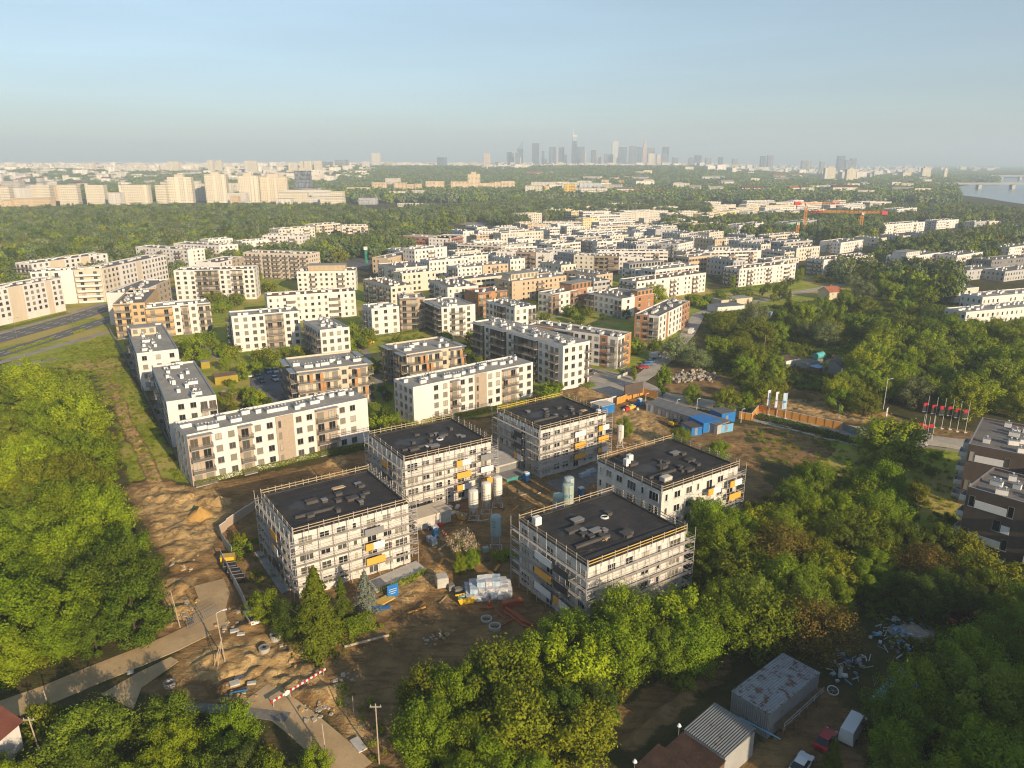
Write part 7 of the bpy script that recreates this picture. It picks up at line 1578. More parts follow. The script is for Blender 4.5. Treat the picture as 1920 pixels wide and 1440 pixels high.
sk = [('dark glass tower with a pale crown and tall spire, highest of the skyline', 1073, 1082.5, 264, GLD, crown), ('dark square topped glass tower, tallest left of the spire', 998, 1011, 268.5, GLD, topbox), ('slate tower with a slanted top at the left of the skyline', 969, 981, 279, GLD, slanted),
 ('grey glass slab tower at the left end of the skyline', 950, 959.5, 285, GL, topbox), ('dim grey slab beside the left end slab', 959.6, 964, 287, GLP, topbox), ('pale low glass tower before the slanted one', 964.5, 975, 286, GLP, topbox), ('small white tower before the slanted one', 973, 977, 295, CWT, topbox),
 ('dim tower right of the square topped one', 1016, 1021, 283, GL, topbox), ('small cream tower right of the square topped one', 1021.5, 1025, 299, CP2, topbox), ('broad glass tower with a sloping top line', 1030, 1043, 275, GL, topbox), ('thin pinkish tower stuck to the broad glass one', 1043.5, 1046.5, 278, (.6,.5,.45), topbox), ('narrow glass tower between broad one and spire', 1048, 1058, 276.5, GL, topbox), ('short dim tower before the spire tower', 1058.5, 1063, 290, GL, topbox),
 ('dark slab clinging to the spire tower', 1083, 1088, 275.5, GLD, topbox), ('pale edged tower second right of the spire', 1089, 1096, 275, GLP, topbox), ('pinkish tower third right of the spire', 1096.5, 1100, 283, (.55,.46,.42), topbox), ('dim twin top tower in the skyline gap', 1109, 1118, 281, GLP, topbox), ('warm brown office block in the skyline gap', 1118.5, 1127, 293, (.60,.42,.28), topbox), ('low rounded grey tower left of the pale needle', 1134, 1150, 288.5, GLP, topbox),
 ('pale curved white tower, brightest of the skyline', 1148.5, 1160, 265.5, (.72,.70,.64), topbox), ('grey blue slab right of the pale curved tower', 1161, 1176, 275.5, GL, topbox), ('glass tower left of the stone palace', 1181, 1194, 273.5, GLP, topbox), ('dim slab touching the stone palace', 1196, 1204, 275.5, GL, topbox), ('pinkish stone palace tower with a stepped top and needle', 1205.5, 1214, 277, (.58,.42,.35), palace), ('hazy slab behind the stone palace', 1215, 1228, 277, GLP, topbox), ('cream hotel block right of the stone palace', 1216, 1228.5, 288, (.78,.66,.48), topbox), ('small cream tower group beside the hotel block', 1232, 1240, 290, CP2, topbox), ('low glass cube under the right dark tower', 1241, 1254, 289.5, GLP, topbox), ('dark glass tower at the right end of the skyline', 1244, 1255, 275, GLD, topbox), ('faint tower beyond the right end of the skyline', 1262, 1272, 295, GLP, topbox)]
for i, (lb, x0, x1, yt, c_, ex) in enumerate(sk): tower('skyscraper', lb, x0, x1, yt, SKY_D + (i % 5)*90, 40, c_, 'G' if c_ in (GL, GLD, GLP) else 'S', None, 'skyscraper', 'towers of the city skyline', extra=ex, bay=6)
for lb, x0, x1, yt, yd, c_ in (('tall pale slab tower standing alone left of the skyline', 696, 712, 287, 3600, CWT), ('white cube office left of the pale slab tower', 678, 692, 303, 3300, CWT), ('pale round shouldered hall with glass front far left of the skyline', 627, 652, 299.5, 3400, (.6,.62,.64)), ('blue glass office with a slanted facet', 819, 837, 295, 3900, (.26,.36,.46)), ('reddish white twin slab left of the skyline', 908, 919, 287.5, 4300, (.66,.52,.42)), ('glass office in the left old town', 603, 622, 303, 3300, GLP)): tower('office_tower', lb, x0, x1, yt, yd, 26, c_, 'G' if 'glass' in lb else 'S', None, 'office tower')
for a in ((388,398,300),(405,414,300),(458,480,301.5),(313,334,303),(561,568,302),(569,583,302),(588,602,301.5),(160,175,306),(540,556,305)): tower('tower_block', 'distant cream high rise on the ridge at the left', a[0], a[1], a[2], 2900, col=CP2, group='distant high rises on the left ridge')
for a in ((1293,1303,295.5,GLP),(1304,1316,291,GL),(1324,1334,296,CC),(1349,1356,294.5,GL),(1375,1384,297.5,CC),(1428,1437,292.5,GL),(1441,1451,291,GLP),(1505,1522,301,CC),(1540,1547,303,CP2),(1573,1586,292,GLD),(1587,1597,300,GLP),(1597,1607,297,GLP)): tower('office_tower', 'faint tower in the haze right of the skyline', a[0], a[1], a[2], 5200, 30, a[3], 'G', None, 'office tower', 'faint towers right of the skyline')
for lb, a in (('cream high rise slab near the river woods, left of two', (1548,1568,315,2700)), ('cream high rise slab near the river woods, right of two', (1589,1607,317,2500)), ('cream slab before the river, alone', (1731,1747,315,3000)), ('thin pale tower right of the slab before the river', (1772,1778,316,3000))): tower('tower_block', lb, *a, col=CP2, extra=topbox)
# old town roofs and small blocks on the ridge: largest ones as things
def scatter(n, pxr, ydr, hr, wr, cols, label, group, cat='building', seed=0, reject=None):
    r = random.Random(seed); k = 0
    while k < n:
        px = r.uniform(*pxr); yd = math.exp(r.uniform(math.log(ydr[0]), math.log(ydr[1]))); h = r.uniform(*hr); w_ = r.uniform(*wr)
        X = xcol(px, yd, 20)
        if reject and reject(px, yd): continue
        zb = float(elev_far(X, yd)); D = r.uniform(12, 30); mb = MB(); c = [(-w_/2,0),(w_/2,0),(w_/2,D),(-w_/2,D)]; nf = max(2, round(h/3.2)); mb.uv = []
        for q in range(4):
            a, b_ = c[q], c[(q+1) % 4]; mb.add([(*a,-4),(*b_,-4),(*b_,h),(*a,h)], [(0,1,2,3)]); n_ = max(1, round((w_ if q % 2 == 0 else D)/3.4)); mb.uv += [(0,-1),(n_,-1),(n_,nf),(0,nf)]
        if h < 22 and r.random() < 0.6: mb.add([(-w_/2-.4,-.4,h),(w_/2+.4,-.4,h),(w_/2+.4,D+.4,h),(-w_/2-.4,D+.4,h),(-w_/2,D/2,h+4),(w_/2,D/2,h+4)], [(0,1,5,4),(2,3,4,5),(0,4,3),(1,2,5)], 1); mb.uv += [(.02,.02)]*14
        else: mb.add([(*q, h) for q in c], [(0,1,2,3)], 1); mb.uv += [(.02,.02)]*4
        o = mb.build(cat.replace(' ', '_'), [r.choice((FAC_S, FAC_P)), r.choice((ROOFD, ROOFRED, CONC, BRICK))], None, (X, yd, zb), r.uniform(-.5, .5)); o.color = (*r.choice(cols), 1); tag(o, label, cat, group); k += 1
PAL = [CP2, CP, CWT, CC, (.82,.78,.72), (.80,.74,.62), (.84,.80,.74), (.82,.76,.66)]
woods = lambda px, yd: (720 < px < 970 and 1900 < yd < 2900) or (360 < px < 660 and 1900 < yd < 2350)
scatter(70, (-40, 640), (1700, 2900), (10, 24), (12, 34), PAL, 'small pale city building between the cream towers and the ridge', 'small city buildings on the left plain', seed=1, reject=woods, cat='city building')
scatter(110, (-40, 680), (2900, 5200), (14, 30), (14, 42), PAL, 'pale city building in the dense ridge quarter at the left', 'ridge quarter buildings', seed=2, reject=woods, cat='city building')
scatter(60, (640, 1350), (3700, 5300), (14, 32), (18, 50), PAL, 'pale city building in the low band below the skyline', 'buildings below the skyline', seed=3, cat='city building')
scatter(55, (1280, 1720), (3000, 5000), (14, 34), (18, 48), [(.62,.58,.52)] + PAL, 'pale city building in the haze right of the skyline', 'hazy buildings right of the skyline', seed=4, cat='city building')
scatter(60, (980, 1760), (1500, 2900), (14, 24), (20, 56), PAL, 'low pale building among the woods toward the river', 'low buildings in the river woods', seed=5, cat='city building')
scatter(14, (1760, 1900), (4800, 6500), (20, 40), (20, 50), [CC, CP2], 'tiny pale high rise on the far river bank', 'high rises on the far bank', seed=6, cat='city building')
# beyond what one can count: the rest of the city as one mass
mb = MB(); r = random.Random(9); mb.uv = []
for k in range(4200):
    if k < 1500: px, yd = r.uniform(-120, 700), r.uniform(2400, 6500)
    elif k < 3200: px, yd = r.uniform(-150, 1750), r.uniform(5600, 11500)
    else: px, yd = r.uniform(600, 1720), r.uniform(3700, 6500)
    if woods(px, yd): yd += 1500
    X = xcol(px, yd, 20); zb = float(elev_far(X, yd)); w_, D, h = r.uniform(12, 48), r.uniform(12, 30), r.uniform(9, 22) * (1.5 if r.random() < .07 else 1); a = r.uniform(-.5, .5); c_, s_ = math.cos(a), math.sin(a); m_ = r.choice((0, 0, 1, 2)); c = [(X+u*c_-v*s_, yd+u*s_+v*c_) for u, v in ((-w_/2,0),(w_/2,0),(w_/2,D),(-w_/2,D))]; nf = round(h/3.2)
    for q in range(4): p_, q_ = c[q], c[(q+1) % 4]; mb.add([(*p_,zb-5),(*q_,zb-5),(*q_,zb+h),(*p_,zb+h)], [(0,1,2,3)], m_); n_ = round((w_ if q % 2 == 0 else D)/3.4); mb.uv += [(0,-1),(n_,-1),(n_,nf),(0,nf)]
    mb.add([(*q, zb+h) for q in c], [(0,1,2,3)], 3 + k % 2); mb.uv += [(.02,.02)]*4
o = mb.build('far_city', [FAC_S, FAC_P, plain('far_plain_wall', (.66,.58,.46), .9, .25, .02), CONC, ROOFRED]); o.color = (.84,.78,.66,1); kind(o, 'stuff'); o['label'] = 'dense far city of countless pale buildings below the horizon'
# ---------------------------------------------------------------- trees
def crown_mesh(name, mat_, seed, hh=9.0, rad=3.6, z0=0.22, clumps=70, per=120, leaf=0.34, spike=0.9, cone=False, flat=1.0, extra=None, aspect=0.55, droop=0.0, blob=.27):
    """leaf sprays set along limbs: each clump is a spray of small leaf faces pointing out and up"""
    g = np.random.default_rng(seed); zc = hh*(z0+1)/2; hz_ = hh*(1-z0)/2
    lob = g.normal(size=(7, 3)); lob /= np.linalg.norm(lob, axis=1)[:, None]; la = g.uniform(-.28, .34, 7)
    d = g.normal(size=(clumps, 3)); d[:, 2] = np.where(g.random(clumps) < .38, -np.abs(d[:, 2])*.85, np.abs(d[:, 2])*.95); d /= np.linalg.norm(d, axis=1)[:, None]
    rr = (1 + (np.maximum(0, d @ lob.T)**3 @ la)) * (0.50 + 0.5*g.random(clumps)**0.55)
    cen = np.stack([d[:,0]*rad*rr, d[:,1]*rad*rr, zc + d[:,2]*hz_*rr*flat], -1)
    if cone:
        t_ = g.random(clumps)**0.8; an = g.uniform(0, 2*np.pi, clumps); rad_ = rad*(1-t_)*(0.55+.45*g.random(clumps)) + .08; cen = np.stack([rad_*np.cos(an), rad_*np.sin(an), hh*(z0 + (1-z0)*t_) - droop*rad_], -1); d = np.stack([np.cos(an), np.sin(an), -.25+0*an], -1)
    ax = d*np.array([1, 1, .7]) + np.array([0, 0, .55 if not cone else .1]) + g.normal(size=d.shape)*.25; ax /= np.linalg.norm(ax, axis=1)[:, None]
    n = clumps*per; ci = np.repeat(np.arange(clumps), per); sz = g.uniform(.65, 1.25, clumps)[ci]
    s1 = np.abs(g.normal(size=n))*spike*sz - .35*spike; tap = np.clip(1.15 - .35*s1/spike, .35, 1.3)
    pos = cen[ci] + ax[ci]*s1[:, None] + g.normal(size=(n, 3))*(rad*.095*sz*tap)[:, None]
    if not cone:   # leafy blobs: leaves lie over each bough's surface and some shoot out past it
        u_ = g.normal(size=(n, 3)); u_ /= np.linalg.norm(u_, axis=1)[:, None]; rb = (rad*blob*sz)[:, None]
        pos = cen[ci] + u_*rb*(1 - .4*g.random(n)**2)[:, None] + ax[ci]*((u_*ax[ci]).sum(1)*.45)[:, None]*rb + ax[ci]*(np.where(g.random(n) < .3, np.abs(g.normal(size=n)), 0)*spike*.42)[:, None] + g.normal(size=(n, 3))*.07
    if cone:
        t_ = (np.floor(t_*13) + .5 + g.uniform(-.15, .15, clumps))/13; R_ = (rad*(1-t_)**.9*(.75+.4*g.random(clumps)) + .15)[ci]; s_ = g.random(n)**.75; tn = np.stack([-np.sin(an), np.cos(an), 0*an], -1)[ci]; rd = np.stack([np.cos(an), np.sin(an), 0*an], -1)[ci]
        pos = rd*(R_*s_)[:, None] + tn*(g.normal(size=n)*.17*R_*(1.15-.8*s_))[:, None]; pos[:, 2] = hh*(z0+(1-z0)*t_)[ci] - droop*R_*s_*(.4+.6*s_) - np.abs(g.normal(size=n))*.16*(1+R_*.12)
    lc = pos - (cen[ci] - ax[ci]*(spike*.55)); lc /= np.linalg.norm(lc, axis=1)[:, None] + 1e-9
    nr = (u_*.9 + d[ci]*.2 + g.normal(size=(n, 3))*.42 + np.array([0, 0, .15])) if not cone else (d[ci]*.6 + g.normal(size=(n, 3))*.45 + np.array([0, 0, .8])); nr /= np.linalg.norm(nr, axis=1)[:, None]
    tg = np.cross(nr, ax[ci] + g.normal(size=(n, 3))*.5); tg /= np.linalg.norm(tg, axis=1)[:, None] + 1e-9; bt = np.cross(nr, tg)
    L = (leaf*g.uniform(.65, 1.35, n))[:, None]; Wd = L*aspect
    v = np.stack([pos - bt*L*.5, pos + tg*Wd*.5 + nr*L*.08, pos + bt*L*.5, pos - tg*Wd*.5 + nr*L*.08], 1).reshape(-1, 3)
    me = bpy.data.meshes.new(name); me.vertices.add(4*n); me.vertices.foreach_set('co', v.ravel()); me.loops.add(4*n); me.loops.foreach_set('vertex_index', np.arange(4*n)); me.polygons.add(n); me.polygons.foreach_set('loop_start', np.arange(0, 4*n, 4))
    me.materials.append(mat_)
    if extra is not None:
        me.materials.append(extra); ids = (g.random(n) < .55) & (pos[:, 2] > zc); me.polygons.foreach_set('material_index', ids.astype(int))
    me.update(calc_edges=True); return me
def trunk_mesh(seed, hh, rad, mat_=BARK, limbs=7, z0=.2, r0=.2):
    r = random.Random(seed); b = MB(); b.tube((0,0,-.4), (r.uniform(-.2,.2), r.uniform(-.2,.2), hh*.45), r0, r0*.6, 7); b.tube((0,0,hh*.44), (r.uniform(-.3,.3), r.uniform(-.3,.3), hh*.86), r0*.6, .04, 6)
    for i in range(limbs): a = 2*math.pi*i/limbs + r.random(); z_ = hh*(z0+.3*r.random()); b.tube((0,0,z_), (math.cos(a)*rad*.75, math.sin(a)*rad*.75, z_+hh*.28), r0*.4, .03, 5)
    return b.mesh('trunk', mat_)
KINDS = {}
def tkind(k, name, cat, mats, n, hh, rad, **kw):
    var = []
    lim = kw.pop('limbs', 7)
    for i in range(n): var.append((crown_mesh('crown', mats[i % len(mats)], hash(k) % 97 + i*13 + len(k), hh, rad, **kw), trunk_mesh(i+3, hh, rad, limbs=lim)))
    KINDS[k] = (name, cat, var, hh, rad)
tkind('y', 'broadleaf_tree', 'tree', [LEAF_Y], 3, 9.5, 4.0, clumps=48, per=170, leaf=.48, spike=1.7, z0=.0)
tkind('G', 'broadleaf_tree', 'tree', [LEAF_G], 3, 9.5, 3.8, clumps=46, per=160, leaf=.48, spike=1.4, z0=.0)
tkind('g', 'broadleaf_tree', 'tree', [LEAF_G], 4, 9.5, 3.8, clumps=52, per=300, leaf=.30, spike=1.5, z0=.03)
tkind('d', 'broadleaf_tree', 'tree', [LEAF_D], 2, 10, 3.8, clumps=48, per=260, leaf=.31, spike=.9, z0=.04)
tkind('o', 'broadleaf_tree', 'tree', [LEAF_O], 2, 8.5, 3.9, clumps=50, per=140, leaf=.42, spike=1.2, z0=.03)
tkind('b', 'bare_twigged_tree', 'tree', [LEAF_B], 2, 7.5, 4.0, clumps=110, per=70, leaf=.27, spike=1.0, z0=.08, limbs=16)
tkind('w', 'willow_tree', 'tree', [LEAF_W], 2, 9.0, 4.2, clumps=50, per=150, leaf=.44, spike=1.1, z0=.1, aspect=.4)
tkind('s', 'spruce_tree', 'tree', [LEAF_S], 2, 12.0, 3.6, cone=True, clumps=170, per=80, leaf=.40, spike=.95, z0=.05, droop=.35, aspect=.35, limbs=4)
tkind('v', 'blue_spruce', 'tree', [LEAF_BS], 1, 8.0, 2.9, cone=True, clumps=150, per=70, leaf=.30, spike=.7, z0=.04, droop=.15, aspect=.4, limbs=4)
tkind('p', 'poplar_tree', 'tree', [LEAF_Y, LEAF_G], 2, 10.0, 1.6, clumps=70, per=100, leaf=.34, spike=.8, z0=.05)
tkind('c', 'garden_tree', 'tree', [LEAF_G, LEAF_Y, LEAF_D], 3, 5.0, 1.7, clumps=40, per=80, leaf=.28, spike=.5, z0=.2, limbs=4)
tkind('h', 'shrub', 'shrub', [LEAF_G, LEAF_Y, LEAF_O], 3, 2.2, 1.5, clumps=36, per=70, leaf=.26, spike=.45, z0=.0, limbs=3)
TREES = []; NEARD = []
def tree(k, px, py, hh=None, label='', group=None, xy=None, wide=1.0, z=None, var=None):
    """px, py: where the middle of the crown shows in the photograph"""
    name, cat, vr, h0, r0 = KINDS[k]; hh = hh or h0
    x, y = xy or U(px, py, hh*.55); zz = gz(x, y) if z is None else z; s = hh/h0
    i = random.randrange(len(vr)) if var is None else var
    t = thing(name, label, cat, (x, y, zz - .1), random.uniform(0, 6.28), group); t.scale = (s*wide, s*wide, s*random.uniform(.94, 1.06))
    place(vr[i][1], 'trunk', t); place(vr[i][0], 'crown', t); TREES.append((x, y, r0*s*wide)); return t
# trees that stand out
T_ = [('w', 1718, 735, 9.5, 'silvery grey willow beside the flag poles'), ('y', 1668, 824, 11.5, 'big round yellow green tree at the bend before the flag poles', 1.35), ('b', 1545, 1180, 8.0, 'wide rusty orange bush tree over the scrap heap', 1.25), ('b', 1462, 1030, 8.5, 'rusty olive round tree in the middle of the leafy belt', 1.2),
 ('s', 592, 1130, 14.5, 'tall drooping golden green spruce before the nearest scaffold', 1.15, 0), ('v', 684, 1105, 8.0, 'pale blue spruce beside the blue boards'), ('s', 640, 1120, 9.5, 'dark slim spruce between the golden and the blue spruce', .9, 1), ('d', 545, 1165, 6.0, 'dense dark thuja clump left of the golden spruce', 1.0), ('g', 498, 1135, 5.5, 'rounded green bush tree by the parked white car', 1.1),
 ('g', 862, 1060, 3.6, 'clipped green bush under the blossoming tree, left', .8), ('g', 884, 1046, 4.4, 'clipped green bush under the blossoming tree, right', .8),
 ('w', 1268, 655, 9.5, 'wide grey green willow by the row of cars', 1.25), ('w', 1308, 672, 8.0, 'olive willow right of the wide one by the cars', 1.2), ('p', 1243, 712, 10.0, 'upright bright tree at the compound entrance', 1.3), ('g', 1298, 738, 6.5, 'round tree behind the grey containers'), ('o', 1362, 748, 7.0, 'olive round tree behind the blue cabins', 1.1), ('g', 1398, 752, 5.5, 'small tree right of the olive one by the road'),
 ('g', 1277, 820, 5.5, 'tree in front of the blue cabin with orange edge', 1.1), ('g', 1345, 845, 6.0, 'tree at the corner of the pale block roof', 1.15), ('g', 1172, 800, 5.5, 'lone tree beside the dusty silo', .9), ('p', 1374, 527, 8, 'pointed yellow green tree before the middle brown roof', 1.2), ('p', 1502, 512, 8, 'pointed tree between two brown roofed blocks', 1.2), ('y', 1230, 552, 10, 'bright tree beside the terracotta roof bay block', 1.3), ('d', 1463, 545, 10, 'dark conical tree among the thicket edge', 1.0), ('s', 1480, 560, 11, 'dark fir at the top of the thicket', 1.0), ('w', 118, 462, 12, 'grey silvery tree at the edge of the left woods', 1.4), ('p', 1549, 690, 6, 'narrow cypress beside the grey gabled house', .55), ('p', 1190, 700, 5, 'narrow tree at the foot of the alone standing block', .8),
 ('s', 1562, 1420, 6.5, 'young fir with yellow tips beside the red car'), ('g', 165, 1375, 8, 'broad yellowish tree in the lower left corner', 1.3), ('g', 320, 1350, 7.5, 'green tree above the lower left walk'), ('g', 330, 1405, 6.5, 'green tree at the bottom left of the walk'), ('g', 435, 1365, 7, 'dense green tree left of the lower road'), ('g', 590, 1435, 4.5, 'leafy bush at the bottom edge of the lower road'), ('h', 70, 1340, 2.2, 'round bush by the house wall'), ('d', 430, 1425, 6, 'dark tree at the bottom frame edge'),
 ('d', 1885, 1010, 6.5, 'dark tree at the foot of the brown block'), ('d', 1760, 1010, 7, 'dark thorn tree left of the brown block'), ('o', 1815, 1025, 6, 'olive tree below the brown block', 1.0), ('b', 1738, 1065, 7, 'rusty thorn bush in the shade right of the belt', 1.3), ('g', 660, 760, 4, 'small courtyard corner tree', .9)]
for a in T_: tree(a[0], a[1], a[2], a[3], a[4], None, wide=a[5] if len(a) > 5 else 1.0, var=a[6] if len(a) > 6 else None)
# blossoming tree
bm_ = crown_mesh('crown', LEAF_O, 41, 6.0, 2.1, clumps=60, per=70, leaf=.26, spike=.6, z0=.25, extra=PETAL); x, y = U(872, 1022, 3.6); t = thing('blossom_tree', 'tree in pink white blossom before the lone silo', 'tree', (x, y, gz(x, y)), 0); place(trunk_mesh(9, 6.0, 2.0), 'trunk', t); place(bm_, 'crown', t); TREES.append((x, y, 2))
# clipped hedges and thuja blocks: leafy boxes
def hedge(label, pts, wd, hh, mat_=LEAF_H, px=True, leaf=.2, dens=60, z=None):
    P_ = [U(*p) for p in pts] if px else pts; V = []; g = np.random.default_rng(int(hh*100)+len(pts)); tot = 0
    for (ax, ay), (bx, by) in zip(P_, P_[1:]):
        L = math.hypot(bx-ax, by-ay); n = int(L*(2*hh+wd)*dens); s = g.random(n)*L; q = g.random(n)*(2*hh+wd)
        lat = np.where(q < hh, -wd/2, np.where(q < 2*hh, wd/2, q-2*hh-wd/2)); zz = np.where(q < hh, q, np.where(q < 2*hh, q-hh, hh)); d = np.array([bx-ax, by-ay])/L; nr = np.array([-d[1], d[0]])
        no = np.where((q < hh)[:, None], np.array([*-nr, 0]), np.where((q < 2*hh)[:, None], np.array([*nr, 0]), np.array([0, 0, 1.0])))
        bulge = np.sin(s*2.1)*.08+np.sin(s*5.3+zz*3)*.06
        p = np.stack([ax+d[0]*s+nr[0]*lat, ay+d[1]*s+nr[1]*lat, zz], -1) + no*(bulge + g.normal(size=n)*.07)[:, None]; zb = gz((ax+bx)/2, (ay+by)/2) if z is None else z; p[:, 2] += zb
        m_ = no*.8+g.normal(size=(n, 3))*.6; m_ /= np.linalg.norm(m_, axis=1)[:, None]; tg = np.cross(m_, g.normal(size=(n, 3))); tg /= np.linalg.norm(tg, axis=1)[:, None]; bt = np.cross(m_, tg); l_ = (leaf*g.uniform(.7, 1.4, n))[:, None]
        V.append(np.stack([p-bt*l_*.6, p+tg*l_*.4, p+bt*l_*.6, p-tg*l_*.4], 1).reshape(-1, 3))
    v = np.concatenate(V); n = len(v)//4; me = bpy.data.meshes.new('hedge'); me.vertices.add(4*n); me.vertices.foreach_set('co', v.ravel()); me.loops.add(4*n); me.loops.foreach_set('vertex_index', np.arange(4*n)); me.polygons.add(n); me.polygons.foreach_set('loop_start', np.arange(0, 4*n, 4)); me.materials.append(mat_); me.update(calc_edges=True)
    o = bpy.data.objects.new('hedge', me); COL.objects.link(o); tag(o, label, 'hedge')
hedge('clipped hedge along the foot of the nearest white block', [(366,912),(430,893),(500,878),(560,863),(620,851),(690,838)], 1.6, 1.2); hedge('clipped hedge along the foot of the middle white block', [(790,795),(880,779),(960,763),(1000,754)], 1.4, 1.1)
hedge('broad clipped thuja hedge below the spruces, left block', [(595,1210),(640,1195)], 2.2, 2.6, dens=70); hedge('broad clipped thuja hedge below the spruces, right block', [(650,1195),(700,1175)], 2.2, 2.4, dens=70)
hedge('yellow shrub bed before the tall white block', [(1096,728),(1112,722)], 2.6, 1.0, LEAF_Y); hedge('yellow flowering bed strip along the dual road', [(18,661),(60,648),(100,635)], 1.6, .6, LEAF_Y); hedge('yellow flowering bed strip nearer the corner block', [(136,626),(158,619)], 1.6, .6, LEAF_Y); hedge('low hedge along the far carriageway', [(0,620),(60,605),(125,588)], 1.8, .9, LEAF_O)
hedge('green weed bank between the orange boarding and the ploughed plot', [(1420,783),(1470,795),(1540,812),(1600,832)], 3.0, 1.0, LEAF_D, dens=40, leaf=.3); hedge('weedy strip in front of the concrete apron', [(712,1112),(760,1092),(800,1072)], 1.0, .6, LEAF_G, dens=50)
hedge('long hedge below the white courtyard fronts', [(1340,548),(1420,540),(1500,528)], 2, 1.2, LEAF_G, dens=20, leaf=.35); hedge('courtyard hedge below the low balcony bay block', [(445,668),(520,657),(560,652)], 1.4, .9, LEAF_G, dens=40); hedge('hedge below the stepped white block', [(700,634),(745,628),(800,618)], 1.4, 1.0, LEAF_H, dens=40); hedge('striped garden beds near the notched roof block', [(410,742),(428,760)], 3.2, .7, LEAF_O, dens=40); hedge('garden hedge right of the tan block', [(700,760),(722,790)], 3.0, 1.0, LEAF_G, dens=40)
hedge('clipped shrub strip beside the tall white block', [(1000,735),(1040,748)], 2.4, .8, LEAF_H, dens=50)
# thickets: each tree its own, spread by spacing inside the areas the photograph shows
def inside(pt, poly):
    c = False; x, y = pt; n = len(poly)
    for i in range(n):
        (ax, ay), (bx, by) = poly[i], poly[(i+1) % n]
        if (ay > y) != (by > y) and x < (bx-ax)*(y-ay)/(by-ay)+ax: c = not c
    return c
ROADS_ = [(PP(l), w_) for l, w_ in ((ROAD_T, 3.2), (ROAD_S, 3.4), (ROAD_B, 3.2), (ROAD_E, 5), (ROAD_N, 4.5))]
def clear(x, y, r0):
    p = np.array([x]), np.array([y])
    for f in FOOT:
        if abs(f[0][0]-x) < 90 and abs(f[0][1]-y) < 90 and sdist(*p, f)[0] > -r0*.55: return False
    for l, w_ in ROADS_:
        if ldist(*p, l)[0] < w_ + r0*.35: return False
    return True
def thicket(poly, n, kinds, hr, space, label, group, seed, z_mid=5.0, name_lab=None, wide=(1.0, 1.25)):
    r = random.Random(seed); P_ = [U(px, py, z_mid) for px, py in poly]; xs = [p[0] for p in P_]; ys = [p[1] for p in P_]; k = tr = 0
    while k < n and tr < n*160:
        tr += 1; x, y = r.uniform(min(xs), max(xs)), r.uniform(min(ys), max(ys))
        if not inside((x, y), P_): continue
        kd = r.choice(kinds); hh = r.uniform(*hr); rad = KINDS[kd][4]*hh/KINDS[kd][3]
        if any((x-a)**2+(y-b_)**2 < (space*(rad+c_)*.5)**2 for a, b_, c_ in TREES) or not clear(x, y, rad): continue
        tree(kd, 0, 0, hh, label[kd] if isinstance(label, dict) else label, group, xy=(x, y), wide=r.uniform(*wide)); k += 1
    print('thicket', group, k, 'of', n)
LBL = lambda where: {'y': 'bright yellow green tree in ' + where, 'g': 'mid green leafy tree in ' + where, 'G': 'mid green leafy tree in ' + where, 'd': 'dark green tree in ' + where, 'o': 'olive brown tree in ' + where, 'b': 'rusty twigged tree in ' + where, 'w': 'grey green willow in ' + where, 'p': 'narrow upright tree in ' + where, 'c': 'small garden tree in ' + where, 'h': 'low round shrub in ' + where}
thicket([(-60,715),(30,705),(100,705),(138,722),(150,760),(156,800),(178,850),(178,905),(140,950),(-60,960)], 34, 'yyyyyGo', (6, 11.5), 1.5, LBL('the left thicket beside the grass strip'), 'trees of the upper left thicket', 1)
thicket([(-90,940),(120,940),(195,968),(225,1012),(252,1066),(260,1132),(220,1190),(100,1230),(-40,1250),(-150,1200)], 34, 'gggggd', (6.5, 12.5), 1.42, LBL('the left thicket beside the sandy track'), 'trees of the lower left thicket', 2)
thicket([(1290,1010),(1330,960),(1440,985),(1460,925),(1550,890),(1640,900),(1690,950),(1700,1010),(1640,1060),(1590,1120),(1480,1150),(1400,1190),(1300,1220),(1200,1260),(1130,1330),(1080,1440),(960,1470),(900,1440),(770,1400),(745,1320),(770,1260),(860,1290),(930,1240),(1020,1180),(1100,1150),(1200,1085)], 70, 'ggggggoyd', (5.5, 10), 1.38, LBL('the leafy belt in front of the site'), 'trees of the leafy belt', 3)
thicket([(1700,880),(1780,900),(1790,1000),(1720,1060),(1690,980)], 4, 'do', (4, 6), 1.2, LBL('the shaded gap beside the brown block'), 'trees of the shaded gap', 4)
thicket([(1640,1080),(1960,1050),(1960,1130),(1800,1130),(1700,1130)], 12, 'ddo', (5, 8), 1.2, LBL('the shaded clearing edge below the brown block'), 'trees of the clearing edge', 5)
thicket([(1680,1290),(1760,1240),(1830,1190),(1960,1150),(2010,1480),(1680,1480),(1640,1420)], 24, 'ddgg', (7, 11), 1.4, LBL('the dark stand at the lower right corner'), 'trees of the lower right stand', 6)
thicket([(-80,1400),(40,1470),(430,1470),(560,1440),(470,1360),(400,1380),(250,1420)], 9, 'gdo', (5, 7), 1.2, LBL('the lower left corner'), 'trees of the lower left corner', 7)
thicket([(1320,590),(1440,580),(1600,560),(1690,560),(1790,610),(1790,640),(1700,640),(1600,620),(1480,640),(1380,690),(1330,650)], 40, 'GGGoodw', (7, 11), 1.45, LBL('the thicket beyond the paved road'), 'trees of the thicket beyond the road', 8)
thicket([(1590,660),(1680,620),(1960,600),(1960,760),(1860,780),(1790,750),(1700,740),(1600,720)], 52, 'yyyyGG', (7, 11), 1.4, LBL('the bright wood at the right edge'), 'trees of the bright right wood', 9)
thicket([(1340,690),(1440,650),(1480,650),(1470,720),(1420,735),(1360,715)], 9, 'Goy', (5, 8), 1.2, LBL('the scrub before the rubble bank'), 'scrub trees before the rubble bank', 10)
thicket([(1570,690),(1640,700),(1660,745),(1600,755),(1560,735)], 8, 'Gyo', (6, 8), 1.2, LBL('the scrub by the grey gabled house'), 'scrub trees by the grey house', 11)
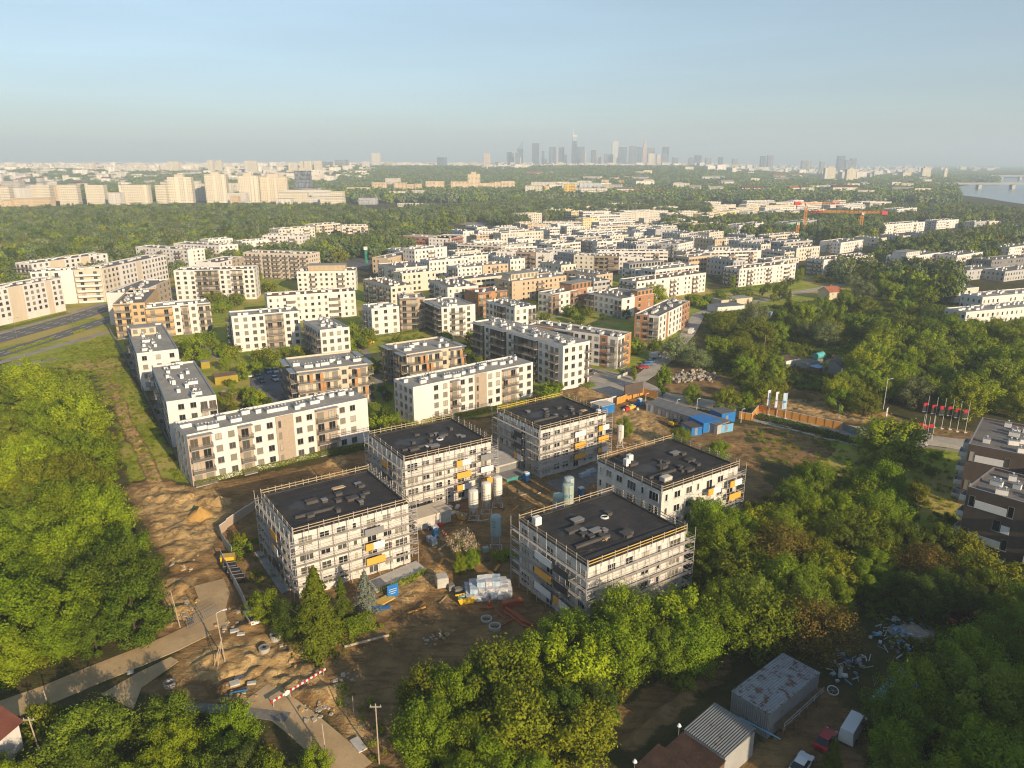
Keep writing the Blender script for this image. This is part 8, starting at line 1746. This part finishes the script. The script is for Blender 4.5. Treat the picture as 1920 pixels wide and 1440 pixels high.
thicket([(1560,520),(1700,500),(1800,540),(1760,580),(1640,560)], 18, 'dGw', (8, 12), 1.4, LBL('the wood behind the thicket'), 'trees of the wood behind the thicket', 12)
# gardens among the blocks
GARD = [([(330,655),(425,640),(430,690),(340,690)], 9), ([(420,735),(530,725),(520,770),(440,775)], 9), ([(690,700),(730,690),(740,800),(700,810)], 6), ([(480,540),(330,600),(420,590)], 5), ([(870,640),(905,640),(900,700),(880,700)], 3), ([(1000,575),(1180,575),(1170,610),(1010,600)], 8), ([(640,620),(690,600),(700,650),(660,660)], 6), ([(480,500),(560,480),(550,540),(480,545)], 5), ([(1120,640),(1235,640),(1235,690),(1180,690)], 7), ([(800,540),(960,500),(960,540),(860,560)], 8), ([(1290,560),(1480,530),(1480,560),(1320,580)], 14), ([(1330,520),(1500,505),(1640,490),(1640,515),(1500,535)], 16), ([(330,640),(420,620),(480,640),(420,670),(350,680)], 12), ([(430,660),(560,650),(550,690),(450,700)], 10), ([(540,640),(700,610),(700,690),(690,700),(660,660)], 12), ([(690,640),(900,610),(910,660),(870,690),(860,640)], 12), ([(900,540),(1180,520),(1180,580),(1000,580)], 16), ([(680,520),(900,480),(950,530),(800,560)], 14), ([(1000,730),(1100,700),(1130,720),(1040,750)], 4), ([(700,760),(740,760),(780,800),(720,815)], 6), ([(360,540),(520,530),(500,580),(400,600)], 8)]
for i, (pl, n) in enumerate(GARD): thicket(pl, n, 'cccg' if i < 3 else 'cch', (3.2, 5.5), 1.1, LBL('the gardens among the blocks'), 'garden trees among the blocks', 30+i, 2.5, wide=(.9, 1.2))
for i, (pl, n) in enumerate((([(335,640),(430,630),(520,690),(440,740),(400,700)], 16), ([(410,750),(520,740),(510,770),(430,772)], 8), ([(700,640),(900,620),(900,650),(720,660)], 8), ([(440,1010),(480,1000),(500,1030),(450,1040)], 5), ([(560,640),(690,640),(690,660),(560,665)], 5), ([(60,700),(120,690),(150,715),(90,720)], 4), ([(880,1030),(960,1040),(960,1060),(880,1065)], 4), ([(1640,850),(1760,850),(1780,960),(1700,960)], 8), ([(1200,1250),(1330,1180),(1360,1220),(1240,1330)], 6))): thicket(pl, n, 'h', (1.0, 2.2), .8, LBL('the grass and garden edges'), 'low shrubs', 60+i, 1.0, wide=(.9, 1.3))
# ---------------------------------------------------------------- woods that read as one mass, and ground cover
def gn_scatter(name, label, pts, rot, scl, protos):
    me = bpy.data.meshes.new(name); n = len(pts); me.vertices.add(n); me.vertices.foreach_set('co', np.asarray(pts, np.float32).ravel())
    a = me.attributes.new('spin', 'FLOAT', 'POINT'); a.data.foreach_set('value', np.asarray(rot, np.float32)); a = me.attributes.new('size', 'FLOAT_VECTOR', 'POINT'); a.data.foreach_set('vector', np.asarray(scl, np.float32).ravel()); a = me.attributes.new('pick', 'INT', 'POINT'); a.data.foreach_set('value', np.asarray(rng.integers(0, len(protos), n), np.int32))
    o = bpy.data.objects.new(name, me); COL.objects.link(o); kind(o, 'stuff'); o['label'] = label
    c = bpy.data.collections.new(name + '_sorts')
    for p in protos: q = bpy.data.objects.new('foliage', p); c.objects.link(q)
    ng = bpy.data.node_groups.new(name, 'GeometryNodeTree'); ng.interface.new_socket('Geometry', in_out='INPUT', socket_type='NodeSocketGeometry'); ng.interface.new_socket('Geometry', in_out='OUTPUT', socket_type='NodeSocketGeometry')
    N = ng.nodes; i_ = N.new('NodeGroupInput'); o_ = N.new('NodeGroupOutput'); ip = N.new('GeometryNodeInstanceOnPoints'); ci = N.new('GeometryNodeCollectionInfo'); ci.inputs['Collection'].default_value = c; ci.inputs['Separate Children'].default_value = True; ci.inputs['Reset Children'].default_value = True
    def attr(nm, typ): q = N.new('GeometryNodeInputNamedAttribute'); q.data_type = typ; q.inputs['Name'].default_value = nm; return q.outputs['Attribute']
    cx = N.new('ShaderNodeCombineXYZ'); ng.links.new(attr('spin', 'FLOAT'), cx.inputs[2]); mp_ = N.new('GeometryNodeMeshToPoints')
    ng.links.new(i_.outputs[0], mp_.inputs[0]); ng.links.new(mp_.outputs[0], ip.inputs['Points']); ng.links.new(ci.outputs[0], ip.inputs['Instance']); ip.inputs['Pick Instance'].default_value = True; ng.links.new(attr('pick', 'INT'), ip.inputs['Instance Index']); ng.links.new(cx.outputs[0], ip.inputs['Rotation']); ng.links.new(attr('size', 'FLOAT_VECTOR'), ip.inputs['Scale']); ng.links.new(ip.outputs[0], o_.inputs[0])
    md = o.modifiers.new('scatter', 'NODES'); md.node_group = ng; return o
WOODP = [crown_mesh('wood_crown', m_, 200+i, 11, 5.2, clumps=26, per=62, leaf=1.1, spike=1.2, z0=.05, aspect=.7) for i, m_ in enumerate((LEAF_F, LEAF_F, LEAF_F2, LEAF_D, LEAF_F, LEAF_O, LEAF_F2, LEAF_Y))]
def fill(polys, spacing, seed, zf=elev_far, hr=(.8, 1.35), px=True, reject=None, zm=0.0):
    g = np.random.default_rng(seed); out = []
    for poly in polys:
        P_ = [U(*p, zm) for p in poly] if px else poly; xs = [p[0] for p in P_]; ys = [p[1] for p in P_]; area = (max(xs)-min(xs))*(max(ys)-min(ys)); n = int(area/spacing**2)
        p = np.stack([g.uniform(min(xs), max(xs), n), g.uniform(min(ys), max(ys), n)], -1); k = sdist(p[:,0], p[:,1], P_) > 0; p = p[k]
        for f in FOOT:
            if len(p): p = p[sdist(p[:,0], p[:,1], f) < 3.0]
        out.append(p)
    p = np.concatenate(out); z = zf(p[:,0], p[:,1]) if zf else np.zeros(len(p)); s = g.uniform(*hr, len(p)); sc = np.stack([s*g.uniform(.85,1.2,len(p)), s*g.uniform(.85,1.2,len(p)), s], -1)
    return np.stack([p[:,0], p[:,1], z], -1), g.uniform(0, 6.28, len(p)), sc
def cat3(*q): return [np.concatenate([a[i] for a in q]) for i in range(3)]
wood1 = fill([[(-80,392),(60,390),(200,385),(330,384),(480,384),(640,384),(700,394),(760,405),(830,410),(845,425),(770,448),(720,452),(690,462),(640,470),(480,480),(420,485),(250,500),(100,520),(-80,560)], [(700,398),(760,388),(900,380),(960,372),(1120,372),(1330,380),(1330,392),(1100,392),(1010,402),(960,415),(900,402),(840,408)],
    [(1240,408),(1420,402),(1600,395),(1680,400),(1640,415),(1560,425),(1440,430),(1360,430),(1250,425)], [(1560,420),(1620,405),(1670,415),(1615,440),(1560,445)], [(1440,436),(1600,448),(1500,440)], [(1620,392),(1700,382),(1850,385),(1960,400),(1960,412),(1800,410),(1730,405),(1640,412)], [(1650,450),(1750,440),(1850,425),(1960,425),(1960,455),(1880,462),(1850,480),(1780,470),(1700,475),(1640,472)], [(1640,500),(1700,490),(1800,500),(1790,540),(1700,520)], [(1560,490),(1640,480),(1650,500),(1560,505)], [(-80,545),(20,535),(40,545),(-80,600)], [(690,452),(760,447),(745,462),(700,470)]], 7.4, 1, hr=(.45, 1.15), zm=9.0)
gn_scatter('woods', 'broad green woods between the estate and the cream towers', *wood1, WOODP)
WOODF = [crown_mesh('far_wood_crown', m_, 230+i, 13, 9, clumps=26, per=16, leaf=3.2, spike=1.6, z0=.0, aspect=.8) for i, m_ in enumerate((LEAF_F, LEAF_G, LEAF_F2))]
fw = lambda x0, x1, y0, y1: [(xcol(x0, y0), y0), (xcol(x1, y0), y0), (xcol(x1, y1), y1), (xcol(x0, y1), y1)]
wood2 = fill([fw(640, 1000, 1650, 3000), fw(960, 1500, 1350, 3200), fw(1400, 1790, 1300, 2700), fw(360, 640, 1900, 2300), fw(-60, 360, 1500, 1620), fw(120, 320, 1900, 2100), fw(240, 420, 2350, 2900), fw(60, 180, 2500, 2900), fw(1640, 1870, 2700, 4200), fw(540, 900, 3150, 3600), fw(1750, 2200, 3800, 7000), fw(-100, 200, 2900, 3100), fw(1000, 1750, 3500, 3700), fw(600, 1000, 1400, 1650)], 16, 2, px=False)
gn_scatter('woods', 'hazy blue green woods before the far city', *wood2, WOODF)
# small crowns dotted through the far city streets
g = np.random.default_rng(8); n = 4200; pxs = g.uniform(-100, 1750, n); yds = np.exp(g.uniform(np.log(1500), np.log(6500), n)); xx = (pxs-960)/FPX*(yds*CT+50*ST); pts = np.stack([xx, yds, elev_far(xx, yds)], -1)
gn_scatter('woods', 'street trees scattered through the far city', pts, g.uniform(0, 6, n), np.repeat(g.uniform(.6, 1.1, n)[:, None], 3, 1), WOODF)
# undergrowth below the near trees and weeds on the grass
UND = [crown_mesh('undergrowth_clump', m_, 260+i, 1.4, 1.1, clumps=14, per=26, leaf=.30, spike=.4, z0=0) for i, m_ in enumerate((LEAF_D, LEAF_O, LEAF_G, LEAF_O))]
zfn = lambda x, y: np.array([gz(a, b_) - .1 for a, b_ in zip(x, y)])
und = fill([[(-90,700),(30,690),(165,700),(225,850),(215,930),(258,1000),(290,1150),(100,1240),(-60,1300),(-150,1200)], [(1200,1090),(1330,960),(1460,930),(1640,850),(1720,950),(1700,1060),(1480,1170),(1200,1280),(1080,1450),(900,1450),(745,1340),(770,1280),(930,1250),(1100,1150)], [(1560,1010),(1960,1010),(1960,1150),(1700,1250),(1660,1200),(1560,1090)], [(1640,1330),(1830,1190),(1960,1150),(2010,1480),(1660,1480)], [(1320,590),(1600,560),(1960,590),(1960,780),(1700,745),(1560,740),(1330,700)], [(-60,1380),(60,1330),(250,1330),(430,1350),(560,1460),(-60,1470)]], 1.9, 3, zf=zfn, hr=(.5, 1.2))
gn_scatter('undergrowth', 'tangled undergrowth and saplings below the trees', *und, UND)
TUF = [crown_mesh('grass_tuft', m_, 280+i, .5, .45, clumps=8, per=14, leaf=.26, spike=.25, z0=0, aspect=.25) for i, m_ in enumerate((LEAF_Y, LEAF_Y, LEAF_O))]
tuf = fill([[(170,700),(165,660),(205,630),(250,720),(310,830),(355,905),(300,903),(238,905),(225,850),(205,760)], [(60,680),(195,630),(215,665),(150,700)], [(1395,800),(1560,820),(1640,850),(1500,890),(1430,850)], [(430,1010),(480,1000),(520,1090),(470,1130),(440,1060)], [(1640,840),(1780,840),(1790,980),(1700,980)], [(1330,720),(1420,740),(1560,765),(1700,800),(1840,825),(1700,790),(1560,750)], [(620,1280),(700,1300),(745,1430),(690,1430)], [(590,1200),(720,1170),(740,1190),(640,1230)]], 1.7, 4, zf=lambda x, y: zfn(x, y)+.1, hr=(.5, 1.3))
gn_scatter('grass', 'tufts of rough grass and weeds on the open ground', *tuf, TUF)
# ---------------------------------------------------------------- unseen blocks added just outside the frame to shade the lower right corner

for lb, px_, py_, W_, D_, h_, a_ in (('dark unseen apartment block added to shade the yard', 70, 20, 52, 14, 27, 35), ('dark unseen apartment block added to shade the lower right trees', 136, 60, 40, 14, 22, 50)):
    t = thing('apartment_block', lb, 'apartment block', (px_, py_, 0), R(a_)); box_wall(W_, D_, h_, 4, 'wall', [FAC_P, CAP], t, .5, .3, (6, 3.1)).color = (.10, .08, .065, 1); roof_deck(W_, D_, h_-.5, ROOFD, t)
